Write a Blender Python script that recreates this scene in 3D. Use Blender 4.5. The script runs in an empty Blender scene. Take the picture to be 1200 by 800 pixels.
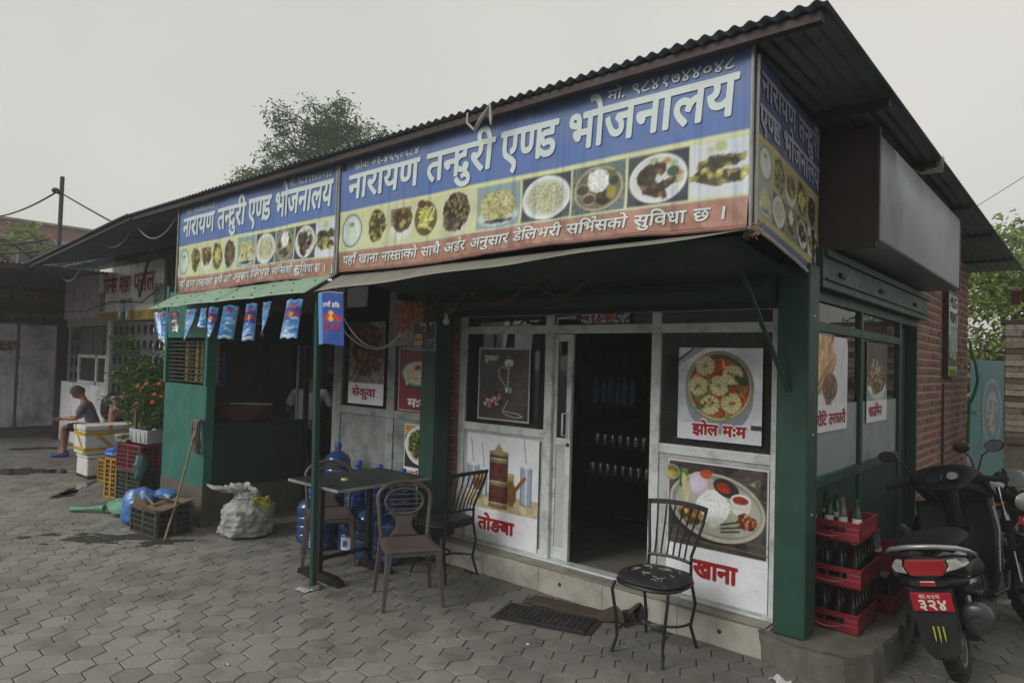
import bpy, bmesh, math, random
import numpy as np
from mathutils import Matrix, Vector, Euler, noise as mnoise
SC = bpy.context.scene
COL = SC.collection
rad = math.radians
RNG = random.Random(7)

# ---------------------------------------------------------------- camera
YAW, PIT, ROL = rad(131.0), rad(1.75), rad(1.7)
cd = bpy.data.cameras.new('camera'); cam = bpy.data.objects.new('camera', cd); COL.objects.link(cam)
f_ = Vector((math.cos(PIT)*math.cos(YAW), math.cos(PIT)*math.sin(YAW), math.sin(PIT)))
r0_ = Vector((math.sin(YAW), -math.cos(YAW), 0)); u0_ = r0_.cross(f_)
r_ = r0_*math.cos(ROL)+u0_*math.sin(ROL); u_ = -r0_*math.sin(ROL)+u0_*math.cos(ROL)
mm = Matrix((r_, u_, -f_)).transposed().to_4x4(); mm.translation = (0, 0, 1.85)
cam.matrix_world = mm
cd.sensor_width = 36; cd.lens = 803/1200*36; cd.clip_end = 2000; cd.clip_start = .05
SC.camera = cam

# ---------------------------------------------------------------- world, sun, exposure
SUN_EL, SUN_AZ = rad(32), rad(250)        # azimuth of the sun measured counter-clockwise from +x
w = bpy.data.worlds.new('World'); SC.world = w; w.use_nodes = True
nt = w.node_tree; nt.nodes.clear()
out = nt.nodes.new('ShaderNodeOutputWorld'); bg = nt.nodes.new('ShaderNodeBackground')
sky = nt.nodes.new('ShaderNodeTexSky'); sky.sky_type = 'NISHITA'; sky.sun_disc = False
sky.sun_elevation = SUN_EL; sky.sun_rotation = rad(90)-SUN_AZ
sky.air_density = 1.0; sky.dust_density = 6.0; sky.ozone_density = 1.0; sky.altitude = 1300
mixs = nt.nodes.new('ShaderNodeMix'); mixs.data_type = 'RGBA'
mixs.inputs['Factor'].default_value = .90
hz = nt.nodes.new('ShaderNodeTexNoise'); hz.inputs['Scale'].default_value = 1.3; hz.inputs['Detail'].default_value = 4
hr = nt.nodes.new('ShaderNodeValToRGB')
hr.color_ramp.elements[0].position = .3; hr.color_ramp.elements[0].color = (5.15, 5.2, 4.92, 1)
hr.color_ramp.elements[1].position = .7; hr.color_ramp.elements[1].color = (6.75, 6.4, 5.78, 1)
tcw = nt.nodes.new('ShaderNodeTexCoord')
nt.links.new(tcw.outputs['Generated'], hz.inputs['Vector'])
nt.links.new(hz.outputs['Fac'], hr.inputs['Fac'])
nt.links.new(sky.outputs['Color'], mixs.inputs['A']); nt.links.new(hr.outputs['Color'], mixs.inputs['B'])
nt.links.new(mixs.outputs['Result'], bg.inputs['Color']); bg.inputs['Strength'].default_value = .104
nt.links.new(bg.outputs['Background'], out.inputs['Surface'])
sd = bpy.data.lights.new('sun', 'SUN'); sd.energy = 1.5; sd.angle = rad(25); sd.color = (1, .985, .95)
so = bpy.data.objects.new('sun', sd); COL.objects.link(so)
sv = Vector((math.cos(SUN_EL)*math.cos(SUN_AZ), math.cos(SUN_EL)*math.sin(SUN_AZ), math.sin(SUN_EL)))
so.rotation_euler = sv.to_track_quat('Z', 'Y').to_euler()
SC.view_settings.view_transform = 'Standard'; SC.view_settings.look = 'None'
SC.view_settings.exposure = 0.32; SC.view_settings.gamma = 1
SC.render.engine = 'CYCLES'
SC.cycles.max_bounces = 8; SC.cycles.transparent_max_bounces = 12; SC.cycles.use_denoising = True

# ---------------------------------------------------------------- helpers
def wm(o):
    m = o.matrix_basis.copy()
    while o.parent: o = o.parent; m = o.matrix_basis @ m
    return m
def srgb(c):
    if isinstance(c, str):
        c = [int(c[i:i+2], 16)/255 for i in (0, 2, 4)]
    return tuple(x/12.92 if x <= .04045 else ((x+.055)/1.055)**2.4 for x in c)
def tag(o, label, cat=None, group=None, kind=None):
    if label: o['label'] = label
    if cat: o['category'] = cat
    if group: o['group'] = group
    if kind: o['kind'] = kind
    return o
def thing(name, label, cat, loc=(0, 0, 0), rotz=0, group=None):
    o = bpy.data.objects.new(name, None); COL.objects.link(o); o.empty_display_size = .1
    o.location = loc; o.rotation_euler = (0, 0, rotz)
    return tag(o, label, cat, group)
def copy_tree(o, parent=None):
    c = o.copy(); COL.objects.link(c)
    if parent: c.parent = parent
    for ch in list(o.children): copy_tree(ch, c)
    return c
def dup(o, label, loc, rot=None, group=None):
    c = copy_tree(o); c.location = loc
    if rot is not None: c.rotation_euler = rot if hasattr(rot, '__len__') else (0, 0, rot)
    if label: c['label'] = label
    if group: c['group'] = group
    return c

class B:
    """collects shapes, builds them as one mesh object"""
    def __init__(s): s.v = []; s.f = []; s.sm = []; s.T = Matrix.Identity(4); s.mi = []; s.m = 0
    def add(s, vs, fs, smooth=False):
        n = len(s.v); T = s.T
        s.v += [tuple(T @ Vector(p)) for p in vs]
        s.f += [tuple(i+n for i in f) for f in fs]; s.sm += [smooth]*len(fs); s.mi += [s.m]*len(fs)
        return s
    def box(s, x0, x1, y0, y1, z0, z1):
        if x0 > x1: x0, x1 = x1, x0
        if y0 > y1: y0, y1 = y1, y0
        if z0 > z1: z0, z1 = z1, z0
        return s.add([(x0,y0,z0),(x1,y0,z0),(x1,y1,z0),(x0,y1,z0),(x0,y0,z1),(x1,y0,z1),(x1,y1,z1),(x0,y1,z1)],
              [(0,3,2,1),(4,5,6,7),(0,1,5,4),(1,2,6,5),(2,3,7,6),(3,0,4,7)])
    def obox(s, c, size, rot=(0, 0, 0)):
        T = s.T; s.T = T @ Matrix.Translation(c) @ Euler(rot).to_matrix().to_4x4()
        a, b, d = (x/2 for x in size); s.box(-a, a, -b, b, -d, d); s.T = T; return s
    def bar(s, p0, p1, wd, dp, up=(0, 0, 1)):
        p0, p1 = Vector(p0), Vector(p1); d = p1-p0; L = d.length; d.normalize()
        a = d.cross(Vector(up))
        if a.length < 1e-4: a = d.cross(Vector((1, 0, 0)))
        a.normalize(); b = a.cross(d); T = s.T
        M = Matrix((a, d, b)).transposed().to_4x4(); M.translation = (p0+p1)/2
        s.T = T @ M; s.box(-wd/2, wd/2, -L/2, L/2, -dp/2, dp/2); s.T = T; return s
    def cyl(s, p0, p1, r0, r1=None, n=16, cap=True): return s.tube([p0, p1], [r0, r0 if r1 is None else r1], n, cap)
    def tube(s, pts, r, n=8, cap=True, flat=1.0, closed=False):
        pts = [Vector(p) for p in pts]; k = len(pts)
        rs = list(r) if hasattr(r, '__len__') else [r]*k
        vs = []; up = None
        for i, p in enumerate(pts):
            if closed: t = pts[(i+1) % k]-pts[i-1]
            else: t = pts[min(i+1, k-1)]-pts[max(i-1, 0)]
            t = t.normalized() if t.length > 1e-9 else Vector((0, 0, 1))
            if up is None:
                up = Vector((0, 0, 1)) if abs(t.z) < .9 else Vector((1, 0, 0))
            a = t.cross(up)
            if a.length < 1e-5: a = t.orthogonal()
            a.normalize(); b = a.cross(t).normalized(); up = b
            for j in range(n):
                th = 2*math.pi*j/n
                vs.append(tuple(p + a*math.cos(th)*rs[i] + b*math.sin(th)*rs[i]*flat))
        fs = []
        for i in range(k if closed else k-1):
            for j in range(n):
                i2 = (i+1) % k
                fs.append((i*n+j, i*n+(j+1) % n, i2*n+(j+1) % n, i2*n+j))
        s.add(vs, fs, True)
        if cap and not closed:
            s.add([vs[j] for j in range(n)], [tuple(range(n-1, -1, -1))])
            s.add([vs[(k-1)*n+j] for j in range(n)], [tuple(range(n))])
        return s
    def lathe(s, prof, n=20, c=(0, 0, 0), sx=1, sy=1, smooth=True, cap=True):
        vs = []; fs = []
        for r, z in prof:
            for j in range(n):
                th = 2*math.pi*j/n; vs.append((c[0]+r*math.cos(th)*sx, c[1]+r*math.sin(th)*sy, c[2]+z))
        for i in range(len(prof)-1):
            for j in range(n): fs.append((i*n+j, i*n+(j+1) % n, (i+1)*n+(j+1) % n, (i+1)*n+j))
        s.add(vs, fs, smooth)
        if cap:
            if prof[0][0] > 1e-4: s.add(vs[:n], [tuple(range(n-1, -1, -1))])
            if prof[-1][0] > 1e-4: s.add(vs[-n:], [tuple(range(n))])
        return s
    def prism(s, poly, z0, z1, smooth=False):
        n = len(poly); vs = [(x, y, z0) for x, y in poly]+[(x, y, z1) for x, y in poly]
        fs = [tuple(range(n-1, -1, -1)), tuple(range(n, 2*n))]
        s.add(vs, fs); s.add(vs, [(i, (i+1) % n, n+(i+1) % n, n+i) for i in range(n)], smooth); return s
    def grid(s, fn, nu, nv, smooth=True, closed_u=False):
        vs = [tuple(fn(i/nu, j/nv)) for j in range(nv+1) for i in range(nu+1)]
        fs = [(j*(nu+1)+i, j*(nu+1)+i+1, (j+1)*(nu+1)+i+1, (j+1)*(nu+1)+i) for j in range(nv) for i in range(nu)]
        return s.add(vs, fs, smooth)
    def ball(s, c, r, n=12, m=8, rot=None):
        rx, ry, rz = r if hasattr(r, '__len__') else (r, r, r)
        T = s.T; s.T = T @ Matrix.Translation(c) @ (Euler(rot).to_matrix().to_4x4() if rot else Matrix.Identity(4))
        vs = [(0, 0, -rz)]; fs = []
        for i in range(1, m):
            ph = -math.pi/2+math.pi*i/m
            for j in range(n):
                th = 2*math.pi*j/n; vs.append((rx*math.cos(ph)*math.cos(th), ry*math.cos(ph)*math.sin(th), rz*math.sin(ph)))
        vs.append((0, 0, rz)); L = len(vs)-1
        for j in range(n): fs.append((0, 1+(j+1) % n, 1+j)); fs.append((L, L-n+j, L-n+(j+1) % n))
        for i in range(m-2):
            for j in range(n): fs.append((1+i*n+j, 1+i*n+(j+1) % n, 1+(i+1)*n+(j+1) % n, 1+(i+1)*n+j))
        s.add(vs, fs, True); s.T = T; return s
    def obj(s, name, mat, parent=None, world=True, bevel=0, label=None, jitter=0, sub=0, seg=2, solid=0):
        vs = s.v
        if parent is not None and world:
            inv = wm(parent).inverted(); vs = [tuple(inv @ Vector(p)) for p in vs]
        if jitter:
            vs = [(x+mnoise.noise((x*9, y*9, z*9))*jitter, y+mnoise.noise((x*9+7, y*9, z*9))*jitter, z+mnoise.noise((x*9, y*9+5, z*9))*jitter) for x, y, z in vs]
        me = bpy.data.meshes.new(name); me.from_pydata(vs, [], s.f); me.update()
        me.polygons.foreach_set('use_smooth', s.sm)
        mats = mat if isinstance(mat, (list, tuple)) else [mat]
        for m in mats: me.materials.append(m)
        if len(mats) > 1: me.polygons.foreach_set('material_index', s.mi)
        if any(s.sm):
            try: me.set_sharp_from_angle(angle=rad(50))
            except Exception: pass
        o = bpy.data.objects.new(name, me); COL.objects.link(o)
        if parent is not None: o.parent = parent
        if solid:
            md = o.modifiers.new('s', 'SOLIDIFY'); md.thickness = solid
        if bevel:
            md = o.modifiers.new('b', 'BEVEL'); md.width = bevel; md.segments = seg; md.limit_method = 'ANGLE'; md.angle_limit = rad(40)
        if sub:
            md = o.modifiers.new('s', 'SUBSURF'); md.levels = sub; md.render_levels = sub
        if label: o['label'] = label
        return o

_m = {}
def mat(name, col, rough=.7, metal=0, var=.15, vs=6, bump=.1, bs=40, dirt=0, dcol='3a3630', ds=2.5, spec=.4, coat=0, streak=0, alpha=1, emit=None, rust=0, coords='Object', trans=0):
    if name in _m: return _m[name]
    m = bpy.data.materials.new(name); m.use_nodes = True; _m[name] = m
    n = m.node_tree.nodes; l = m.node_tree.links; p = n['Principled BSDF']
    c = srgb(col) if isinstance(col, str) else col
    tc = n.new('ShaderNodeTexCoord'); co = tc.outputs[coords]
    def noise(scale, det=4, rgh=.6, vec=None):
        t = n.new('ShaderNodeTexNoise'); t.inputs['Scale'].default_value = scale; t.inputs['Detail'].default_value = det
        t.inputs['Roughness'].default_value = rgh; l.new(vec or co, t.inputs['Vector']); return t.outputs['Fac']
    def ramp(fac, a, b, ca=(0, 0, 0, 1), cb=(1, 1, 1, 1)):
        r = n.new('ShaderNodeValToRGB'); r.color_ramp.elements[0].position = a; r.color_ramp.elements[1].position = b
        r.color_ramp.elements[0].color = ca; r.color_ramp.elements[1].color = cb; l.new(fac, r.inputs['Fac']); return r.outputs['Color']
    def mix(fac, A, Bc):
        x = n.new('ShaderNodeMix'); x.data_type = 'RGBA'
        if isinstance(fac, float): x.inputs['Factor'].default_value = fac
        else: l.new(fac, x.inputs['Factor'])
        for s_, k in ((A, 'A'), (Bc, 'B')):
            if isinstance(s_, tuple): x.inputs[k].default_value = tuple(s_[:3])+(1,)
            else: l.new(s_, x.inputs[k])
        return x.outputs['Result']
    lo = tuple(max(0, x*(1-var)) for x in c); hi = tuple(min(1, x*(1+var)) for x in c)
    cur = mix(ramp(noise(vs), .3, .7), lo, hi)
    if dirt: 
        fac = ramp(noise(ds, 6, .7), .62-dirt*.35, .80-dirt*.2)
        mm_ = n.new('ShaderNodeMath'); mm_.operation = 'MULTIPLY'; l.new(fac, mm_.inputs[0]); mm_.inputs[1].default_value = .75
        cur = mix(mm_.outputs[0], cur, srgb(dcol))
    if streak:
        mp = n.new('ShaderNodeMapping'); mp.inputs['Scale'].default_value = (14, 14, .9); l.new(co, mp.inputs['Vector'])
        fac = ramp(noise(1.5, 4, .6, mp.outputs['Vector']), .5, .8)
        mm_ = n.new('ShaderNodeMath'); mm_.operation = 'MULTIPLY'; l.new(fac, mm_.inputs[0]); mm_.inputs[1].default_value = streak
        cur = mix(mm_.outputs[0], cur, srgb(dcol))
    if rust:
        fac = ramp(noise(9, 6, .75), .66-rust*.2, .72-rust*.1)
        cur = mix(fac, cur, srgb('5a3a26'))
    l.new(cur, p.inputs['Base Color'])
    p.inputs['Metallic'].default_value = metal; p.inputs['Specular IOR Level'].default_value = spec
    if coat: p.inputs['Coat Weight'].default_value = coat; p.inputs['Coat Roughness'].default_value = .08
    rr = ramp(noise(vs*1.7), .2, .8, (max(.03, rough-.12),)*3+(1,), (min(1, rough+.12),)*3+(1,)); l.new(rr, p.inputs['Roughness'])
    if bump:
        b = n.new('ShaderNodeBump'); b.inputs['Strength'].default_value = bump; b.inputs['Distance'].default_value = .01
        l.new(noise(bs, 5, .65), b.inputs['Height']); l.new(b.outputs['Normal'], p.inputs['Normal'])
    if alpha < 1: p.inputs['Alpha'].default_value = alpha
    if trans: p.inputs['Transmission Weight'].default_value = trans
    if emit: p.inputs['Emission Color'].default_value = srgb(emit[0])+(1,); p.inputs['Emission Strength'].default_value = emit[1]
    return m

def glass(name, tint=(.55, .6, .6), refl=1.45, rough=.02, dirt=.05):
    if name in _m: return _m[name]
    m = bpy.data.materials.new(name); m.use_nodes = True; _m[name] = m
    n = m.node_tree.nodes; l = m.node_tree.links; n.clear()
    o = n.new('ShaderNodeOutputMaterial'); mx = n.new('ShaderNodeMixShader'); fr = n.new('ShaderNodeFresnel'); fr.inputs['IOR'].default_value = refl
    tr = n.new('ShaderNodeBsdfTransparent'); tr.inputs['Color'].default_value = tint+(1,)
    gl = n.new('ShaderNodeBsdfGlossy'); gl.inputs['Roughness'].default_value = rough
    df = n.new('ShaderNodeBsdfDiffuse'); df.inputs['Color'].default_value = (.4, .4, .38, 1)
    m2 = n.new('ShaderNodeMixShader'); m2.inputs[0].default_value = dirt
    l.new(tr.outputs[0], m2.inputs[1]); l.new(df.outputs[0], m2.inputs[2])
    l.new(fr.outputs[0], mx.inputs[0]); l.new(m2.outputs[0], mx.inputs[1]); l.new(gl.outputs[0], mx.inputs[2]); l.new(mx.outputs[0], o.inputs['Surface'])
    return m

def vcmat(name, rough=.45, spec=.4, bump=0, dirt=.25, dcol='4a4438', coat=0):
    if name in _m: return _m[name]
    m = bpy.data.materials.new(name); m.use_nodes = True; _m[name] = m
    n = m.node_tree.nodes; l = m.node_tree.links; p = n['Principled BSDF']
    a = n.new('ShaderNodeVertexColor'); a.layer_name = 'print'
    tc = n.new('ShaderNodeTexCoord')
    t = n.new('ShaderNodeTexNoise'); t.inputs['Scale'].default_value = 5; t.inputs['Detail'].default_value = 6; l.new(tc.outputs['Object'], t.inputs['Vector'])
    r = n.new('ShaderNodeValToRGB'); r.color_ramp.elements[0].position = .45; r.color_ramp.elements[1].position = .8
    l.new(t.outputs['Fac'], r.inputs['Fac'])
    mu = n.new('ShaderNodeMath'); mu.operation = 'MULTIPLY'; l.new(r.outputs['Color'], mu.inputs[0]); mu.inputs[1].default_value = dirt
    x = n.new('ShaderNodeMix'); x.data_type = 'RGBA'; l.new(mu.outputs[0], x.inputs['Factor']); l.new(a.outputs['Color'], x.inputs['A']); x.inputs['B'].default_value = srgb(dcol)+(1,)
    l.new(x.outputs['Result'], p.inputs['Base Color']); p.inputs['Roughness'].default_value = rough; p.inputs['Specular IOR Level'].default_value = spec
    if coat: p.inputs['Coat Weight'].default_value = coat
    return m

# ------------- noise arrays and picture painting (prints are vertex colours on a dense sheet)
def vnoise(x, y, seed=0):
    xi = np.floor(x).astype(np.int64); yi = np.floor(y).astype(np.int64); fx = x-xi; fy = y-yi
    fx = fx*fx*(3-2*fx); fy = fy*fy*(3-2*fy)
    def h(a, b):
        k = (a*374761393+b*668265263+seed*974634777) & 0xffffffff
        k = ((k ^ (k >> 13))*1274126177) & 0xffffffff
        return ((k ^ (k >> 16)) & 0xffff)/65535.
    return (h(xi, yi)*(1-fx)+h(xi+1, yi)*fx)*(1-fy)+(h(xi, yi+1)*(1-fx)+h(xi+1, yi+1)*fx)*fy
def fbm(x, y, seed=0, o=4):
    s = 0; a = .5; t = 0
    for i in range(o): s = s+a*vnoise(x*2**i, y*2**i, seed+i); t += a; a *= .55
    return s/t
def cells(x, y, seed=0):
    """distance to nearest jittered point and its id (numpy worley)"""
    xi = np.floor(x).astype(np.int64); yi = np.floor(y).astype(np.int64); best = np.full(x.shape, 9.); bid = np.zeros(x.shape)
    for dx in (-1, 0, 1):
        for dy in (-1, 0, 1):
            cx, cy = xi+dx, yi+dy
            def h(k2):
                k = (cx*374761393+cy*668265263+(seed+k2)*974634777) & 0xffffffff
                k = ((k ^ (k >> 13))*1274126177) & 0xffffffff
                return ((k ^ (k >> 16)) & 0xffff)/65535.
            px = cx+h(1); py = cy+h(2); d = np.hypot(x-px, y-py); i_ = h(3)
            mk = d < best; best = np.where(mk, d, best); bid = np.where(mk, i_, bid)
    return best, bid
def c3(c):
    if isinstance(c, str): c = [int(c[i:i+2], 16)/255 for i in (0, 2, 4)]
    return np.array(c, float)
class Pic:
    def __init__(s, W, H, nx, ny, bgc='ffffff'):
        s.W, s.H, s.nx, s.ny = W, H, nx, ny
        gx, gy = np.meshgrid(np.linspace(0, W, nx+1), np.linspace(0, H, ny+1)); s.X, s.Y = gx, gy
        s.I = np.zeros(gx.shape+(3,))+c3(bgc)
        s.px = W/nx
    def put(s, mask, col):
        mask = np.clip(mask, 0, 1)[..., None]
        c = col if isinstance(col, np.ndarray) and col.ndim == 3 else c3(col)
        s.I = s.I*(1-mask)+c*mask
    def sdE(s, cx, cy, rx, ry, a=0):
        X, Y = s.X-cx, s.Y-cy; ca, sa = math.cos(a), math.sin(a)
        x = X*ca+Y*sa; y = -X*sa+Y*ca; return (np.hypot(x/rx, y/ry)-1)*min(rx, ry)
    def mk(s, sd, soft=1.0): return np.clip(.5-sd/(s.px*soft), 0, 1)
    def ell(s, cx, cy, rx, ry, col, a=0, soft=1.2, rag=0, seed=0):
        sd = s.sdE(cx, cy, rx, ry, a)
        if rag: sd = sd+(fbm(s.X/rag*.9, s.Y/rag*.9, seed)-.5)*rag
        m = s.mk(sd, soft); s.put(m, col); return m
    def rect(s, x0, x1, y0, y1, col):
        m = s.mk(np.maximum(np.maximum(x0-s.X, s.X-x1), np.maximum(y0-s.Y, s.Y-y1))); s.put(m, col); return m
    def line(s, x0, y0, x1, y1, w_, col):
        dx, dy = x1-x0, y1-y0; t = np.clip(((s.X-x0)*dx+(s.Y-y0)*dy)/(dx*dx+dy*dy), 0, 1)
        m = s.mk(np.hypot(s.X-x0-t*dx, s.Y-y0-t*dy)-w_/2); s.put(m, col); return m
    def tex(s, m, cols, sc, seed=0, kind='fbm', contrast=2.2):
        """fill mask with a mottled mix of colours"""
        if kind == 'cell':
            d, i_ = cells(s.X/sc, s.Y/sc, seed); k = i_; shade = np.clip(1.18-d*.75, .45, 1.15)
        else:
            k = np.clip((fbm(s.X/sc, s.Y/sc, seed, 5)-.5)*contrast+.5, 0, .999); shade = .8+.4*fbm(s.X/sc*2.3, s.Y/sc*2.3, seed+9)
        C = np.array([c3(c) for c in cols]); kk = k*(len(cols)-1)
        if kind == 'cell': img = C[np.clip((k*len(cols)).astype(int), 0, len(cols)-1)]
        else:
            i0 = np.floor(kk).astype(int); fr = (kk-i0)[..., None]; img = C[i0]*(1-fr)+C[np.clip(i0+1, 0, len(cols)-1)]*fr
        s.put(m, np.clip(img*shade[..., None], 0, 1))
    def sheet(s, name, fn, mt, parent=None, backing=0, world=True):
        """fn(X,Y)->(x,y,z) arrays; builds a sheet carrying the print"""
        P = np.stack(fn(s.X, s.Y), -1).reshape(-1, 3)
        if parent is not None and world:
            inv = np.array(wm(parent).inverted()); P = P@inv[:3, :3].T+inv[:3, 3]
        nx, ny = s.nx, s.ny
        j, i = np.meshgrid(np.arange(ny), np.arange(nx), indexing='ij'); a = (j*(nx+1)+i).ravel()
        F = np.stack([a, a+1, a+nx+2, a+nx+1], -1)
        me = bpy.data.meshes.new(name); me.vertices.add(len(P)); me.vertices.foreach_set('co', P.ravel())
        me.loops.add(len(F)*4); me.loops.foreach_set('vertex_index', F.ravel())
        me.polygons.add(len(F)); me.polygons.foreach_set('loop_start', np.arange(len(F))*4)
        me.polygons.foreach_set('use_smooth', [True]*len(F))
        me.update(calc_edges=True)
        lin = np.clip(s.I, 0, 1); lin = np.where(lin <= .04045, lin/12.92, ((lin+.055)/1.055)**2.4)
        at = me.color_attributes.new('print', 'FLOAT_COLOR', 'POINT')
        at.data.foreach_set('color', np.concatenate([lin.reshape(-1, 3), np.ones((len(P), 1))], 1).ravel())
        me.materials.append(mt); o = bpy.data.objects.new(name, me); COL.objects.link(o)
        if parent is not None: o.parent = parent
        return o

# ------------- lettering
_g = {}
def glyph(c, off):
    k = (c, off)
    if k in _g: return _g[k]
    def mk(s_):
        cu = bpy.data.curves.new('t', 'FONT'); cu.body = s_; cu.size = 1; cu.offset = off; cu.resolution_u = 3
        o = bpy.data.objects.new('t', cu); COL.objects.link(o); me = bpy.data.meshes.new_from_object(o)
        v = [(p.co.x, p.co.y) for p in me.vertices]; f = [tuple(p.vertices) for p in me.polygons]
        bpy.data.objects.remove(o); bpy.data.meshes.remove(me); bpy.data.curves.remove(cu); return v, f
    v, f = mk(c); vb, _ = mk(c+'||||||||'); v1, _ = mk('||||||||')
    adv = max(p[0] for p in vb)-max(p[0] for p in v1)
    _g[k] = (v, f, adv); return _g[k]
def clipx(v, f, xc):
    V = []; F = []
    for fc in f:
        P = [v[i] for i in fc]; o = []
        for i in range(len(P)):
            a, b = P[i-1], P[i]
            if (a[0] <= xc) != (b[0] <= xc):
                t = (xc-a[0])/(b[0]-a[0]); o.append((xc, a[1]+t*(b[1]-a[1])))
            if b[0] <= xc: o.append(b)
        if len(o) >= 3: F.append(tuple(range(len(V), len(V)+len(o)))); V += o
    return V, F
def arc(cx, cy, r, a0, a1, w_, n=10):
    V = []; F = []
    for i in range(n+1):
        a = rad(a0+(a1-a0)*i/n); V += [(cx+(r-w_/2)*math.cos(a), cy+(r-w_/2)*math.sin(a)), (cx+(r+w_/2)*math.cos(a), cy+(r+w_/2)*math.sin(a))]
    for i in range(n): F.append((2*i, 2*i+1, 2*i+3, 2*i+2))
    return V, F
def layout(text, off=.02):
    """marks: '~' halves the letter before it, '^' puts a reph hook over the letter before it, '`' a ra stroke under it"""
    V = []; F = []; x = 0; last = 0
    def put(v, f, dx):
        n = len(V); V.extend((a+dx, b) for a, b in v); F.extend(tuple(i+n for i in q) for q in f)
    i = 0
    while i < len(text):
        c = text[i]
        if c == ' ': x += .34; i += 1; continue
        if c == '^': v, f = arc(x-.13, .76, .11, -80, 150, .06+off*1.5); put(v, f, 0); i += 1; continue
        if c == '`':
            w_ = .05+off; put([(x-.19, .30), (x-.19, .30+w_*1.6), (x-.5, .03+w_), (x-.5, .03)], [(0, 1, 2, 3)], 0); i += 1; continue
        v, f, adv = glyph(c, off)
        if i+1 < len(text) and text[i+1] == '~':
            xc = adv-.20-off*.2; v, f = clipx(v, f, xc); put(v, f, x); x += xc-.01; i += 2; continue
        put(v, f, x); x += adv; i += 1
    return V, F, x
def lettering(name, text, fn, x0, x1, ybase, ytop, mt, parent, off=.02, shear=.0, cut=None, extr=0, head=.622, world=True, _part=False):
    """one object per word; text from x0 to x1 with its baseline at ybase and its head line at ytop, in the sheet coordinates of fn(X,Y)->xyz"""
    V, F, wd = layout(text, 0)
    words = text.split(' ')
    if len(words) > 1 and not _part:
        tot = wd+2*off+max(0, shear)*head; k_ = (x1-x0)/tot; res = []; pos = 0
        for w_ in words:
            if not w_: pos += .34; continue
            ww = layout(w_, 0)[2]; xa = x0+pos*k_; res.append(lettering(name, w_, fn, xa, xa+(ww+2*off+max(0, shear)*head)*k_, ybase, ytop, mt, parent, off, shear, cut, extr, head, world, True)); pos += ww+.34
        return res
    wd += 2*off+max(0, shear)*head; s_ = (x1-x0)/wd; t_ = (ytop-ybase)/head
    bm = bmesh.new(); nk = 8 if off > .012 else (4 if off > 0 else 1)   # a heavier stroke: the outline laid down again, shifted, each layer a hair prouder
    for k in range(nk):
        ox, oy = (off*math.cos(2*math.pi*k/nk), off*math.sin(2*math.pi*k/nk)) if nk > 1 else (0, 0)
        vs = [bm.verts.new((x0+(off+a+ox+b*shear)*s_, ybase+(b+oy)*t_, k*.00012)) for a, b in V]
        for q in F:
            try: bm.faces.new([vs[i] for i in q])
            except ValueError: pass
    if cut:
        k = x0+cut
        while k < x1:
            bmesh.ops.bisect_plane(bm, geom=bm.verts[:]+bm.edges[:]+bm.faces[:], plane_co=(k, 0, 0), plane_no=(1, 0, 0)); k += cut
    inv = wm(parent).inverted() if (parent is not None and world) else Matrix.Identity(4)
    C0 = np.array([v_.co for v_ in bm.verts]).reshape(-1, 3); X_, Y_ = C0[:, :1], C0[:, 1:2]
    ev = lambda a_, b_: np.concatenate([np.broadcast_to(np.asarray(q, float), X_.shape) for q in fn(a_, b_)], 1)
    p = ev(X_, Y_); nrm = np.cross(ev(X_+.01, Y_)-p, ev(X_, Y_+.01)-p); nrm /= np.linalg.norm(nrm, axis=1, keepdims=True)+1e-12
    p = p+nrm*C0[:, 2:]; iv = np.array(inv); p = p@iv[:3, :3].T+iv[:3, 3]
    for v_, q in zip(bm.verts, p): v_.co = q
    me = bpy.data.meshes.new(name); bm.to_mesh(me); bm.free(); me.materials.append(mt)
    o = bpy.data.objects.new(name, me); COL.objects.link(o)
    if parent is not None: o.parent = parent
    if extr:
        md = o.modifiers.new('s', 'SOLIDIFY'); md.thickness = extr; md.offset = 0
    return o
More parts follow.
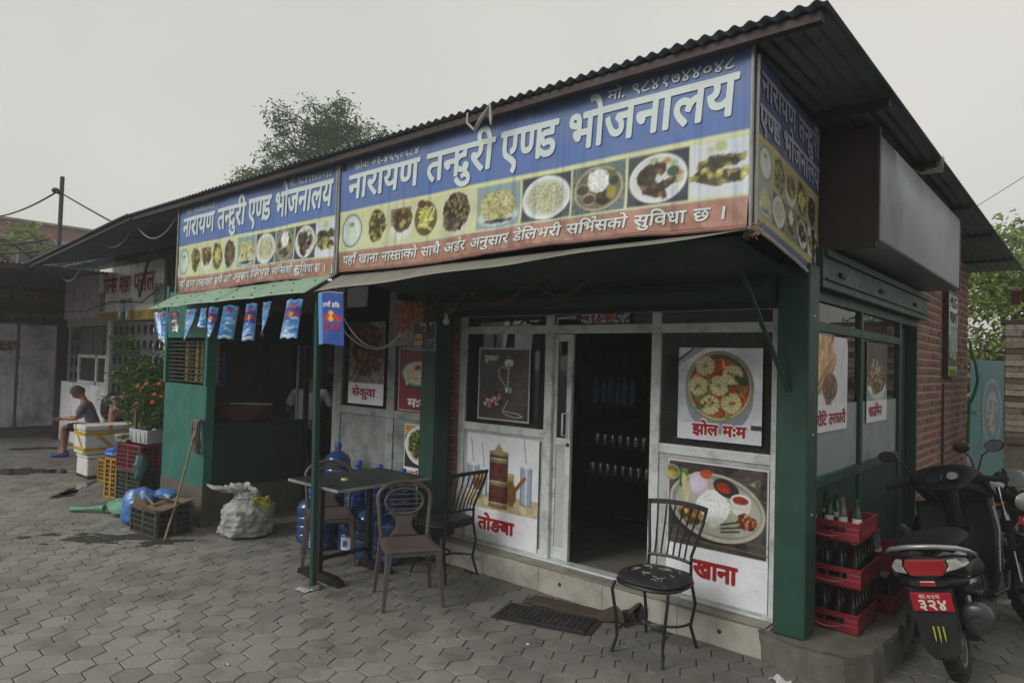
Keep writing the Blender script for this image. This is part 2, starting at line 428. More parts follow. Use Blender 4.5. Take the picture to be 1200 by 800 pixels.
# ================================================================ GROUND
def paver_mat(name, lo, hi):
    m = bpy.data.materials.new(name); m.use_nodes = True
    n = m.node_tree.nodes; l = m.node_tree.links; p = n['Principled BSDF']
    g = n.new('ShaderNodeNewGeometry'); oi = n.new('ShaderNodeObjectInfo')
    ad = n.new('ShaderNodeMath'); ad.operation = 'ADD'; l.new(g.outputs['Random Per Island'], ad.inputs[0]); l.new(oi.outputs['Random'], ad.inputs[1])
    fr = n.new('ShaderNodeMath'); fr.operation = 'FRACT'; l.new(ad.outputs[0], fr.inputs[0])
    r = n.new('ShaderNodeValToRGB'); e = r.color_ramp.elements; e[0].color = srgb(lo)+(1,); e[1].color = srgb(hi)+(1,)
    x = e.new(.8); x.color = srgb('98958c')+(1,)
    l.new(fr.outputs[0], r.inputs['Fac'])
    def noise(sc, det, lo_, hi_):
        t = n.new('ShaderNodeTexNoise'); t.inputs['Scale'].default_value = sc; t.inputs['Detail'].default_value = det; t.inputs['Roughness'].default_value = .65
        l.new(g.outputs['Position'], t.inputs['Vector']); q = n.new('ShaderNodeValToRGB'); q.color_ramp.elements[0].position = lo_; q.color_ramp.elements[1].position = hi_
        l.new(t.outputs['Fac'], q.inputs['Fac']); return q.outputs['Color'], t.outputs['Fac']
    def mix(fac, k, A, Bc, mode='MIX'):
        mu = n.new('ShaderNodeMath'); mu.operation = 'MULTIPLY'; l.new(fac, mu.inputs[0]); mu.inputs[1].default_value = k
        x = n.new('ShaderNodeMix'); x.data_type = 'RGBA'; x.blend_type = mode; l.new(mu.outputs[0], x.inputs['Factor']); l.new(A, x.inputs['A'])
        x.inputs['B'].default_value = srgb(Bc)+(1,); return x.outputs['Result']
    a1, _ = noise(.55, 5, .44, .66); a2, _ = noise(3.2, 6, .50, .66); a3, hf = noise(55, 6, .35, .7); a4, _ = noise(14, 5, .6, .74)
    c = mix(a1, .38, r.outputs['Color'], '55524a'); c = mix(a2, .42, c, '4a463e'); c = mix(a3, .28, c, '3c3a36'); c = mix(a4, .5, c, '39362f')
    # darker band towards the foot of the shop front, edge broken by noise
    sp = n.new('ShaderNodeSeparateXYZ'); l.new(g.outputs['Position'], sp.inputs[0])
    _, wn = noise(1.6, 5, .4, .6)
    yy = n.new('ShaderNodeMath'); yy.operation = 'MULTIPLY_ADD'; l.new(wn, yy.inputs[0]); yy.inputs[1].default_value = 1.6; l.new(sp.outputs['Y'], yy.inputs[2])
    mr = n.new('ShaderNodeMapRange'); mr.inputs['From Min'].default_value = 3.6; mr.inputs['From Max'].default_value = 4.7; l.new(yy.outputs[0], mr.inputs['Value'])
    c = mix(mr.outputs['Result'], .45, c, '3d3a34')
    l.new(c, p.inputs['Base Color'])
    rr = n.new('ShaderNodeMapRange'); l.new(a2, rr.inputs['Value']); rr.inputs['To Min'].default_value = .82; rr.inputs['To Max'].default_value = .55
    l.new(rr.outputs['Result'], p.inputs['Roughness'])
    b = n.new('ShaderNodeBump'); b.inputs['Strength'].default_value = .35; b.inputs['Distance'].default_value = .004; l.new(hf, b.inputs['Height']); l.new(b.outputs['Normal'], p.inputs['Normal'])
    return m
M_pav = paver_mat('concrete_paver', '82817a', '93918a')
M_joint = mat('joint_dirt', '2b2925', .95, var=.3, vs=4, bump=.4, bs=60, dirt=.3, dcol='38342c')
b = B(); b.add([(-150, -150, -.006), (150, -150, -.006), (150, 150, -.006), (-150, 150, -.006)], [(0, 1, 2, 3)])
ground = b.obj('ground', M_joint); ground['kind'] = 'structure'
HA = rad(-33.0); HS = .1965
e1 = Vector((math.cos(HA), math.sin(HA)))*HS; e2 = Vector((math.cos(HA+rad(60)), math.sin(HA+rad(60))))*HS
c0 = Vector((-4.683, 2.326))
def hexpoly(r_in): return [(r_in/math.cos(rad(30))*math.cos(HA+rad(30+60*k)), r_in/math.cos(rad(30))*math.sin(HA+rad(30+60*k))) for k in range(6)]
def hexmesh(bb, x, y, z, tx, ty, r0=None):
    r0 = r0 or HS/2-.0036; P0 = hexpoly(r0); P1 = hexpoly(r0-.004)
    vs = [(x+a, y+c, -.03) for a, c in P0]+[(x+a, y+c, z-.0025+a*tx+c*ty) for a, c in P0]+[(x+a, y+c, z+a*tx+c*ty) for a, c in P1]
    fs = [(i, (i+1) % 6, 6+(i+1) % 6, 6+i) for i in range(6)]+[(6+i, 6+(i+1) % 6, 12+(i+1) % 6, 12+i) for i in range(6)]+[(12, 13, 14, 15, 16, 17)]
    bb.add(vs, fs)
icam = cam.matrix_world.inverted()
def inview(x, y, z=0, m=.06):
    p = icam @ Vector((x, y, z))
    if p.z > -.2: return None
    sx = p.x/-p.z*803/1200; sy = p.y/-p.z*803/1200
    return (abs(sx) < .5+m and abs(sy) < .3333+m), -p.z
hx = []
for i in range(-140, 141):
    for j in range(-140, 141):
        p = c0+e1*i+e2*j
        if p.length > 19 or p.length < .8: continue
        if p.y > 4.45 and -6.6 < p.x < -1.0 and p.y < 12: continue
        q = inview(p.x, p.y)
        if q is None: continue
        if not q[0] and not (p.length < 6 and p.y < 4.4): continue
        hx.append((0 if q[0] else 1, q[1], p.x, p.y))
hx.sort()
protos = []
for k in range(6):
    bb = B(); hexmesh(bb, 0, 0, 0, RNG.uniform(-.01, .01), RNG.uniform(-.01, .01)); protos.append(bb)
pm = []
stf = B()
for n_, (fl, dd, x, y) in enumerate(hx):
    z = RNG.uniform(-.0015, .0015)
    if n_ < 300:
        if n_ < 6: o = protos[n_].obj('paver', M_pav, ground, world=False); pm.append(o)
        else: o = pm[n_ % 6].copy(); COL.objects.link(o)
        o.location = (x, y, z)
        o.rotation_euler = (0, 0, rad(60)*RNG.randint(0, 5)+rad(RNG.uniform(-1, 1)))
    else: hexmesh(stf, x, y, z, RNG.uniform(-.01, .01), RNG.uniform(-.01, .01))
o = stf.obj('paver', M_pav, ground); o['kind'] = 'stuff'
# puddles of dirty water
M_water = mat('puddle_water', '1c1b19', .06, var=.2, bump=0, spec=.6)
def blob(cx, cy, rx, ry, a, seed, z, rag=.35, n=110):
    P = []
    for k in range(n):
        t = 2*math.pi*k/n; r = max(.15, 1+rag*mnoise.noise((math.cos(t)*1.7+seed, math.sin(t)*1.7, seed*3.1))*2+rag*.8*mnoise.noise((math.cos(t)*5+seed, math.sin(t)*5, 1))+rag*.4*mnoise.noise((math.cos(t)*14, math.sin(t)*14, seed)))
        x, y = rx*r*math.cos(t), ry*r*math.sin(t); P.append((cx+x*math.cos(a)-y*math.sin(a), cy+x*math.sin(a)+y*math.cos(a), z))
    return P
def puddle(cx, cy, rx, ry, a, seed, label):
    P = blob(cx, cy, rx, ry, a, seed, .0045, .5); bb = B(); bb.add(P+[(cx, cy, .0045)], [(i, (i+1) % len(P), len(P)) for i in range(len(P))])
    o = bb.obj('puddle', M_water); o['kind'] = 'structure'; o['label'] = label
puddle(-10.45, 3.22, .55, .09, rad(143), 3, 'thin dark puddle between the paving stones before the foam boxes')
puddle(-10.05, 2.95, .28, .10, rad(120), 4, 'small dark puddle nearest the yellow crates')
puddle(-12.2, 3.05, .60, .28, rad(63), 5, 'wide wet patch left of the foam boxes')
puddle(-14.9, 4.0, .55, .25, rad(60), 8, 'dark puddle before the seated man')
# mud and ash spilt near the grey crate: thin uneven heap
M_mud = mat('mud', '3b3833', .85, var=.35, vs=25, bump=.8, bs=70, dirt=.3, dcol='24221f')
bb = B()
def mudf(u, v):
    x = -1+2*u; y = -1+2*v; r = math.hypot(x, y); s_ = mnoise.noise((x*2.6, y*2.2, 4))+.7*mnoise.noise((x*6, y*4.5, 2))+.4*mnoise.noise((x*15, y*11, 3)); h = (1-r*r)-.42+1.1*s_
    px, py = x*.95, y*.34; a = rad(38)
    return (-7.36+px*math.cos(a)-py*math.sin(a), 2.62+px*math.sin(a)+py*math.cos(a), -.004+.013*max(-1, min(1, h*1.6))+.004*mnoise.noise((x*30, y*18, 1))*(h > 0))
bb.grid(mudf, 150, 80); o = bb.obj('mud', M_mud); o['kind'] = 'stuff'; o['label'] = 'muddy ash spilt on the paving before the grey crate'
# small crumbs and grit lying about
bb = B()
for k in range(420):
    if k < 140: x = -7.5+RNG.gauss(0, .6); y = 2.45+RNG.gauss(0, .25)
    else: x = RNG.uniform(-9, -.4); y = RNG.uniform(1.6, 4.4)
    s_ = RNG.uniform(.003, .010); bb.ball((x, y, s_*.5), (s_, s_*RNG.uniform(.5, 1), s_*.6), 5, 4)
o = bb.obj('grit', mat('grit', '4a463e', .9, var=.4, vs=30), None); o['kind'] = 'stuff'; o['label'] = 'grit and crumbs scattered on the paving'

# ================================================================ RESTAURANT BUILDING
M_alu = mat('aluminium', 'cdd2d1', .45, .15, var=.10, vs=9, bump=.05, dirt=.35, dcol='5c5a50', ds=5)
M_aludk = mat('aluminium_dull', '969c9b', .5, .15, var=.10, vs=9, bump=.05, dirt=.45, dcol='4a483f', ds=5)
M_panel = mat('grey_panel', 'b4b9b8', .5, 0, var=.07, vs=3, bump=.03, dirt=.35, dcol='6b6960', ds=3)
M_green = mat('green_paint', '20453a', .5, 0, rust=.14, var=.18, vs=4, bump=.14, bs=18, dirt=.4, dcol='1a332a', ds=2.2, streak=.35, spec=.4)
M_greendk = mat('green_paint_dark_shaded', '1a322c', .55, 0, var=.15, vs=4, bump=.1, bs=18, dirt=.35, dcol='182c26', ds=3)  # dark green; shade on the kiosk side is put into this colour
M_tile = mat('step_tile', 'aaa89d', .4, 0, var=.06, vs=5, bump=.03, dirt=.35, dcol='75716a', ds=3)
M_tile2 = mat('step_top', '8a877c', .5, 0, var=.1, vs=5, bump=.03, dirt=.45, dcol='55503f', ds=4)
M_mortar = mat('mortar', '958f85', .95, var=.18, vs=14, bump=.8, bs=60)
M_roof = mat('corrugated_iron', '6f7a84', .5, .55, var=.15, vs=3, bump=.08, dirt=.35, dcol='4b4138', ds=2.2, streak=.35)
M_brown = mat('brown_primer_steel', '3f3331', .6, .1, var=.15, vs=6, bump=.1, dirt=.4, dcol='2c2625', ds=3)
M_zinc = mat('zinc_sheet', '9aa0a4', .55, .35, var=.10, vs=2, bump=.08, bs=6, dirt=.3, dcol='7a7a78', ds=2, streak=.35)
M_inw = mat('interior_wall', 'a5a298', .85, var=.08, vs=2, dirt=.3)
M_inw2 = mat('interior_wall_purple', '998c84', .85, var=.08, vs=2)
M_dark = mat('dark_contents', '2a2926', .9, var=.4, vs=14, bump=.5)
M_floor = mat('interior_floor', '77746b', .35, var=.08, vs=3, dirt=.3)
M_glass = glass('window_glass', (.6, .64, .64), 1.5, .015, .045)
M_glass2 = glass('window_glass_clear', (.75, .78, .78), 1.45, .01, .03)
FY = 4.62
bld = thing('restaurant_building', 'corner restaurant with green columns, glass shop front and brick side wall under an iron roof', 'building', (-4, 4.62, 0))
# step
b = B(); b.box(-6.6, -1.62, 4.45, 4.74, -.03, .197); step = b.obj('step', M_mortar, bld)
x = -6.6; ws = [.62]*8
for k in range(8):
    x1 = min(x+.62, -1.622); b = B(); b.box(x+.0015, x1-.0015, 4.437, 4.4495, -.02, .183); b.obj('tile', M_tile, step, bevel=.002)
    b = B(); b.box(x+.0015, x1-.0015, 4.436, 4.59, .1975, .207); b.obj('tile', M_tile2, step, bevel=.002); x = x1
# bolt heads on the riser
for x in (-3.28, -1.95): b = B(); b.lathe([(.022, 0), (.02, .006), (.008, .008)], 10); b.T = Matrix.Identity(4); bb = B(); bb.T = Matrix.Translation((x, 4.437, .1)) @ Matrix.Rotation(rad(90), 4, 'X'); bb.lathe([(.016, 0), (.014, .004), (.006, .008)], 10); bb.obj('hole_plug', M_brown, step)
# floor, ceiling, inner walls
b = B(); b.box(-6.62, -1.56, 4.75, 11.7, .02, .2); b.obj('floor', M_floor, bld)
b = B(); b.box(-6.75, -1.56, 11.7, 11.9, 0, 2.52); b.box(-6.75, -3.52, 11.7, 11.9, 2.52, 3.3); b.box(-3.15, -2.92, 11.7, 11.9, 2.52, 3.3); b.box(-2.68, -1.56, 11.7, 11.9, 2.52, 3.3); b.box(-3.52, -3.15, 11.7, 11.9, 2.92, 3.3); b.box(-2.92, -2.68, 11.7, 11.9, 2.92, 3.3)
b.obj('rear_wall', M_inw2, bld)
for x0, x1 in ((-3.52, -3.15), (-2.92, -2.68)):
    g = B()
    for k in range(5): g.box(x0, x1, 11.72, 11.735, 2.53+k*.09, 2.545+k*.09)
    n_ = int((x1-x0)/.06)
    for k in range(n_+1): xx = x0+k*(x1-x0)/n_; g.box(xx-.006, xx+.006, 11.705, 11.718, 2.521, 2.919)
    g.obj('grille', M_brown, bld)
b = B(); b.box(-6.75, -6.66, 4.64, 11.69, 0, 3.3); b.obj('partition_wall', M_inw, bld)
b = B(); b.box(-6.65, -1.56, 4.66, 11.69, 3.3, 3.34); b.obj('ceiling', M_inw, bld)

# --- front frames
def vbar(x0, x1, z0, z1, m=M_alu, y=FY, dp=.05, name='mullion'):
    b = B(); b.box(x0, x1, y-dp/2, y+dp/2, z0, z1); return b.obj(name, m, bld, bevel=.004)
def hbar(x0, x1, z0, z1, m=M_alu, y=FY, dp=.046, name='rail'):
    b = B(); b.box(x0, x1, y-dp/2, y+dp/2, z0, z1); return b.obj(name, m, bld, bevel=.004)
for a, c in ((-4.64, -4.565), (-3.615, -3.535), (-2.597, -2.52), (-1.69, -1.625)): vbar(a, c, .207, 2.3)
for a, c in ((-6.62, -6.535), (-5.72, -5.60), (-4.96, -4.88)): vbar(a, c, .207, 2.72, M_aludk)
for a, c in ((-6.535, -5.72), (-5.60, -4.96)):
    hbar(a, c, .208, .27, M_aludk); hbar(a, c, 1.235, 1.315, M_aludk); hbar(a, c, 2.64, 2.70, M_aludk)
for a, c in ((-4.565, -3.615), (-2.52, -1.69)):
    hbar(a, c, .208, .275); hbar(a, c, 1.215, 1.285); hbar(a, c, 2.105, 2.175); hbar(a, c, 2.26, 2.3)
hbar(-3.535, -2.597, 2.105, 2.175); hbar(-3.535, -2.597, 2.26, 2.3)
b = B(); b.box(-3.535, -2.597, 4.585, 4.66, .2, .222); b.obj('door_track', M_alu, bld, bevel=.003)
b = B(); b.box(-4.64, -1.6, 4.55, 4.595, .207, .222); b.obj('sill', M_alu, bld, bevel=.003)
# panes and lower panels
def pane(x0, x1, z0, z1, y=FY, m=M_glass, name='window_pane', t=.006):
    b = B(); b.box(x0, x1, y-t/2, y+t/2, z0, z1); return b.obj(name, m, bld)
for a, c in ((-4.565, -3.615), (-2.52, -1.69)):
    pane(a, c, 1.285, 2.105); pane(a, c, 2.175, 2.26); pane(a, c, .275, 1.215, m=M_panel, name='lower_panel', t=.02)
pane(-3.535, -2.597, 2.175, 2.26)
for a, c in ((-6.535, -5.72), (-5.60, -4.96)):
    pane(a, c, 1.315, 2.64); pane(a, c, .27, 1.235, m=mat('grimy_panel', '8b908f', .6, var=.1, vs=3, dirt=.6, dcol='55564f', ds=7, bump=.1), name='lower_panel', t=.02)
# sliding door leaf standing open
dr = thing('door', None, None); dr.parent = bld; dr.location = (-3.44-(-4), .035, 0)
del_ = B(); del_.box(-3.55, -3.505, 4.63, 4.665, .225, 2.1); del_.box(-3.405, -3.355, 4.63, 4.665, .225, 2.1); del_.box(-3.505, -3.405, 4.631, 4.664, .225, .32); del_.box(-3.505, -3.405, 4.631, 4.664, 1.17, 1.23); del_.box(-3.505, -3.405, 4.631, 4.664, 2.04, 2.1)
del_.obj('door_frame', M_alu, dr, bevel=.003)
b = B(); b.box(-3.505, -3.405, 4.645, 4.651, 1.23, 2.04); b.obj('door_glass', M_glass, dr)
b = B(); b.box(-3.505, -3.405, 4.64, 4.655, .32, 1.17); b.obj('door_panel', M_panel, dr)
b = B(); b.tube([(-3.375, 4.63, 1.44), (-3.40, 4.575, 1.44), (-3.40, 4.575, 1.26), (-3.375, 4.63, 1.26)], .009, 8); b.box(-3.395, -3.36, 4.622, 4.63, 1.22, 1.48)
b.obj('handle', M_alu, dr)
b = B(); b.T = Matrix.Translation((-3.38, 4.63, 1.18)) @ Matrix.Rotation(rad(90), 4, 'X'); b.lathe([(.018, 0), (.016, .008), (.004, .009)], 12); b.obj('lock', M_brown, dr)
# brick strip between the fronts
M_brick = paver_mat('brick', '774538', '94584a'); M_brick2 = M_brick
def brickmat():
    m = bpy.data.materials.new('red_brick'); m.use_nodes = True; n = m.node_tree.nodes; l = m.node_tree.links; p = n['Principled BSDF']
    oi = n.new('ShaderNodeObjectInfo'); g = n.new('ShaderNodeNewGeometry'); ad = n.new('ShaderNodeMath'); ad.operation = 'ADD'
    l.new(g.outputs['Random Per Island'], ad.inputs[0]); l.new(oi.outputs['Random'], ad.inputs[1]); fr = n.new('ShaderNodeMath'); fr.operation = 'FRACT'; l.new(ad.outputs[0], fr.inputs[0])
    r = n.new('ShaderNodeValToRGB'); e = r.color_ramp.elements; e[0].color = srgb('7d4c3f')+(1,); e[1].color = srgb('a07058')+(1,); q = e.new(.35); q.color = srgb('94604c')+(1,); q = e.new(.85); q.color = srgb('6e4a42')+(1,)
    l.new(fr.outputs[0], r.inputs['Fac'])
    t = n.new('ShaderNodeTexNoise'); t.inputs['Scale'].default_value = 22; t.inputs['Detail'].default_value = 6; l.new(g.outputs['Position'], t.inputs['Vector'])
    rr = n.new('ShaderNodeValToRGB'); rr.color_ramp.elements[0].position = .52; rr.color_ramp.elements[1].position = .66; l.new(t.outputs['Fac'], rr.inputs['Fac'])
    mu = n.new('ShaderNodeMath'); mu.operation = 'MULTIPLY'; mu.inputs[1].default_value = .55; l.new(rr.outputs['Color'], mu.inputs[0])
    x = n.new('ShaderNodeMix'); x.data_type = 'RGBA'; l.new(mu.outputs[0], x.inputs['Factor']); l.new(r.outputs['Color'], x.inputs['A']); x.inputs['B'].default_value = srgb('7c756a')+(1,)
    l.new(x.outputs['Result'], p.inputs['Base Color']); p.inputs['Roughness'].default_value = .9
    bu = n.new('ShaderNodeBump'); bu.inputs['Strength'].default_value = .7; bu.inputs['Distance'].default_value = .006; l.new(t.outputs['Fac'], bu.inputs['Height']); l.new(bu.outputs['Normal'], p.inputs['Normal'])
    return m
M_brick = brickmat()
b = B(); b.box(-4.875, -4.645, 4.60, 4.70, .2, 2.9); pier = b.obj('brick_pier', M_mortar, bld)
for k in range(30):
    b = B(); z = .215+k*.085; o_ = .115 if k % 2 else .0
    if k % 2: b.box(-4.87, -4.765, 4.588, 4.60, z, z+.068); b.box(-4.752, -4.648, 4.586, 4.60, z, z+.068)
    else: b.box(-4.868, -4.65, 4.587, 4.60, z, z+.068)
    b.obj('brick', M_brick, pier, bevel=.004, seg=1)
# columns
def column(cx, cy, s_, z0, z1):
    b = B(); b.box(cx-s_/2, cx+s_/2, cy-s_/2, cy+s_/2, z0, z1); b.obj('column', M_green, bld, bevel=.012)
column(-1.50, 4.53, .20, .19, 2.53); column(-4.78, 4.42, .20, 0, 2.74)
b = B(); b.box(-1.57, -1.43, 4.46, 4.6, 2.53, 2.76); b.obj('column_cap', M_brown, bld, bevel=.004)
for z in (.95, 1.45, 2.2): 
    b = B(); b.T = Matrix.Translation((-1.399, 4.52, z)) @ Matrix.Rotation(rad(90), 4, 'Y'); b.lathe([(.009, 0), (.007, .004), (.002, .005)], 8); b.obj('rivet', M_alu, bld)
# rolling shutter box over the front and fascia with ridges
b = B()
P = [(4.24, 2.36), (4.24, 2.86), (4.58, 2.90), (4.60, 2.30), (4.30, 2.30)]
vs = [(x_, y_, z_) for x_ in (-4.6, -1.62) for y_, z_ in P]; b.add(vs, [(0, 1, 2, 3, 4), (9, 8, 7, 6, 5)]+[(i, 5+i, 5+(i+1) % 5, (i+1) % 5) for i in range(5)])
for z in (2.40, 2.48, 2.62, 2.70): b.box(-4.59, -1.63, 4.232, 4.24, z, z+.012)
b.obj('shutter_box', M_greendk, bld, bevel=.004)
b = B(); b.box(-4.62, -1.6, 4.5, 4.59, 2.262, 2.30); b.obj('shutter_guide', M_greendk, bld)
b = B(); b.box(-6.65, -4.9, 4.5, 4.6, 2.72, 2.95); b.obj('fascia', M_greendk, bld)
BR = ((-1.70, 4.0, 2.53), (-1.52, 4.42, 1.72), (-1.73, 4.0, 2.54), (-1.44, 4.42, 2.57))
# diagonal brace beside the corner column
b = B(); b.bar(BR[0], BR[1], .035, .012); b.bar(BR[2], BR[3], .04, .02)
b.obj('brace', M_green, bld, bevel=.002)
# --- side front
SX = -1.5
def sbox(y0, y1, z0, z1, m=M_green, name='side_frame', dx=.05, off=0, bev=.003):
    b = B(); b.box(SX-dx/2+off, SX+dx/2+off, y0, y1, z0, z1); return b.obj(name, m, bld, bevel=bev)
sbox(4.64, 7.26, 1.06, 1.13); sbox(4.64, 7.26, 2.125, 2.19); sbox(4.64, 8.03, 2.33, 2.40, dx=.06)
for y in (4.70, 5.92, 7.26): sbox(y, y+.07, .25, 2.33, dx=.055)
sbox(7.33, 8.03, .2, 2.33, M_greendk, 'side_door', dx=.04, off=-.08); sbox(7.97, 8.03, .2, 2.33, dx=.07)
sbox(4.64, 7.3, .16, .25); 
for y0, y1 in ((4.77, 5.92), (5.99, 7.26)):
    sbox(y0, y1, .25, 1.06, M_greendk, 'side_panel', dx=.02, off=-.005); sbox(y0, y1, 1.13, 1.62, mat('frosted_pane', '8e9896', .35, var=.06, dirt=.2), 'frosted_pane', dx=.008, off=-.004)
    b = B(); b.box(SX-.004, SX+.003, y0, y1, 1.62, 2.125); b.obj('window_pane', M_glass2, bld); b = B(); b.box(SX-.004, SX+.003, y0, y1, 2.19, 2.33); b.obj('window_pane', M_glass2, bld)
# side shutter box and duct-like sign case
b = B(); b.box(-1.56, -1.39, 4.65, 8.06, 2.40, 2.66); b.box(-1.38, -1.372, 4.7, 8.0, 2.45, 2.47); b.box(-1.388, -1.365, 4.68, 8.05, 2.60, 2.65); b.obj('shutter_box', M_green, bld, bevel=.006)
for y in (5.0, 6.1, 7.4): b = B(); b.box(-1.388, -1.37, y, y+.12, 2.50, 2.53); b.obj('shutter_slot', M_brown, bld)
# side brick wall
b = B(); b.box(-1.72, -1.513, 8.06, 11.7, 0, 3.42); swall = b.obj('brick_wall', M_mortar, bld)
pb = []
for r_i in range(37):
    z = .04+r_i*.0905; y = 8.065-(.125 if r_i % 2 else 0)
    while y < 11.69:
        y0, y1 = max(y, 8.065), min(y+.232, 11.69)
        if y1-y0 > .05: pb.append((y0, y1, z))
        y += .247
pb.sort(key=lambda q: (q[0]**2+1.5**2)+.2*(q[2]-1.5)**2)
pb_near = [q for q in pb if q[2] > .55][:296]; near = set(pb_near)
shared = None; rest = B()
for q in pb:
    y0, y1, z = q; px_ = RNG.uniform(-.004, .006)
    if q in near:
        if abs((y1-y0)-.232) < .002:
            if shared is None:
                b = B(); b.box(-.016, .010, -.112, .112, -.029, .029); shared = b.obj('brick', M_brick, swall, world=False, bevel=.005, seg=1); o = shared
            else: o = shared.copy(); COL.objects.link(o)
        else:
            b = B(); b.box(-.016, .010, -(y1-y0)/2+.004, (y1-y0)/2-.004, -.029, .029); o = b.obj('brick', M_brick, swall, world=False, bevel=.005, seg=1)
        o.location = Vector((-1.513+px_, (y0+y1)/2, z+.034))-bld.location
        o.rotation_euler = (RNG.uniform(-.02, .02), 0, RNG.uniform(-.012, .012))
    else: rest.box(-1.529, -1.503+px_, y0+.004, y1-.004, z+.005, z+.063)
o = rest.obj('brick', M_brick, swall); o['kind'] = 'stuff'
b = B(); b.tube([(-1.485, 9.62, 1.75), (-1.485, 9.62, .3)], .014, 8); b.obj('conduit', M_brown, bld)
# --- roof
def wave(x): return .010*math.cos(2*math.pi*x/.0765)
roof = B(); roof.box(-9.0, -8.99, 3.2, 3.21, 3.46, 3.461); roof = roof.obj('roof', M_roof, bld)
def sheet(xa, xb, y0, y1, zf, dz=0):
    n = int(round((xb-xa)/.0765*8)); b = B()
    b.grid(lambda u, v: (xa+(xb-xa)*u, y0+(y1-y0)*v, zf(xa+(xb-xa)*u, y0+(y1-y0)*v)+wave(xa+(xb-xa)*u)+dz), n, 6)
    return b.obj('roof_sheet', M_roof, roof, solid=.0015)
zmain = lambda x, y: 3.512-.004*(y-3.2)
x = -.945; k = 0
while x > -9.0:
    x0 = max(x-.765-.03, -9.02); sheet(x0, x, 3.17+RNG.uniform(-.012, .012), 12.85, zmain, .0022*(k % 2)); x -= .765; k += 1
zl = lambda x, y: 3.512-.065*max(0, -9-x)**1.05*min(1, max(0, (4.45-y)/1.3))
x = -9.0
while x > -13.4:
    sheet(x-.795, x, 3.15+RNG.uniform(-.02, .02), 6.9, lambda a, c: zl(a, c)-.004*(c-3.2), .0022*(k % 2)); x -= .765; k += 1
x = -13.4
while x > -17.7:
    sheet(x-.795, x, 4.40, 6.9, lambda a, c: 3.50-.004*(c-3.2), .0022*(k % 2)); x -= .765; k += 1
for y in (3.235, 4.52, 6.03, 7.78, 9.45, 11.55):
    b = B(); b.box(-9.0, -.985, y-.025, y+.025, 3.445, 3.494); b.obj('purlin', M_brown, bld, bevel=.003)
b = B(); b.box(-8.98, -1.0, 3.262, 3.292, 3.468, 3.497); b.obj('fascia_board', M_brown, bld)
for x in (-2.9, -4.76, -6.3, -7.9): b = B(); b.box(x-.025, x+.025, 3.3, 11.6, 3.385, 3.443); b.obj('rafter', M_brown, bld, bevel=.003)
for y in (4.5, 6.2): b = B(); b.box(-13.3, -9.02, y-.02, y+.02, 3.44, 3.48); b.obj('purlin', M_brown, bld)
b = B(); b.bar((-9.02, 3.22, 3.475), (-13.3, 3.22, 3.165), .04, .04); b.obj('purlin', M_brown, bld)
# white fibre tied round the overhang purlin
bb = B()
for k in range(3): bb.tube([(-.94, 5.98+.03*k, 3.505), (-.97+.01*k, 5.99+.02*k, 3.42-.01*k), (-1.08, 5.95+.03*k, 3.39), (-1.16, 5.97+.03*k, 3.45)], .004, 5)
bb.obj('binding_wire', mat('white_string', 'b8b8b0', .9), bld)
bb = B(); bb.tube([(-3.2, 3.16, 3.49), (-3.19, 3.15, 3.42), (-3.14, 3.17, 3.37), (-3.07, 3.15, 3.43), (-2.99, 3.16, 3.50), (-2.97, 3.15, 3.40), (-2.98, 3.15, 3.36)], [.006, .008, .012, .01, .007, .012, .004], 6)
bb.obj('white_rag', mat('white_string', 'b8b8b0', .9), bld, jitter=.02)

# metal sign case on the side
case = thing('metal_sign_case', 'blank zinc sheet sign case with brown end hung under the roof edge', 'sign case', (-1.3, 4.77, 2.7))
b = B(); b.box(-1.62, -1.11, 4.772, 4.79, 2.65, 3.42); b.obj('end_plate', M_brown, case, bevel=.002)
# side sheet with rounded lower edge
b = B()
prof = [(-1.10, 3.38), (-1.10, 3.05), (-1.10, 2.715), (-1.104, 2.703), (-1.118, 2.70), (-1.60, 2.695)]
vs = []; fs = []
for y in (4.80, 7.97):
    for k, (x_, z_) in enumerate(prof): vs.append((x_, y, z_))
n_ = len(prof)
b.add(vs, [(k, k+1, n_+k+1, n_+k) for k in range(n_-1)], True); b.obj('side_sheet', M_zinc, case, solid=.003)
b = B(); b.box(-1.62, -1.105, 7.975, 7.99, 2.695, 3.40); b.obj('end_plate', M_zinc, case)
b = B(); b.box(-1.118, -1.093, 4.764, 4.80, 2.69, 3.42); b.box(-1.118, -1.095, 7.95, 7.992, 2.70, 3.39); b.obj('corner_strip', M_brown, case)
# plinth of broken concrete at the corner
M_conc = mat('rough_concrete', '66625a', .95, var=.2, vs=5, bump=.7, bs=25, dirt=.4, dcol='403c34', ds=3)
PLN = [(-1.70, 4.44), (-1.42, 4.37), (-1.16, 4.39), (-1.05, 4.55), (-1.01, 5.0), (-1.03, 5.6), (-1.12, 6.1), (-1.25, 6.5), (-1.33, 8.0), (-1.49, 8.05), (-1.49, 4.7), (-1.62, 4.62)]
def plin():
    pts = []
    for k in range(len(PLN)):
        a_, c_ = Vector(PLN[k]), Vector(PLN[(k+1) % len(PLN)]); n_ = max(1, int((c_-a_).length/.06))
        for q in range(n_):
            p = a_.lerp(c_, q/n_); r = .022*mnoise.noise((p.x*6, p.y*6, 1))+.012*mnoise.noise((p.x*21, p.y*21, 2)) if k < 8 else 0; pts.append((p.x+r, p.y-r))
    return pts
b = B(); pp_ = plin(); n_ = len(pp_); cx_, cy_ = -1.3, 5.2; lv = []
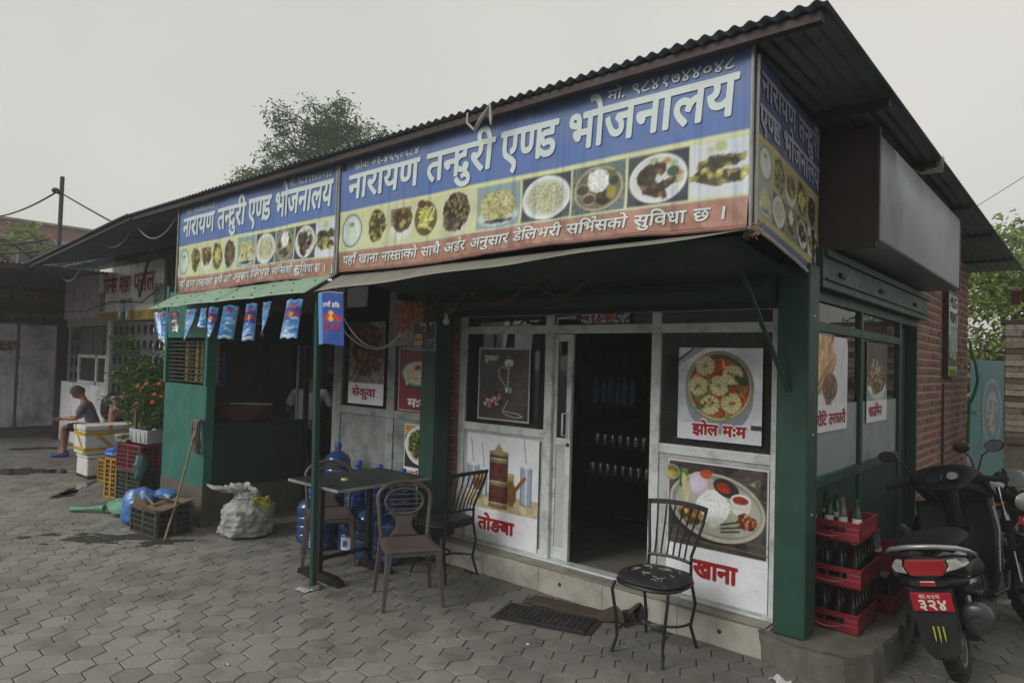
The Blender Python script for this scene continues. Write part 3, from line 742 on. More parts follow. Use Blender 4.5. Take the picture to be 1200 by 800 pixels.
for (f, z) in ((1.03, -.03), (1.02, .06), (1.0, .13), (.99, .168), (.955, .186), (.85, .188), (.6, .19), (.3, .19)):
    lv.append([(cx_+(x-cx_)*(f if f > .9 else f)+.010*mnoise.noise((x*13, y*13, z*17)), (cy_+(y-cy_)*f if f < .9 else y+(f-1)*(.3 if y < cy_ else -.3)), z+.010*mnoise.noise((x*8, y*8, f*5))*(z > 0)) for x, y in pp_])
vs = [p for l_ in lv for p in l_]; fs = [(i*n_+j, i*n_+(j+1) % n_, (i+1)*n_+(j+1) % n_, (i+1)*n_+j) for i in range(len(lv)-1) for j in range(n_)]; fs.append(tuple(range((len(lv)-1)*n_, len(lv)*n_)))
b.add(vs, fs); o = b.obj('plinth', M_conc, bld)
# white litter scrap by the plinth
# ================================================================ BANNERS
M_print = vcmat('banner_print', .5, .3, dirt=.30, dcol='8a8670')
M_poster = vcmat('poster_print', .35, .45, dirt=.12, dcol='6a665c')
M_lettw = mat('letter_pale', 'ccd8d6', .5, var=.03, vs=3, bump=0)
M_lettr = mat('letter_red', '9c1822', .5, var=.04, vs=3, bump=0)
M_flexback = mat('flex_back', 'b9b6a6', .6, var=.1, vs=3, dirt=.4)
def plate(P, cx, cy, rx, ry, kind, seed, a=0):
    """one dish of the food strip"""
    if kind == 0:   # dumplings on an oval steel plate
        P.ell(cx, cy, rx, ry, '4f6a72', a); P.ell(cx, cy, rx*.92, ry*.92, 'b9ccc6', a); P.ell(cx, cy, rx*.78, ry*.78, 'cfdcd2', a)
        for k in range(5): m = P.ell(cx+rx*(-.42+.21*k), cy-ry*.05*((k % 2)*2-1), rx*.17, ry*.52, 'dfe6d6', a+.25); P.ell(cx+rx*(-.47+.21*k), cy, rx*.03, ry*.42, '93a79b', a+.25)
        P.ell(cx-rx*.05, cy+ry*.38, rx*.28, ry*.14, '6f9a52', 0, rag=.03, seed=seed)
    elif kind == 1:  # fried greens
        m = P.ell(cx, cy, rx, ry, '8a8a3a', a, rag=rx*.5, seed=seed); P.tex(m, ['4b4a1e', '7c7f30', 'a8a85a', '5c3f20', '93963e'], rx*.22, seed, 'cell')
    elif kind == 2:  # bowl of chunks
        P.ell(cx, cy-ry*.2, rx, ry*.9, 'd8ddd4', a); m = P.ell(cx, cy+ry*.12, rx*.88, ry*.72, '7a6230', a, rag=.02, seed=seed); P.tex(m, ['463619', '8b7434', 'bba869', '5f4a22'], rx*.34, seed, 'cell')
    elif kind == 3:  # chips with dip
        m = P.ell(cx, cy, rx, ry, '5e5a30', a); 
        for k in range(26):
            t = RNG.uniform(0, 6.28); r = RNG.uniform(0, .65); x, y = cx+rx*r*math.cos(t), cy+ry*r*math.sin(t)+ry*.1; aa = RNG.uniform(-.6, 1.3); L = rx*.38
            P.line(x-L*math.cos(aa), y-L*math.sin(aa), x+L*math.cos(aa), y+L*math.sin(aa), rx*.13, RNG.choice(['d8d47a', 'c5c060', 'e6e296', 'aaa448']))
        P.ell(cx-rx*.4, cy+ry*.85, rx*.35, ry*.25, '463a2c'); P.ell(cx-rx*.4, cy+ry*.87, rx*.2, ry*.13, '6b2e22')
    elif kind == 4:  # dark fried meat
        P.ell(cx, cy, rx*1.02, ry*1.02, 'c6cfc8', a); m = P.ell(cx, cy, rx*.95, ry*.93, '4a3a2a', a, rag=rx*.35, seed=seed); P.tex(m, ['2c2219', '5c4730', '7f6a48', '3c2d20', '8b8150'], rx*.17, seed, 'cell')
def photo(P, x0, x1, y0, y1, kind, seed):
    cx, cy = (x0+x1)/2, (y0+y1)/2; w_, h_ = (x1-x0), (y1-y0)
    if kind == 'rice':
        P.rect(x0, x1, y0, y1, '3c4149'); P.ell(cx, cy, w_*.50, h_*.49, 'dfe4df'); P.ell(cx, cy, w_*.42, h_*.41, 'c8cfc4')
        m = P.ell(cx, cy, w_*.36, h_*.34, 'b9bf8a', rag=.05, seed=seed); P.tex(m, ['a9ae8c', 'd2d4b0', '8f996e', 'dcdcc2', 'b3a680'], .016, seed)
    elif kind == 'roti':
        P.rect(x0, x1, y0, y1, '8ba5a8'); P.ell(cx, cy-h_*.25, w_*.46, h_*.22, 'c9d6d6'); 
        for k in range(7):
            m = P.ell(cx+w_*(-.22+.07*k), cy+h_*(.06*math.sin(k*2)), w_*.17, h_*.30, 'c8c48a', a=.5-.2*k, rag=.04, seed=seed+k); P.tex(m, ['6d6a3a', 'b7b276', 'dcd9a4', '958f52', 'e4e1b4'], .05, seed+k)
        P.ell(cx, cy-h_*.35, w_*.3, h_*.05, '2f3a33', rag=.02)
    elif kind == 'thali':
        P.rect(x0, x1, y0, y1, '52605f'); P.tex(P.mk(np.maximum(np.maximum(x0-P.X, P.X-x1), np.maximum(y0-P.Y, P.Y-y1))), ['3c4b4a', '6f8080', '566666'], .02, seed)
        P.ell(cx, cy, w_*.47, h_*.47, 'b8ae88'); P.ell(cx, cy, w_*.43, h_*.43, '706c54'); m = P.ell(cx+w_*.0, cy+h_*.18, w_*.2, h_*.24, 'e2e7e4', rag=.03, seed=3); P.tex(m, ['cfd6d0', 'f2f5f2', 'dfe5e0'], .02, 4)
        for dx, dy in ((-.3, .02), (-.17, -.2)): P.ell(cx+w_*dx, cy+h_*dy, w_*.14, h_*.13, 'b9b39a'); P.ell(cx+w_*dx, cy+h_*dy, w_*.12, h_*.105, '4a3a26')
        m = P.ell(cx+w_*.1, cy-h_*.2, w_*.14, h_*.14, '2f2a1d', rag=.03, seed=seed); P.tex(m, ['1e1a12', '5c4a24', '3b3018'], .03, seed, 'cell')
        P.ell(cx+w_*.3, cy+h_*.12, w_*.09, h_*.09, '38483c'); m = P.ell(cx+w_*.24, cy+h_*.3, w_*.09, h_*.06, '5f6a3c', rag=.03); m = P.ell(cx+w_*.24, cy-h_*.1, w_*.08, h_*.12, '9a8a3a', rag=.04)
    elif kind == 'meat':
        P.rect(x0, x1, y0, y1, '343a48'); P.ell(cx, cy, w_*.48, h_*.48, 'e4e8e6'); P.ell(cx, cy, w_*.44, h_*.44, 'd2d8d6')
        for dx, dy, rx, ry, a in ((-.16, .1, .2, .2, .6), (.02, .25, .12, .17, .2), (-.08, -.2, .23, .16, -.7), (.17, -.1, .2, .12, .3)):
            m = P.ell(cx+w_*dx, cy+h_*dy, w_*rx, h_*ry, '3a2a1c', a, rag=.06, seed=seed+int(dx*99)); P.tex(m, ['22190f', '4b3722', '7a6138', '2e2115', '5b4424'], .035, seed+int(dy*99), 'cell')
        for k in range(7): t = -.2+.33*k; P.ell(cx+w_*.36*math.cos(t), cy+h_*.36*math.sin(t), w_*.06, h_*.06, ['a9b98a', 'b98a6a', 'ccd4b8'][k % 3])
        P.ell(cx+w_*.25, cy+h_*.1, w_*.10, h_*.10, '3f5a3a')
    else:            # two fried fish
        P.rect(x0, x1, y0, y1, 'd3dbe0'); P.ell(cx-w_*.15, cy+h_*.36, w_*.06, h_*.06, 'bcc79a'); P.ell(cx+w_*.03, cy+h_*.40, w_*.1, h_*.1, 'b3c088')
        for dx, dy, rx, ry, a in ((-.08, .1, .34, .15, .05), (-.08, -.14, .36, .16, -.08), (.28, .14, .2, .1, .08), (.3, -.17, .18, .11, .15)):
            m = P.ell(cx+w_*dx, cy+h_*dy, w_*rx, h_*ry, '6f6a34', a, rag=.05, seed=seed+int(dx*50)); P.tex(m, ['33301a', '8d8540', 'c8bd66', '4b4522', 'a89c4c', '2b2816'], .045, seed+int(dy*30), 'cell')
def banner(name, label, X0, X1, Z0, Z1, Yp, amp, nx, group):
    W, H = X1-X0, Z1-Z0; ny = int(nx*H/W*1.05); P = Pic(W, H, nx, ny, '5876b2')
    kx = W/3.46; kz = H/.915
    zy, zo = .482*kz, .158*kz     # yellow line and orange line heights
    fx, fy_ = P.X, P.Y
    fade = fbm(fx/kx*1.1, fy_*1.5, 5)
    g_ = np.clip((fy_/kz-.62)*1.6*(.4+fade), 0, .65)[..., None]; P.I = P.I*(1-g_)+c3('8c93a6')*g_
    P.rect(-1, W+1, zo, zy, 'cdd1a4'); P.rect(-1, W+1, zy-.012*kz, zy+.012*kz, 'd8dba6')
    P.rect(-1, W+1, -1, zo, 'bf8e7a'); P.rect(-1, W+1, -1, .018*kz, '8f464a')
    P.I = np.where((fy_ < zo)[..., None], P.I*(1-.25*fbm(fx/kx*3, fy_*4, 2)[..., None]), P.I)
    u = lambda px: px*kx
    for k, (c, rx, ry, kd) in enumerate(((.17, .135, .135, 0), (.50, .115, .12, 1), (.80, .125, .12, 2), (1.06, .12, .125, 3), (1.385, .145, .145, 4))):
        if kd == 2: P.rect(u(c-.13), u(c+.1), .30*kz, .43*kz, '6a6d5c')
        plate(P, u(c), .325*kz, rx*kx, ry*kz, kd, 11+k, a=.1)
    for k, (a, c_, kd) in enumerate(((1.59, 1.965, 'roti'), (1.985, 2.36, 'rice'), (2.375, 2.745, 'thali'), (2.765, 3.135, 'meat'), (3.145, 3.46, 'fish'))):
        photo(P, u(a), u(c_), .175*kz, .462*kz, kd, 31+k)
    st = fbm(fx/kx*22, fy_*.8, 77); P.I = P.I*(1-np.clip((st-.55)*1.2, 0, .25)[..., None]*c3('b0a060')*.9)
    g = thing(name, label, 'banner', (X0, Yp, Z0), group=group)
    def fn(X, Y, off=0):
        if isinstance(X, np.ndarray):
            w_ = fbm(X/kx*1.3, Y*1.2, 9)-.5; low = np.clip(1-Y/(.30*kz), 0, 1)
            dy = amp*(w_*1.2+low*(fbm(X/kx*5+Y*2, Y*3, 21)-.5)*2.2)-.02*low
            return X0+X+.0*Y, Yp+dy-off, Z0+Y-.018*kz*np.sin(X/W*math.pi*2.2)*low+.012*np.sin(X/W*3.14)*np.clip(Y/H-.8, 0, 1)
        A = np.array([[X]]); Bb = np.array([[Y]]); r = fn(A, Bb, off); return (float(r[0][0, 0]), float(r[1][0, 0]), float(r[2][0, 0]))
    P.sheet('print', fn, M_print, g)
    L = lambda s_, a, c_, yb, yt, off, sh=.08: lettering('lettering', s_, lambda X, Y: fn(X, Y, .006), u(a), u(c_), yb*kz, yt*kz, M_lettw, g, off, sh, cut=.06)
    L('नारायण', .10, 1.0, .585, .775, .025); L('तन्~दुरी', 1.055, 1.745, .585, .780, .025); L('एण्~ड', 1.78, 2.26, .585, .795, .025); L('भोजनालय', 2.315, 3.40, .585, .79, .026)
    L('फोनः ०१-४६५०६८४', .18, .99, .815, .862, .012); L('मो. ९८४१७४४०४८', 2.61, 3.38, .825, .88, .014)
    L('यहाँ खाना नास्~ताको साथै अर^्ड'.replace('र^्ड', 'ड^')+'र अनुसार डेलिभरी'.replace('लि', 'िल')+' सिभ^सको सुिवधा छ ।', .08, 3.36, .055, .118, .018)
    # hem bar and eyelets
    b = B(); b.tube([(X0-.012, Yp-.004, Z0-.02), (X0-.012, Yp-.004, Z1+.01)], .011, 8); b.tube([(X1+.008, Yp-.004, Z0-.03), (X1+.008, Yp-.004, Z1+.005)], .011, 8); b.obj('side_pole', M_aludk, g)
    b = B(); b.tube([fn(X, .004, .0) for X in np.linspace(0, W, 60)], .010, 6); b.obj('bottom_hem', mat('hem_red', '8a6a5e', .6, dirt=.3), g)
    return g
ba = banner('banner', 'long blue and yellow restaurant banner with white lettering and food pictures, nearest the corner', -4.80, -1.34, 2.555, 3.465, 3.30, .034, 420, 'front banners over the restaurant')
bb_ = banner('banner', 'farther and narrower blue restaurant banner above the green awning', -7.86, -4.85, 2.515, 3.47, 3.30, .042, 260, 'front banners over the restaurant')
# side banner
W, H = 1.44, 1.0; P = Pic(W, H, 150, 110, '50588a')
P.rect(.0, W, .06, .56, 'b9b060'); P.rect(.03, W-.03, .09, .53, 'a9a072')
for k in range(5): plate(P, .17+.27*k, .42, .115, .10, k, 50+k)
for k, kd in enumerate(('roti', 'rice', 'thali', 'meat', 'fish')): photo(P, .06+.27*k, .31+.27*k, .11, .30, kd, 60+k)
P.I = P.I*(.80+.25*fbm(P.X*3, P.Y*3, 4)[..., None])
sb = thing('side_banner', 'purple blue banner with two lines of pale lettering round the corner from the long one', 'banner', (-1.32, 3.32, 2.5))
def sfn(X, Y, off=0):
    t = X/W; wv = .03*(fbm(X*1.5 if isinstance(X, np.ndarray) else np.array([[X*1.5]]), Y*1.1 if isinstance(Y, np.ndarray) else np.array([[Y*1.1]]), 3)-.5)
    if not isinstance(X, np.ndarray): wv = float(wv[0, 0])
    x = -1.325-.125*t+wv+off; y = 3.33+1.40*t
    zb = 2.555-.045*t-.07*t*t; zt = 3.42+.03*t
    return x, y, zb+(zt-zb)*Y/H
P.sheet('print', sfn, M_print, sb)
M_lets = mat('letter_grey', '9aa0ae', .5, var=.05, bump=0)
lettering('lettering', 'नारायण तन्~दुरी', lambda X, Y: sfn(X, Y, .005), .05, 1.40, .80, .93, M_lets, sb, .03, cut=.1)
lettering('lettering', 'एण्~ड भोजनालय', lambda X, Y: sfn(X, Y, .005), .03, 1.42, .60, .73, M_lets, sb, .03, cut=.1)
b = B(); b.tube([sfn(X, .0, 0) for X in np.linspace(0, W, 20)], .010, 6); b.tube([sfn(.0, Y, .0) for Y in np.linspace(0, H, 8)], .011, 6); b.obj('bottom_hem', M_flexback, sb)
# plastic string and cable knot where the banners meet
b = B()
for k in range(9):
    p0 = Vector((-1.33, 3.31, 2.55)); pts = [p0+Vector((RNG.uniform(-.05, .06), RNG.uniform(-.04, .03), RNG.uniform(-.06, .03))) for _ in range(5)]; b.tube(pts, .004, 5)
tag(b.obj('string_knot', mat('jute', '8a7458', .9)), 'frayed string knotted at the corner where the two banners meet', 'string')

# ================================================================ AWNINGS, POST
M_awng = mat('faded_green_tin', '8fae98', .55, .2, var=.1, vs=3, bump=.06, dirt=.3, dcol='6c7562', ds=3, streak=.3)
M_awn2 = mat('grey_tin', '8e8e84', .55, .3, var=.12, vs=3, bump=.06, dirt=.4, dcol='5f5648', ds=3, streak=.3)
aw = thing('awning', 'pale green tin awning sloping over the kitchen kiosk', 'awning', (-6.3, 3.2, 2.4))
for k in range(4):
    xa = [-7.86, -7.1, -6.35, -5.6][k]; xb = [-7.09, -6.34, -5.59, -4.80][k]; b = B()
    b.grid(lambda u, v: (xa+(xb-xa)*u-(.07 if k == 0 else 0)*0*v, 3.31-.31*v-.0*u, 2.50+.0145*((xa+(xb-xa)*u)+7.86)-(.195)*v+.006*math.sin(u*math.pi)*(v > .9)+.003*(k % 2)), 8, 6)
    o = b.obj('sheet', M_awng, aw, solid=.002)
b = B()
for x in np.arange(-7.7, -4.9, .33): b.ball((x, 3.05, 2.345+.0145*(x+7.86)), (.010, .010, .008), 8, 4); b.ball((x+.1, 3.2, 2.438+.0145*(x+7.86)), (.010, .010, .008), 8, 4)
b.obj('screw', M_brown, aw)
aw2 = thing('awning', 'long grey tin strip awning under the nearer banner', 'awning', (-3, 3.2, 2.45))
b = B(); b.grid(lambda u, v: (-4.79+3.47*u, 3.335-.26*v, 2.53+.02*u-(.165-.105*u)*v+.006*math.sin(u*19)*v), 40, 5); b.obj('sheet', M_awn2, aw2, solid=.002)
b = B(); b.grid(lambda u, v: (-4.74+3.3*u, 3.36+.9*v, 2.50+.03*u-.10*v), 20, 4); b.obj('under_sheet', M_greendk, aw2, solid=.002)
post = thing('awning_post', 'green square steel post standing on the paving beside the table', 'post', (-4.80, 3.18, 0))
b = B(); b.bar((-4.80, 3.18, 0), (-4.835, 3.15, 2.40), .045, .045, up=(0, 1, 0)); b.obj('post', M_green, post, bevel=.004)
b = B(); b.lathe([(.07, 0), (.05, .02), (.03, .025)], 12, (-4.80, 3.18, -.005)); b.obj('foot', M_conc, post, jitter=.03)

# ================================================================ POSTERS
FYp = 4.588
def poster(label, X0, X1, Z0, Z1, nx, bgc, paint, name='poster', y=FYp, plane='y', tilt=0, texts=(), t=.003, group='food posters on the restaurant front'):
    W, H = X1-X0, Z1-Z0; P = Pic(W, H, nx, int(nx*H/W), bgc); paint(P, W, H)
    sat = (P.I.max(-1)-P.I.min(-1))[..., None]; dk = np.clip(1.3-P.I.mean(-1), 0, 1)[..., None]; amt = np.clip(.25+sat*1.5, 0, 1)*dk
    P.I = np.clip(P.I*(1+amt*((fbm(P.X/.012, P.Y/.012, 41)-.5)*.75+(fbm(P.X/.05, P.Y/.05, 42)-.5)*.55)[..., None]), 0, 1)
    if plane == 'y':
        root = thing(name, label, 'poster', (X0, y, Z0), group=group)
        f0 = lambda X, Y, off=0: (X0+X, y-off+0*X-.0, Z0+Y+tilt*X)
    else:
        root = thing(name, label, 'poster', (y, X0, Z0), group=group); f0 = lambda X, Y, off=0: (y+off+0*X, X0+X, Z0+Y+tilt*X)
    if plane == 'y': P.sheet('print', lambda X, Y: f0(X, Y, 0), M_poster, root)
    else: P.sheet('print', lambda X, Y: f0(X, Y, 0), M_poster, root)
    b = B(); c_ = [f0(0, 0, -.001), f0(W, 0, -.001), f0(W, H, -.001), f0(0, H, -.001), f0(0, 0, -t), f0(W, 0, -t), f0(W, H, -t), f0(0, H, -t)]
    b.add(c_, [(4, 7, 6, 5), (0, 1, 5, 4), (1, 2, 6, 5), (2, 3, 7, 6), (3, 0, 4, 7)]); b.obj('backing', M_flexback, root)
    for ti_, (s_, a, c2, yb, yt, m_, off) in enumerate(texts): lettering('lettering', s_, lambda X, Y, ti_=ti_: f0(X, Y, .0022+.0012*ti_*(off > .04)), a, c2, yb, yt, m_, root, off)
    return root
M_letwh = mat('letter_white', 'e8e8e8', .5, var=.02, bump=0)
def pt_jhol(P, W, H):
    P.tex(np.ones_like(P.X), ['c9cdd6', 'dfe2e8', 'b9bfca'], .5, 3); P.rect(-1, 1, -1, .18*H, 'd8dae2')
    P.line(-.05, H*.80, W*.3, H*1.02, .05, 'a3a7ae'); P.line(0, H*.86, W*.18, H*.99, .012, '2b2d30')
    P.ell(W*.50, H*.47, W*.40, H*.39, '8c92a2'); 
    P.rect(W*.88, W, H*.15, H*.20, '33363a')
    cx, cy = W*.50, H*.585
    P.ell(cx, cy, W*.41, H*.385, '8a8c72'); P.ell(cx, cy-.004, W*.375, H*.352, 'b9b694'); P.ell(cx, cy+.004, W*.36, H*.34, '574535')
    m = P.ell(cx, cy-.012, W*.345, H*.315, 'b5602a', rag=.01); P.tex(m, ['a03018', 'c8702c', 'd89038', '8c2416', 'b9502a', '6f7a34'], .10, 5, contrast=3)
    m2 = np.clip((fbm(P.X/.03, P.Y/.03, 8)-.62)*9, 0, 1)*m; P.tex(m2, ['3a5a24', '6f8a3a', 'b43a22', '2c4a1e'], .015, 6, 'cell')
    for k, (dx, dy) in enumerate(((-.17, .22), (.16, .13), (-.245, .0), (.0, .01), (-.10, -.20), (.15, -.17))):
        x, y = cx+dx*W, cy+dy*H; r = W*.118
        mm = P.ell(x, y, r, r*.95, 'd9cf98', rag=.012, seed=k)
        th = np.arctan2(P.Y-y, P.X-x); rr = np.hypot(P.X-x, P.Y-y)/r
        sh = .88+.10*np.sin(th*11+rr*2.6+k+3*fbm(P.X/.03, P.Y/.03, k))*np.clip(1.25-rr, 0, 1)*1.4-.26*np.exp(-(rr/.24)**2)-.16*np.clip(rr-.7, 0, 1)+.16*(fbm(P.X/.02, P.Y/.02, k+5)-.5); P.put(mm, np.clip(c3('ddd49c')*sh[..., None]*1.04, 0, 1)); P.ell(x, y, r*.2, r*.12, '8d7440')
    for k in range(26):
        t = RNG.uniform(0, 6.28); r = RNG.uniform(.1, .30); P.ell(cx+W*r*math.cos(t), cy+H*r*math.sin(t)*.95, .011, .008, RNG.choice(['55803a', '2f5a26', '88a548', 'a32a20', '701a1a']), RNG.uniform(0, 3), rag=.01, seed=k)
    P.ell(W*.76, H*.66, .05, .028, '2d4a24', -.5, rag=.03); P.ell(W*.28, H*.36, .035, .02, '4f7a34', rag=.02); P.ell(W*.62, H*.265, .025, .015, '6f9a3f')
def pt_khana(P, W, H):
    P.I[:] = c3('e6e8ec'); top = .365*H
    m = P.mk(top+.0-P.Y); m = 1-P.mk(P.Y-top)
    P.tex(P.mk(top-P.Y), ['3a3531', '544c44', '2c2926', '4a423a'], .16, 2); P.rect(0, .012, 0, H, 'd8dadd'); P.rect(W-.012, W, 0, H, 'd8dadd'); P.rect(0, W, H-.014, H, 'd8dadd')
    P.line(0, .42*H, W, .40*H, .01, '6a5f52'); P.line(0, .5*H, W, .46*H, .006, '6a5f52')
    cx, cy = W*.50, H*.68
    P.ell(cx, cy-.02, W*.475, H*.245, '22201e'); P.ell(cx, cy, W*.475, H*.245, 'b3b3a4', -.12); P.ell(cx, cy+.006, W*.445, H*.222, '88897c', -.12); P.ell(cx+.01, cy+.0, W*.42, H*.2, 'a8a99c', -.12)
    m = P.ell(cx-.02, cy-.0, W*.165, H*.125, 'dfe0e2', rag=.03); P.tex(m, ['c9cbcd', 'eceded', 'd9dbdd', 'f0f0f0'], .010, 3)
    m = P.ell(W*.32, H*.84, W*.095, H*.085, 'c9b7cc'); P.ell(W*.32, H*.84, W*.07, H*.06, 'd9c9da'); P.ell(W*.40, H*.915, W*.06, H*.035, 'b04a2a')
    m = P.ell(W*.17, H*.87, W*.05, H*.075, '6f8f3a', rag=.03); P.tex(m, ['3f6a22', '93b04a', '5a8030'], .02, 5, 'cell'); P.ell(W*.19, H*.80, W*.035, H*.11, 'c9bf8e', .15)
    P.obx = 0
    for (x, y, rx, ry, c_) in ((.60, .83, .13, .062, '262626'), (.575, .83, .075, .035, 'a02a1c')): P.ell(W*x, H*y, W*rx, H*ry, c_, -.35)
    P.ell(W*.74, H*.72, W*.095, H*.075, 'd3d2cc'); P.rect(W*.645, W*.835, H*.715, H*.755, 'd9d8d2'); P.ell(W*.74, H*.76, W*.095, H*.042, 'e6e5df'); P.ell(W*.74, H*.757, W*.075, H*.03, '8c2a18')
    for k in range(12): P.line(W*(.655+.016*k), H*.69, W*(.655+.016*k), H*.735, .003, 'aaa9a2')
    m = P.ell(W*.80, H*.61, W*.09, H*.06, '8a4428', rag=.04); P.tex(m, ['5a2418', 'a85a34', 'c48a54', '6e2f1c'], .025, 8, 'cell')
    m = P.ell(W*.25, H*.60, W*.13, H*.065, '8f6a2e', -.3, rag=.05); P.tex(m, ['5a5420', 'c08a3a', '3f4a20', 'd6a860'], .035, 9, 'cell')
    P.ell(W*.48, H*.555, W*.06, H*.03, 'bcc8a4'); P.ell(W*.48, H*.557, W*.045, H*.02, 'd3dcc0')
    for (a, c_) in ((.2, 0), (.35, .03), (.1, -.025)): P.line(W*.56, H*(.535+c_), W*.73, H*(.555+c_+a*.05), .012, '2c4420')
    P.ell(W*.04, H*.90, W*.09, H*.06, '9a9484'); P.ell(W*.04, H*.90, W*.07, H*.045, '6a6a3a'); P.ell(W*.04, H*.885, W*.06, H*.03, 'a89e46')
    m = P.ell(W*.82, H*.90, W*.10, H*.04, '6a6258', rag=.05); P.tex(m, ['9a9288', '4a423c', '7d766c'], .04, 7)
    P.rect(-1, 2, -1, top, 'e4e6ec')
def pt_tongba(P, W, H):
    P.I[:] = c3('dfe2e8'); P.rect(-1, 2, H*.30, H*.45, 'c3b894'); m = P.mk(np.maximum(H*.30-P.Y, P.Y-H*.45)); P.tex(m, ['b3a680', 'd2c8a8', 'c0b48e'], .2, 4); P.rect(-1, 2, -1, H*.30, 'e4e6ec')
    for (x, w2, y0, y1) in ((.10, .09, .47, .70), (.26, .05, .42, .66), (.84, .075, .40, .74)):
        P.rect(W*(x-w2), W*(x+w2), H*y0, H*y1, '9aa6b6'); P.ell(W*x, H*y0, W*w2, H*.015, '8a94a2'); P.ell(W*x, H*y1, W*w2, H*.014, 'c5cdd8'); P.rect(W*(x-w2), W*(x-w2+.012), H*y0, H*y1, '5c6878'); P.rect(W*(x+w2-.012), W*(x+w2), H*y0, H*y1, '5c6878'); P.rect(W*(x-.01), W*(x+.015), H*y0, H*y1, 'c9d2dc')
        P.line(W*x, H*(y1+.03), W*(x-.04), H*(y1+.25), .006, '444a52'); P.ell(W*x, H*(y1+.01), W*.03, H*.022, 'dfe3ea')
    P.line(W*.46, H*.85, W*.47, H*.99, .004, '9a9ea6')
    P.ell(W*.2, H*.42, W*.045, H*.03, '8a7c4c'); P.rect(W*.185, W*.215, H*.38, H*.5, '8a7c4c'); m = P.ell(W*.18, H*.535, W*.09, H*.07, '7a4424'); P.ell(W*.18, H*.59, W*.1, H*.02, 'a88a54')
    P.rect(W*.60, W*.68, H*.36, H*.64, '9c8a4c'); P.ell(W*.64, H*.48, W*.075, H*.11, '8a5f34'); P.ell(W*.64, H*.65, W*.045, H*.018, 'b3a266'); P.line(W*.68, H*.5, W*.82, H*.64, .035, '8a5330')
    x0, x1 = W*.335, W*.595
    P.rect(x0, x1, H*.335, H*.82, '5a2c28'); P.ell((x0+x1)/2, H*.335, (x1-x0)/2, H*.022, '9a8a56')
    m = P.mk(np.maximum(np.maximum(x0-P.X, P.X-x1), np.maximum(H*.36-P.Y, P.Y-H*.8))); P.tex(m, ['43201e', '6a3630', '5a2a28', '7c4238'], .03, 6)
    for y0, y1 in ((.335, .375), (.53, .575), (.745, .79), (.81, .845)): P.rect(x0, x1, H*y0, H*y1, '8c8258'); P.rect(x0, x1, H*(y1-.009), H*y1, 'cfc79a'); P.rect(x0, x1, H*y0, H*(y0+.006), '4a4430')
    P.ell((x0+x1)/2, H*.845, (x1-x0)/2, H*.02, 'a89c6c'); P.ell((x0+x1)/2, H*.87, W*.05, H*.03, '9a8e60'); P.rect(W*.44, W*.485, H*.86, H*.92, 'a89c6c')
    sh = 1-.28*np.clip(np.abs((P.X-(x0+x1)/2)/((x1-x0)/2)), 0, 1)**2; mk_ = P.mk(np.maximum(np.maximum(x0-P.X, P.X-x1), np.maximum(H*.33-P.Y, P.Y-H*.85)))[..., None]; P.I = P.I*(1-mk_)+P.I*sh[..., None]*mk_
def pt_hookah(P, W, H):
    P.tex(np.ones_like(P.X), ['453c3a', '5d5351', '3a3230', '6a5e5b'], .35, 3, contrast=1.5)
    b_ = .016
    P.ell(W*.60, H*.79, .055, .035, 'd0d0d0'); P.rect(W*.54, W*.66, H*.79, H*.83, 'dadada'); P.rect(W*.575, W*.625, H*.72, H*.78, '9a9a9a'); P.rect(W*.55, W*.65, H*.885, H*.893, '8a8a8a')
    P.line(W*.60, H*.72, W*.58, H*.40, .012, '8f8b8a')
    for k in range(7): P.ell(W*(.60-.003*k), H*(.70-.04*k), .016, .008, 'b5b1b0')
    P.ell(W*.57, H*.43, .02, .03, 'c9d4d6'); P.ell(W*.64, H*.42, .018, .03, '9aa8aa')
    pts = [(.56, .72), (.47, .74), (.40, .68), (.42, .60), (.50, .52), (.55, .44)]; pts2 = [(.60, .28), (.54, .20), (.50, .13), (.56, .09), (.66, .07), (.76, .06), (.88, .08), (.80, .11), (.62, .13), (.52, .14)]
    for q in (pts, pts2):
        for a, c_ in zip(q, q[1:]): P.line(W*a[0], H*a[1], W*c_[0], H*c_[1], .010, 'b8b4b2')
    for k in range(14):
        x, y = W*(.16+.022*k+RNG.uniform(-.01, .01)), H*(.22+.08*math.sin(k*1.1)*.6+.006*k); P.ell(x, y, .022, .019, '9c2630' if k % 2 else 'c9b0b0'); P.ell(x-.006, y+.006, .007, .006, 'e2c8c8')
    for k in range(30): P.ell(W*RNG.uniform(.45, .95), H*RNG.uniform(.1, .7), RNG.uniform(.004, .018), .003, '7d7573', RNG.uniform(0, 3))
    P.rect(0, b_, 0, H, 'b9bcc0'); P.rect(W-b_, W, 0, H, 'b9bcc0'); P.rect(0, W, 0, b_, 'b9bcc0'); P.rect(0, W, H-b_, H, 'b9bcc0')
def pt_sekuwa(P, W, H):
    P.tex(np.ones_like(P.X), ['77756f', '96938c', '5c5a55', 'aaa79f'], .12, 3); P.ell(W*.5, H*.75, W*.6, H*.2, '6f6c68'); P.ell(W*.1, H*.97, W*.5, H*.16, '4a4846')
    for k in range(7): P.line(W*(-.1+.16*k), H*.28, W*(.1+.16*k), H*.46, .008, '36302a'); P.line(W*(-.06+.16*k), H*.27, W*(.14+.16*k), H*.45, .004, 'b09a72')
    m = P.ell(W*.55, H*.66, W*.44, H*.30, '5a2c20', .5, rag=.12, seed=2); P.tex(m, ['2c1612', '6f3422', '8f4a2c', '401d16', 'a8623a', '53271c'], .045, 5, 'cell')
    P.rect(-1, 2, -1, H*.255, 'dfe2e8')
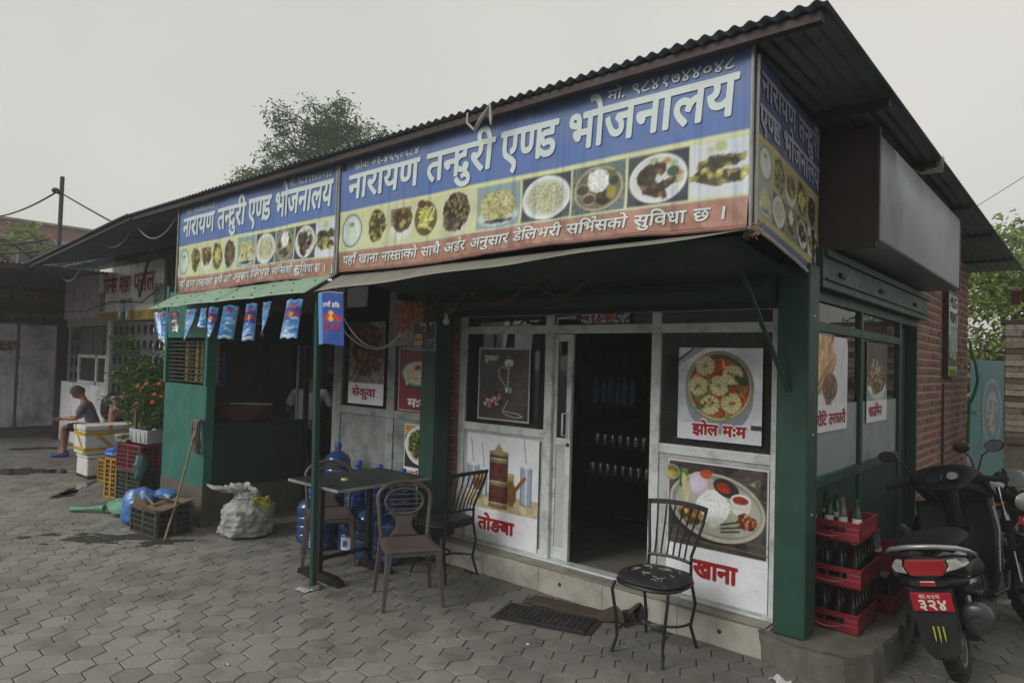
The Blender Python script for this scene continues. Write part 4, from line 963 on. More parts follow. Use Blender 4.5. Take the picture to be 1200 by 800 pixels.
def pt_skew(P, W, H):
    P.tex(np.ones_like(P.X), ['8a8078', 'b0a89c', '6c6660'], .1, 3); m = P.ell(W*.5, H*.9, W*.3, H*.15, '3f5a2c', rag=.06); P.tex(m, ['2c4a20', '5f7a3a'], .03, 3, 'cell')
    for k in range(7):
        x = W*(.02+.155*k); P.line(x+.13*W, H*.0, x-.02*W, H*.5, .009, 'cdbb95')
        for j in range(6): mm = P.ell(x+W*.03*(3-j)*.5, H*(.38+.1*j), W*.072, H*.075, 'a84f24', .4, rag=.03, seed=k*7+j); P.tex(mm, ['6f2f18', 'b85a28', 'd88a42', '8f4420'], .05, k*7+j)
    P.ell(W*.95, H*.25, W*.10, H*.1, '3f4238')
def pt_momo(P, W, H):
    P.I[:] = c3('801f2e'); P.I *= (.9+.2*fbm(P.X*3, P.Y*3, 2)[..., None]); b_ = .014
    cx, cy = W*.52, H*.60
    P.ell(cx, cy-.018, W*.43, H*.20, '2f4a50'); P.ell(cx, cy, W*.43, H*.195, '7ea4ac'); P.ell(cx, cy+.004, W*.39, H*.175, 'dcdfcf')
    for k, (dx, dy) in enumerate(((-.22, .02), (.0, .1), (.2, .05), (-.05, -.07), (.17, -.09), (-.25, -.08))):
        m = P.ell(cx+dx*W, cy+dy*H, W*.13, H*.055, 'e3d9a8', .6*(k % 3), rag=.01); P.ell(cx+dx*W, cy+dy*H-.004, W*.08, H*.02, 'bfae72', .6*(k % 3))
    P.ell(cx, cy+H*.09, W*.09, H*.035, 'b5602a'); P.ell(cx+.01, cy+H*.12, W*.05, H*.015, '4f6a2a')
    for r_ in ((0, b_, 0, H), (W-b_, W, 0, H), (0, W, 0, b_), (0, W, H-b_, H)): P.rect(*r_, 'b9a5a8')
def pt_green(P, W, H):
    P.I[:] = c3('2c2a2a'); P.ell(W*.05, H*.98, W*.5, H*.2, 'b8843a'); cx, cy = W*.58, H*.62
    P.ell(cx, cy, W*.55, H*.36, 'dfe1e2'); P.ell(cx, cy, W*.48, H*.315, 'c2c5c6'); m = P.ell(cx, cy+.01, W*.43, H*.27, '5a3a24', rag=.05); P.tex(m, ['3c2016', '5c8a2c', '7aa83a', '6a2f20', '3f6a22', '8a3a28'], .028, 5, 'cell')
    m = P.ell(cx+.05, cy-H*.23, W*.2, H*.06, 'c5b97e', rag=.03); P.rect(-1, 2, -1, H*.2, 'dfe2e8'); P.rect(0, .012, 0, H, 'd8dadd'); P.rect(0, W, H-.012, H, 'd8dadd')
def pt_roti(P, W, H):
    P.I[:] = c3('d9dce0'); P.ell(W*.62, H*.7, W*.42, H*.6, '8a3020', -.12); P.ell(W*.72, H*.62, W*.30, H*.52, 'd5d9de', -.12); P.ell(W*.05, H*.75, W*.50, H*.36, 'cfa872')
    m = P.ell(W*.18, H*.80, W*.32, H*.24, 'c8a068', .2, rag=.02); P.tex(m, ['b08850', 'd9b980', 'c49a60', '8a6234'], .15, 3)
    P.line(W*.0, H*.42, W*.55, H*.75, .10, 'c09560'); P.line(0, H*.45, W*.5, H*.76, .012, '4a3420'); P.line(0, H*.37, W*.55, H*.66, .01, '4a3420')
    P.ell(W*.42, H*.46, W*.24, H*.15, '6a5a44'); m = P.ell(W*.42, H*.46, W*.2, H*.125, '8a4a24'); P.tex(m, ['6a3018', 'b06a34', '3f5a24', '8a3a1c'], .04, 4, 'cell')
    P.rect(-1, 2, -1, H*.28, 'e0e2e8'); P.line(W*.9, H*.95, W*.75, H*.6, .015, 'b0b6be')
def pt_chow(P, W, H):
    P.tex(np.ones_like(P.X), ['3c3634', '4f4845', '2c2826'], .3, 3); m = P.mk(P.Y-H*.42); P.tex(m, ['8fb0ac', 'b6cac6', '7d9c98'], .2, 4)
    P.ell(W*.48, H*.46, W*.46, H*.13, 'dfe5e6'); P.rect(0, 0, 0, 0, 'ffffff'); P.ell(W*.48, H*.36, W*.3, H*.07, 'c6d0d0')
    m = P.ell(W*.48, H*.55, W*.42, H*.19, '8a7440', rag=.1); P.tex(m, ['54442a', 'a89458', '6f5c34', 'c5b47c', '3f3320', '8a5a34'], .035, 6, 'cell')
    P.ell(W*.3, H*.75, W*.06, H*.03, 'b9c9b0', 1, rag=.03); P.ell(W*.48, H*.74, W*.05, H*.04, 'a0b090', .7, rag=.03)
    P.rect(-1, 2, -1, H*.27, 'e0e2e8')
def white_halo(root): pass
poster('square poster of dumplings in orange soup stuck on the window right of the door', -2.365, -1.748, 1.34, 1.995, 130, 'd5d8e0', pt_jhol, texts=[('झोल मःम', .112, .518, .040, .112, M_letwh, .11), ('झोल मःम', .115, .515, .042, .110, M_lettr, .05)])
lastp = [o for o in COL.objects if o.name.startswith('poster')][-1]
poster('tall poster of a rice meal on an oval plate stuck low right of the door', -2.434, -1.69, .235, 1.185, 140, 'e4e6ec', pt_khana, texts=[('खाना', .21, .54, .145, .255, M_lettr, .045)])
poster('poster of a brass-banded wooden millet beer pot stuck low left of the door', -4.50, -3.645, .24, 1.19, 130, 'dfe2e8', pt_tongba, texts=[('तोङबा', .16, .60, .10, .20, M_lettr, .045), ])
poster('dark poster of a glass water pipe and red berries left of the door', -4.386, -3.768, 1.325, 1.98, 120, '453c3a', pt_hookah, texts=[('हुक्~का', .075, .24, .535, .58, M_letwh, .01)])
poster('poster of dark grilled meat skewers with a white caption on the farthest front pane', -6.385, -5.765, 1.35, 2.245, 110, '8a8a84', pt_sekuwa, texts=[('सेकुवा', .07, .49, .085, .165, M_lettr, .03)])
poster('captionless poster of orange grilled skewers at the top of the pane beside the green column', -5.59, -4.965, 1.99, 2.46, 90, '8a8a84', pt_skew)
poster('dark red poster of a plate of dumplings on the pane beside the green column', -5.525, -4.965, 1.325, 1.965, 100, '801f2e', pt_momo, texts=[('मःम', .15, .47, .05, .125, M_letwh, .04)])
poster('poster of chopped greens in a white bowl low beside the green column', -5.40, -4.965, .66, 1.20, 90, '2c2a2a', pt_green, texts=[('लाफिङ'.replace('फि', 'िफ'), .05, .42, .03, .07, M_lettr, .02)])
poster('poster of folded flatbread and curry on the side window', 4.86, 5.60, 1.43, 2.105, 90, 'd9dce0', pt_roti, y=-1.487, plane='x', texts=[('रोटि'.replace('टि', 'िट')+' तरकारी', .02, .70, .05, .12, M_lettr, .03)], group='food posters on the side windows')
poster('poster of a bowl of fried noodles on the farther side window', 6.16, 6.84, 1.44, 2.105, 90, '3c3634', pt_chow, y=-1.487, plane='x', texts=[('चाउिमन', .06, .5, .05, .125, M_lettr, .03)], group='food posters on the side windows')
# devotional lace sticker over the door
def pt_lace(P, W, H):
    P.tex(np.ones_like(P.X), ['c9d3dc', '9a4a6a', '5a7aa8', 'e0e0e0', 'b03a4a'], .018, 3, 'cell')
    P.rect(W*.40, W*.75, .03, H, '2a4aa0'); P.rect(W*.42, W*.73, .045, H, 'c8a82a'); m = P.rect(W*.45, W*.70, .06, H, '3a6ab8'); P.ell(W*.575, H*.62, W*.08, H*.3, 'b0502a', rag=.03); P.rect(W*.42, W*.73, .03, .04, 'b02a2a')
b = poster('small colourful devotional sticker with a lace edge above the doorway', -3.25, -2.79, 2.185, 2.275, 70, 'cccccc', pt_lace, y=4.59, name='sticker', group='')
b['category'] = 'sticker'
# scratched notice board: mug print sign on the side wall
def pt_mug(P, W, H):
    P.rect(-1, 2, H*.60, H*1.1, 'e4e6e0'); P.rect(-1, 2, H*.25, H*.62, '9ab8cc'); m = P.mk(np.maximum(H*.25-P.Y, P.Y-H*.62)); P.tex(m, ['7fa8c4', 'c0d2da', '98b4b8', '4f6a74'], .2, 3); P.rect(-1, 2, .12*H, .3*H, '4b4a44'); P.rect(-1, 2, -1, H*.10, '9aa03a')
    for x, y in ((.28, .30), (.68, .27)): P.ell(W*x, H*y, W*.17, H*.075, 'c8ccc8'); P.ell(W*x, H*(y+.01), W*.11, H*.045, '4b4f4a'); P.ell(W*x, H*(y+.01), W*.06, H*.03, 'b0b6b0')
    P.ell(W*.35, H*.50, W*.14, H*.05, 'd0c9b0'); P.rect(W*.25, W*.45, H*.42, H*.5, 'c9a860')
    for r_ in ((0, .02, 0, H), (W-.02, W, 0, H), (0, W, 0, .02), (0, W, H-.02, H)): P.rect(*r_, '3c3c38')
b = poster('narrow upright mug printing sign in a dark frame on the brick side wall', 9.66, 10.32, 1.84, 2.86, 70, 'c6c8c2', pt_mug, y=-1.44, plane='x', name='wall_sign', group='', texts=[('MUG', .08, .58, .845, .965, mat('letter_black', '16181a', .5, bump=0), .03), ('PRINT', .06, .61, .655, .775, mat('letter_black', '16181a'), .03), ('PRINTING', .1, .56, .03, .07, mat('letter_black', '16181a'), .0)])
b['category'] = 'sign'
bb = B(); bb.box(-1.50, -1.445, 9.655, 10.325, 1.83, 2.865); bb.obj('frame', M_brown, b)
# energy drink sign on the second column
def pt_drink(P, W, H):
    P.I[:] = c3('23264e'); P.rect(W*.07, W*.42, H*.18, H*.60, 'b8962a'); P.rect(W*.10, W*.23, H*.2, H*.58, 'd0a838'); P.rect(W*.26, W*.39, H*.2, H*.58, 'd0a838'); P.rect(W*.12, W*.21, H*.33, H*.45, '9a2a1a'); P.rect(W*.28, W*.37, H*.33, H*.45, '9a2a1a')
    P.ell(W*.78, H*.56, W*.07, H*.05, '9a4a34'); P.ell(W*.76, H*.36, W*.08, H*.14, '9a4a34', .2); P.line(W*.7, H*.2, W*.9, H*.42, .02, '9a4a34'); P.ell(W*.5, H*.72, W*.07, H*.06, 'd8c03a')
    P.ell(W*.36, H*.72, W*.10, H*.045, 'b02a2a'); P.ell(W*.64, H*.72, W*.10, H*.045, 'b02a2a'); P.rect(W*.1, W*.4, H*.08, H*.13, 'a8acc0')
    for r_ in ((0, .008, 0, H), (W-.008, W, 0, H), (0, W, 0, .008), (0, W, H-.008, H)): P.rect(*r_, 'b8bac6')
b = poster('small dark blue energy drink sign fixed to the second green column', -4.985, -4.665, 1.935, 2.20, 60, '23264e', pt_drink, y=4.295, name='drink_sign', group='', texts=[('एनर^जी'.replace('र^जी', 'जी^'), .09, .26, .225, .25, M_letwh, .01), ('Red Bull', .07, .27, .19, .215, M_lettr, .01)])
b['category'] = 'sign'

# ================================================================ SACHETS, FLAG, GARLANDS
M_sach = vcmat('sachet_print', .25, .5, dirt=.08, coat=.3)
M_foil = mat('foil_back', 'b9bec4', .3, .5, var=.1, vs=20, bump=.2, bs=40)
def sachet(x, z_top, w_, h_, lean, seed, kind, label, y=3.02):
    P = Pic(w_, h_, 14, 34, '3f86c4'); 
    P.tex(np.ones_like(P.X), ['2f7ac0', '5aa0d4', '3b7fc8', '88bce0'], .05, seed)
    if kind == 1: P.rect(-1, 1, h_*.45, h_*.8, '2c3c8c'); P.ell(w_*.5, h_*.62, w_*.25, h_*.07, 'd8b830'); P.ell(w_*.22, h_*.62, w_*.2, h_*.05, 'b02a2c'); P.ell(w_*.78, h_*.62, w_*.2, h_*.05, 'b02a2c')
    if kind == 2: P.I[:] = c3('23201f'); P.tex(np.ones_like(P.X), ['1f1a1c', '4a2a2c', '2c2a3c', '8a2a2c'], .05, seed)
    P.ell(w_*.5, h_*.85, w_*.3, h_*.05, 'b83a44'); P.ell(w_*.55, h_*.9, w_*.2, h_*.03, '3b3f9a')
    for k in range(9): P.ell(w_*RNG.uniform(.25, .75), h_*RNG.uniform(.12, .6), w_*RNG.uniform(.08, .3), h_*RNG.uniform(.008, .035), RNG.choice(['e4edf4', 'd0e2f0', 'b8d4ec', '2c4a9a']), RNG.uniform(-.5, .5))
    P.I *= (.85+.3*fbm(P.X/.03, P.Y/.05, seed))[..., None]
    P.rect(w_*.1, w_*.9, h_*.03, h_*.10, 'dfe8ee')
    g = thing('sachet', label, 'sachet', (x, y, z_top), group='sachets hung along the green awning')
    rg = random.Random(seed); tw = rg.uniform(-.9, .9)
    def fn(X, Y, off=0):
        t = 1-Y/h_; c = X-w_/2; a = tw*t*t+.35+.3*math.sin(seed); ca = np.cos(a) if isinstance(a, np.ndarray) else math.cos(a); sa = np.sin(a) if isinstance(a, np.ndarray) else math.sin(a)
        cv = .010*np.cos(c/w_*3.1)
        return x+c*ca+lean*t*h_, y+c*sa-cv*1.0-off*0-.01*t, z_top-t*h_+.006*np.sin(c*60+seed)
    P.sheet('wrapper', fn, M_sach, g)
    b = B(); nx = 4
    b.grid(lambda u, v: tuple(float(q) for q in (lambda r: (r[0], r[1]+.010, r[2]))(fn(u*w_, v*h_))), 4, 8); b.obj('back_foil', M_foil, g)
    b = B(); b.tube([(x, y, z_top+.001), (x, y-.0, z_top+.035)], .002, 4); b.obj('clip', M_brown, g)
sp = [(181, .06, 1, .6, 0), (196, .055, 0, .02, 0), (211, .07, 2, .3, 2), (237, .085, 0, -.45, 0), (254, .05, 0, .1, 0), (268, .075, 1, -.3, 1), (289, .08, 0, -.3, 0), (311, .07, 1, -.12, 1), (327, .065, 0, -.2, 0), (352, .10, 0, -.25, 1)]
for k, (px_, w_, kd_, lean, kind) in enumerate(sp):
    t = (px_-176)/(355-176); x = -7.74+2.92*(t**.90*1.0)
    # exact positions along the awning lip
    x = [-7.66, -7.45, -7.22, -6.83, -6.58, -6.36, -6.03, -5.66, -5.40, -4.97][k]
    hh = [.26, .27, .2, .28, .17, .26, .28, .30, .27, .29][k]
    lab = ['leaning blue sachet at the far left end of the green awning', 'narrow blue sachet, second from the left under the awning', 'crumpled dark sachet hanging third from the left', 'wide blue sachet with a silver fold, fourth from the left', 'short half-hidden blue sachet, fifth from the left', 'blue sachet with a dark band, sixth from the left', 'pale blue sachet in the middle of the row, seventh from the left', 'sachet with a red and yellow emblem, eighth from the left', 'blue sachet showing its white back, ninth from the left', 'broad blue and white sachet nearest the green post'][k]
    sachet(x, 2.285+.0145*(x+7.86)-.02, w_*[1.35, 1.3, 1.6, 1.9, 1.7, 1.3, 1.7, 1.5, 1.55, 1.9][k], hh*1.08, lean*.8, 3+k*5, kind, lab)
# blue flag with the bulls
W, H = .33, .40; P = Pic(W, H, 60, 72, '2a4a9c'); P.rect(-1, .055, -1, 1, '5a9ad4')
P.ell(W*.57, H*.54, W*.12, H*.105, 'e0c030')
for s_ in (-1, 1):
    P.ell(W*(.57+s_*.17), H*.52, W*.12, H*.055, 'c02c34', -s_*.25); P.ell(W*(.57+s_*.30), H*.49, W*.06, H*.04, 'c02c34', -s_*.9); P.ell(W*(.57+s_*.09), H*.545, W*.05, H*.04, 'c02c34'); P.line(W*(.57+s_*.30), H*.52, W*(.57+s_*.37), H*.60, .007, 'c02c34'); P.line(W*(.57+s_*.12), H*.48, W*(.57+s_*.10), H*.42, .010, 'c02c34'); P.line(W*(.57+s_*.28), H*.46, W*(.57+s_*.24), H*.40, .010, 'c02c34')
fl = thing('drink_flag', 'blue cloth flag with two red bulls before a yellow sun, hung beside the green post', 'flag', (-4.5, 3.06, 2.2))
def ffn(X, Y, off=0):
    t = 1-Y/H; s_ = np.sin if isinstance(X, np.ndarray) else math.sin
    return -4.69+X+.02*t, 3.05-off+.012*s_(X*22+1)*(.3+t), 1.945+Y+.008*s_(X*14)
P.sheet('cloth', ffn, M_print, fl)
lettering('lettering', 'Red Bull', lambda X, Y: ffn(X, Y, .003), .085, .285, .115, .155, mat('letter_red2', 'c03038', .5, bump=0), fl, .03, head=.7)
lettering('lettering', 'एनर^जी'.replace('र^जी', 'जी^')+' ड्~िरंक'.replace('्~', '').replace('िर', 'ि'), lambda X, Y: ffn(X, Y, .003), .07, .29, .285, .315, M_letwh, fl, .02)
b = B(); b.tube([ffn(X, H, -.004) for X in np.linspace(0, W, 10)], .004, 5); b.obj('string', M_flexback, fl)
# dried marigold garlands
M_gar = mat('dried_marigold', '6b4a2a', .95, var=.4, vs=60, bump=.8, bs=80, dirt=.3, dcol='352414', ds=20)
def garland(pts, label, r=.021, sag=.0):
    bb = B(); rg = random.Random(len(label))
    for a, c_ in zip(pts, pts[1:]):
        a, c_ = Vector(a), Vector(c_); n_ = max(2, int((c_-a).length/.018))
        for k in range(n_):
            p = a.lerp(c_, k/n_)+Vector((rg.uniform(-.005, .005), rg.uniform(-.006, .006), rg.uniform(-.005, .005)))
            rr = r*rg.uniform(.6, 1.15); bb.ball(p, (rr, rr, rr*.7), 6, 4, (rg.uniform(0, 3), rg.uniform(0, 3), 0))
            for q in range(3):
                d = Vector((rg.uniform(-1, 1), rg.uniform(-1, 1), rg.uniform(-1, 1))).normalized(); e_ = p+d*rr*1.45; s2 = d.orthogonal()*rr*.35
                bb.add([tuple(p-s2), tuple(p+s2), tuple(e_)], [(0, 1, 2)])
    return tag(bb.obj('garland', M_gar), label, 'garland', 'dried flower garlands under the awning')
def swag(a, c_, d, n=12): 
    a, c_ = Vector(a), Vector(c_); return [tuple(a.lerp(c_, t/n)-Vector((0, 0, d*4*(t/n)*(1-t/n)))) for t in range(n+1)]
garland([(-4.53, 4.1, 2.05)]+swag((-4.53, 4.0, 2.42), (-3.98, 4.0, 2.46), .20), 'left dried flower swag, just right of the blue flag'.replace('left', 'first'))
garland(swag((-3.98, 4.0, 2.46), (-3.30, 4.0, 2.50), .17), 'middle dried flower swag above the second green column')
garland(swag((-3.30, 4.0, 2.50), (-2.70, 4.0, 2.53), .16), 'last dried flower swag, nearest the doorway')
sk = swag((-7.3, 3.25, 2.30), (-6.4, 3.25, 2.34), .14)+swag((-6.4, 3.25, 2.34), (-5.6, 3.25, 2.33), .2)+swag((-5.6, 3.25, 2.33), (-5.0, 3.25, 2.36), .13)
garland(sk, 'thin dried garland looping behind the sachets', .013)
b = B(); b.lathe([(.0, -.05), (.022, -.045), (.03, -.02), (.02, .005), (.014, .02), (.014, .05)], 12, (-4.22, 4.0, 2.20)); tag(b.obj('light_bulb', mat('frosted_bulb', 'c9c6bc', .3, bump=0)), 'unlit white bulb hanging under the first garland', 'bulb')
# cables at the post and under the eaves
def cable(pts, r, label, m=None, name='cable', grp=None):
    bb = B(); bb.tube(pts, r, 6); return tag(bb.obj(name, m or M_cab), label, 'cable', grp)
M_cab = mat('grey_cable', '7a7d78', .6, bump=0); M_cabd = mat('black_cable', '1c1c1e', .6, bump=0)
cable(swag((-4.9, 3.3, 2.45), (-4.2, 3.5, 2.05), .28), .006, 'thin grey cable looping down past the blue flag')
cable(swag((-4.86, 3.2, 2.36), (-4.35, 3.6, 2.0), .22), .005, 'second grey cable loop beside the green post')
for k, (a, c_, d, l_) in enumerate((((-13.1, 3.6, 3.12), (-11.3, 3.45, 3.3), .28, 'lowest pale cable sagging under the far eaves'), ((-10.6, 3.4, 3.38), (-9.5, 3.4, 3.42), .16, 'small cable loop under the eaves left of the banners'), ((-9.2, 3.35, 3.42), (-8.0, 3.35, 3.44), .22, 'pale cable sagging next to the farther banner'))): cable(swag(a, c_, d), .010, l_)
cable(swag((-12.0, 4.45, 2.75), (-9.3, 3.6, 3.2), -.1), .02, 'black rubber hose slanting across the fish shop sign', M_cabd)
# ================================================================ FURNITURE
M_plbr = mat('brown_plastic', '59504c', .45, var=.1, vs=5, bump=.05, dirt=.35, dcol='3f3a36', ds=4)
M_blk = mat('black_metal', '1f2124', .45, .2, var=.2, vs=8, bump=.05, dirt=.3, dcol='3a352f', ds=6)
def arc_pts(c, r, a0, a1, n, ax='xz', ry=None):
    ry = ry or r; return [(c[0]+r*math.cos(rad(a0+(a1-a0)*k/n)), c[1], c[2]+ry*math.sin(rad(a0+(a1-a0)*k/n))) for k in range(n+1)]
def plastic_chair(label, loc, rz):
    # local: faces -y, width along x
    g = thing('plastic_chair', label, 'chair', loc, rz, 'brown plastic chairs at the table')
    b = B(); n = 14
    def seat(u, v):
        x = -.21+.42*u; y = -.22+.42*v; w_ = .90+.10*(1-v); k = min(1, max(abs(2*u-1), abs(2*v-1)))
        return (x*w_, y, .455-.018*math.cos((2*u-1)*1.5)*math.cos((2*v-1)*1.5)-(.02 if k > .96 else 0))
    b.grid(seat, n, n)
    b.obj('seat', M_plbr, g, world=False, solid=-.012, bevel=.004)
    b = B(); b.box(-.19, .19, -.215, -.20, .40, .448); b.box(-.20, -.185, -.2, .19, .40, .448); b.box(.185, .20, -.2, .19, .40, .448); b.obj('apron', M_plbr, g, world=False, bevel=.004)
    for sx in (-1, 1):
        for sy, yt in ((-1, -.195), (1, .185)):
            b = B(); x0, y0 = sx*.185, yt; x1, y1 = sx*.225, yt+sy*.045
            vs = []
            for (x, y, z, h) in ((x0, y0, .45, .028), (x0+(x1-x0)*.15, y0+(y1-y0)*.15, .37, .022), (x1, y1, .0, .014)):
                vs += [(x-h, y-h, z), (x+h, y-h, z), (x+h, y+h, z), (x-h, y+h, z)]
            b.add(vs, [(0, 1, 2, 3), (11, 10, 9, 8)]+[(4*k+i, 4*k+4+i, 4*k+4+(i+1) % 4, 4*k+(i+1) % 4) for k in range(2) for i in range(4)])
            b.obj('leg', M_plbr, g, world=False, bevel=.006)
    # back: outer loop widening upward, inner oval with bars, waisted splat
    def lean(x, z): return (x, .195+.16*(z-.45)+.035*math.cos(x*6)*0-.25*x*x*0, z)
    def bent(p): x, y, z = p; return (x, .195+.15*(z-.45)-.5*x*x*.35+.02, z)
    out_ = [(-.185, 0, .45), (-.195, 0, .56), (-.205, 0, .68)]+[(.215*math.cos(rad(180-180*k/14)), 0, .765+.135*math.sin(rad(180*k/14))) for k in range(15)]+[(.205, 0, .68), (.195, 0, .56), (.185, 0, .45)]
    b = B(); b.tube([bent(p) for p in out_], .017, 8); b.obj('back_frame', M_plbr, g, world=False)
    b = B(); oval = [(.155*math.cos(rad(a)), 0, .735+.105*math.sin(rad(a))) for a in range(0, 360, 15)]; b.tube([bent(p) for p in oval], .012, 8, closed=True); b.obj('back_ring', M_plbr, g, world=False)
    for z, h in ((.79, .130), (.75, .153), (.71, .152), (.67, .122)):
        b = B(); b.tube([bent((h*(-1+2*k/8), 0, z)) for k in range(9)], .010, 6, flat=.6); b.obj('back_slat', M_plbr, g, world=False)
    b = B()
    def splat(u, v):
        z = .45+.20*v; hw = .135-.07*math.sin(v*math.pi)**.8+.0*v; x = hw*(2*u-1); return bent((x, 0, z))
    b.grid(splat, 8, 10); b.obj('back_splat', M_plbr, g, world=False, solid=.014)
    b = B(); b.tube([bent((x, 0, .865-.9*x*x)) for x in np.linspace(-.2, .2, 9)], .008, 6); b.obj('top_trim', M_plbr, g, world=False)
    return g
ch = plastic_chair('brown plastic chair with ringed back standing nearest, in front of the table', (-4.08, 3.55, 0), rad(60))
ch.rotation_euler.z = rad(-30+90); ch.scale = (1.0, 1.0, .955)
c2 = dup(ch, 'brown plastic chair tucked behind the table before the blue water jugs', (-5.37, 3.70, 0), rad(58))
FLW = True
M_seat = mat('black_vinyl', '26262a', .5, var=.25, vs=8, bump=.25, bs=18, dirt=.1, dcol='55504a', ds=9)
M_seat2 = mat('torn_vinyl', '242428', .55, var=.35, vs=10, bump=.6, bs=16, dirt=.12, dcol='6a655c', ds=16)
def metal_chair(label, loc, rz, seatm, patch=False):
    # faces -y
    g = thing('metal_chair', label, 'chair', loc, rz, 'black metal chairs with slatted fan backs')
    b = B(); seq = lambda t, r: (r*math.copysign(abs(math.cos(t))**.72, math.cos(t)), r*math.copysign(abs(math.sin(t))**.72, math.sin(t)))
    prs = [(.0, -.012), (.20, -.012), (.222, -.002), (.226, .012), (.212, .030), (.15, .040), (0, .044)]; vs_ = [seq(2*math.pi*j/36, r)+(z+.465,) for r, z in prs for j in range(36)]
    b.add(vs_, [(i*36+j, i*36+(j+1) % 36, (i+1)*36+(j+1) % 36, (i+1)*36+j) for i in range(6) for j in range(36)], True); b.obj('seat', seatm, g, world=False, jitter=.004)
    b = B(); ring = [(.222*math.copysign(abs(math.cos(rad(a)))**.72, math.cos(rad(a))), .222*math.copysign(abs(math.sin(rad(a)))**.72, math.sin(rad(a))), .452) for a in range(0, 360, 12)]; b.tube(ring, .011, 6, closed=True); b.obj('seat_frame', M_blk, g, world=False)
    for sx in (-1, 1):
        b = B(); b.tube([(sx*.19, -.18, .45), (sx*.20, -.20, .40), (sx*.175, -.185, .22), (sx*.165, -.185, .1), (sx*.185, -.215, .0)], .011, 8); b.obj('leg', M_blk, g, world=False)
        b = B(); b.tube([(sx*.215, .29, .915), (sx*.20, .265, .80), (sx*.155, .20, .6), (sx*.16, .19, .46), (sx*.19, .20, .3), (sx*.165, .19, .15), (sx*.19, .235, .0)], .011, 8); b.obj('leg', M_blk, g, world=False)
    def arcb(z, w_, y, bow=.035): return [(w_*(-1+2*k/10), y+bow*(1-(-1+2*k/10)**2), z+.012*(1-(-1+2*k/10)**2)) for k in range(11)]
    b = B(); t = arcb(.915, .222, .29); b2 = arcb(.882, .217, .285)
    vs = []
    for p, q in zip(t, b2): vs += [p, q, (q[0], q[1]+.014, q[2]), (p[0], p[1]+.014, p[2])]
    fs = []
    for k in range(10):
        for i in range(4): fs.append((4*k+i, 4*k+(i+1) % 4, 4*k+4+(i+1) % 4, 4*k+4+i))
    fs += [(3, 2, 1, 0), (40, 41, 42, 43)]; b.add(vs, fs); b.obj('top_rail', M_blk, g, world=False, bevel=.003)
    b = B(); b.tube(arcb(.56, .155, .182, .012), .011, 6); b.obj('lower_rail', M_blk, g, world=False)
    for k in range(6):
        u = -1+2*(k+1)/7; b = B(); b.tube([(u*.155, .182+.012*(1-u*u), .565), (u*.16, .205+.016*(1-u*u), .66), (u*.19, .25+.028*(1-u*u), .78), (u*.215, .286+.035*(1-u*u), .89)], .0075, 6, flat=.8); b.obj('back_slat', M_blk, g, world=False)
    b = B(); b.tube([(-.155, -.17, .15)]+[(.17*math.cos(rad(a))*.95, -.16+.17*math.sin(rad(a)), .155) for a in range(170, 5, -15)]+[(.155, -.17, .15)], .009, 6)
    b.obj('stretcher', M_blk, g, world=False); b = B(); b.tube([(-.17, .19, .17)]+[(.17*math.cos(rad(a))*.95, .18-.17*math.sin(rad(a)), .165) for a in range(170, 5, -15)]+[(.17, .19, .17)], .009, 6); b.obj('stretcher', M_blk, g, world=False)
    if patch:
        bb = B(); rg = random.Random(5)
        for k in range(16):
            x, y = rg.uniform(-.15, .15), rg.uniform(-.16, .1); pts = [(x, y, .5185-.35*(x*x+y*y)*.6)]
            for j in range(4): x += rg.uniform(-.03, .03); y += rg.uniform(-.025, .02); r2 = x*x+y*y; pts.append((x, y, .5195-.0*r2-(max(0, r2-.012))*.9))
            bb.tube(pts, .0022, 4)
        bb.obj('torn_stitching', mat('pale_threads', '9a948a', .9, bump=0), g, world=False)
        bb = B(); bb.ball((-.15, -.09, .49), (.03, .025, .014), 10, 6); bb.obj('foam_patch', mat('foam_yellow', '8a6f4a', .9, var=.4, vs=40), g, world=False, jitter=.01)
    return g
mc = metal_chair('black metal chair with a torn vinyl seat facing out before the rice meal poster', (-2.235, 4.07, 0), rad(0), M_seat2, True)
mc2 = metal_chair('black metal chair between the second green column and the millet pot poster', (-4.36, 4.19, 0), rad(-90), M_seat)
# table
M_ttop = mat('dark_green_laminate', '262f2d', .55, var=.25, vs=4, bump=.04, dirt=.4, dcol='3f4440', ds=4)
tb = thing('table', 'small dark rectangular table on a black H frame beside the green post', 'table', (-4.92, 3.72, 0))
b = B(); b.box(-5.28, -4.57, 3.22, 4.20, .785, .805); b.obj('table_top', M_ttop, tb, bevel=.004)
b = B(); b.box(-5.283, -4.567, 3.215, 3.219, .783, .806); b.box(-4.569, -4.564, 3.218, 4.2, .783, .806); b.obj('edge_strip', M_aludk, tb)
for y in (3.34, 3.84):
    b = B(); b.box(-4.99, -4.94, y-.02, y+.02, .06, .78); b.obj('leg', M_blk, tb, bevel=.003)
    b = B(); xl = -5.24 if y < 3.5 else -5.06; P = [(xl, 0), (-4.64, 0), (-4.66, .045), (-4.75, .065), (xl+.11 if y < 3.5 else xl+.03, .065), (xl+.02, .045)]
    b.T = Matrix.Translation((0, y, 0)) @ Matrix.Rotation(rad(90), 4, 'X'); b.prism(P, -.035, .035); b.obj('foot', M_blk, tb, bevel=.004)
    b = B(); b.box(-5.2, -4.7, y-.02, y+.02, .757, .783); b.obj('top_bracket', M_blk, tb)
b = B(); b.box(-4.98, -4.95, 3.36, 3.82, .15, .18); b.obj('stretcher', M_blk, tb)
bb = B(); bb.box(-4.93, -4.87, 3.50, 3.54, .806, .822); tag(bb.obj('matchbox', mat('matchbox', 'c4b878', .7), bevel=.002), 'small pale yellow box lying on the table', 'box')
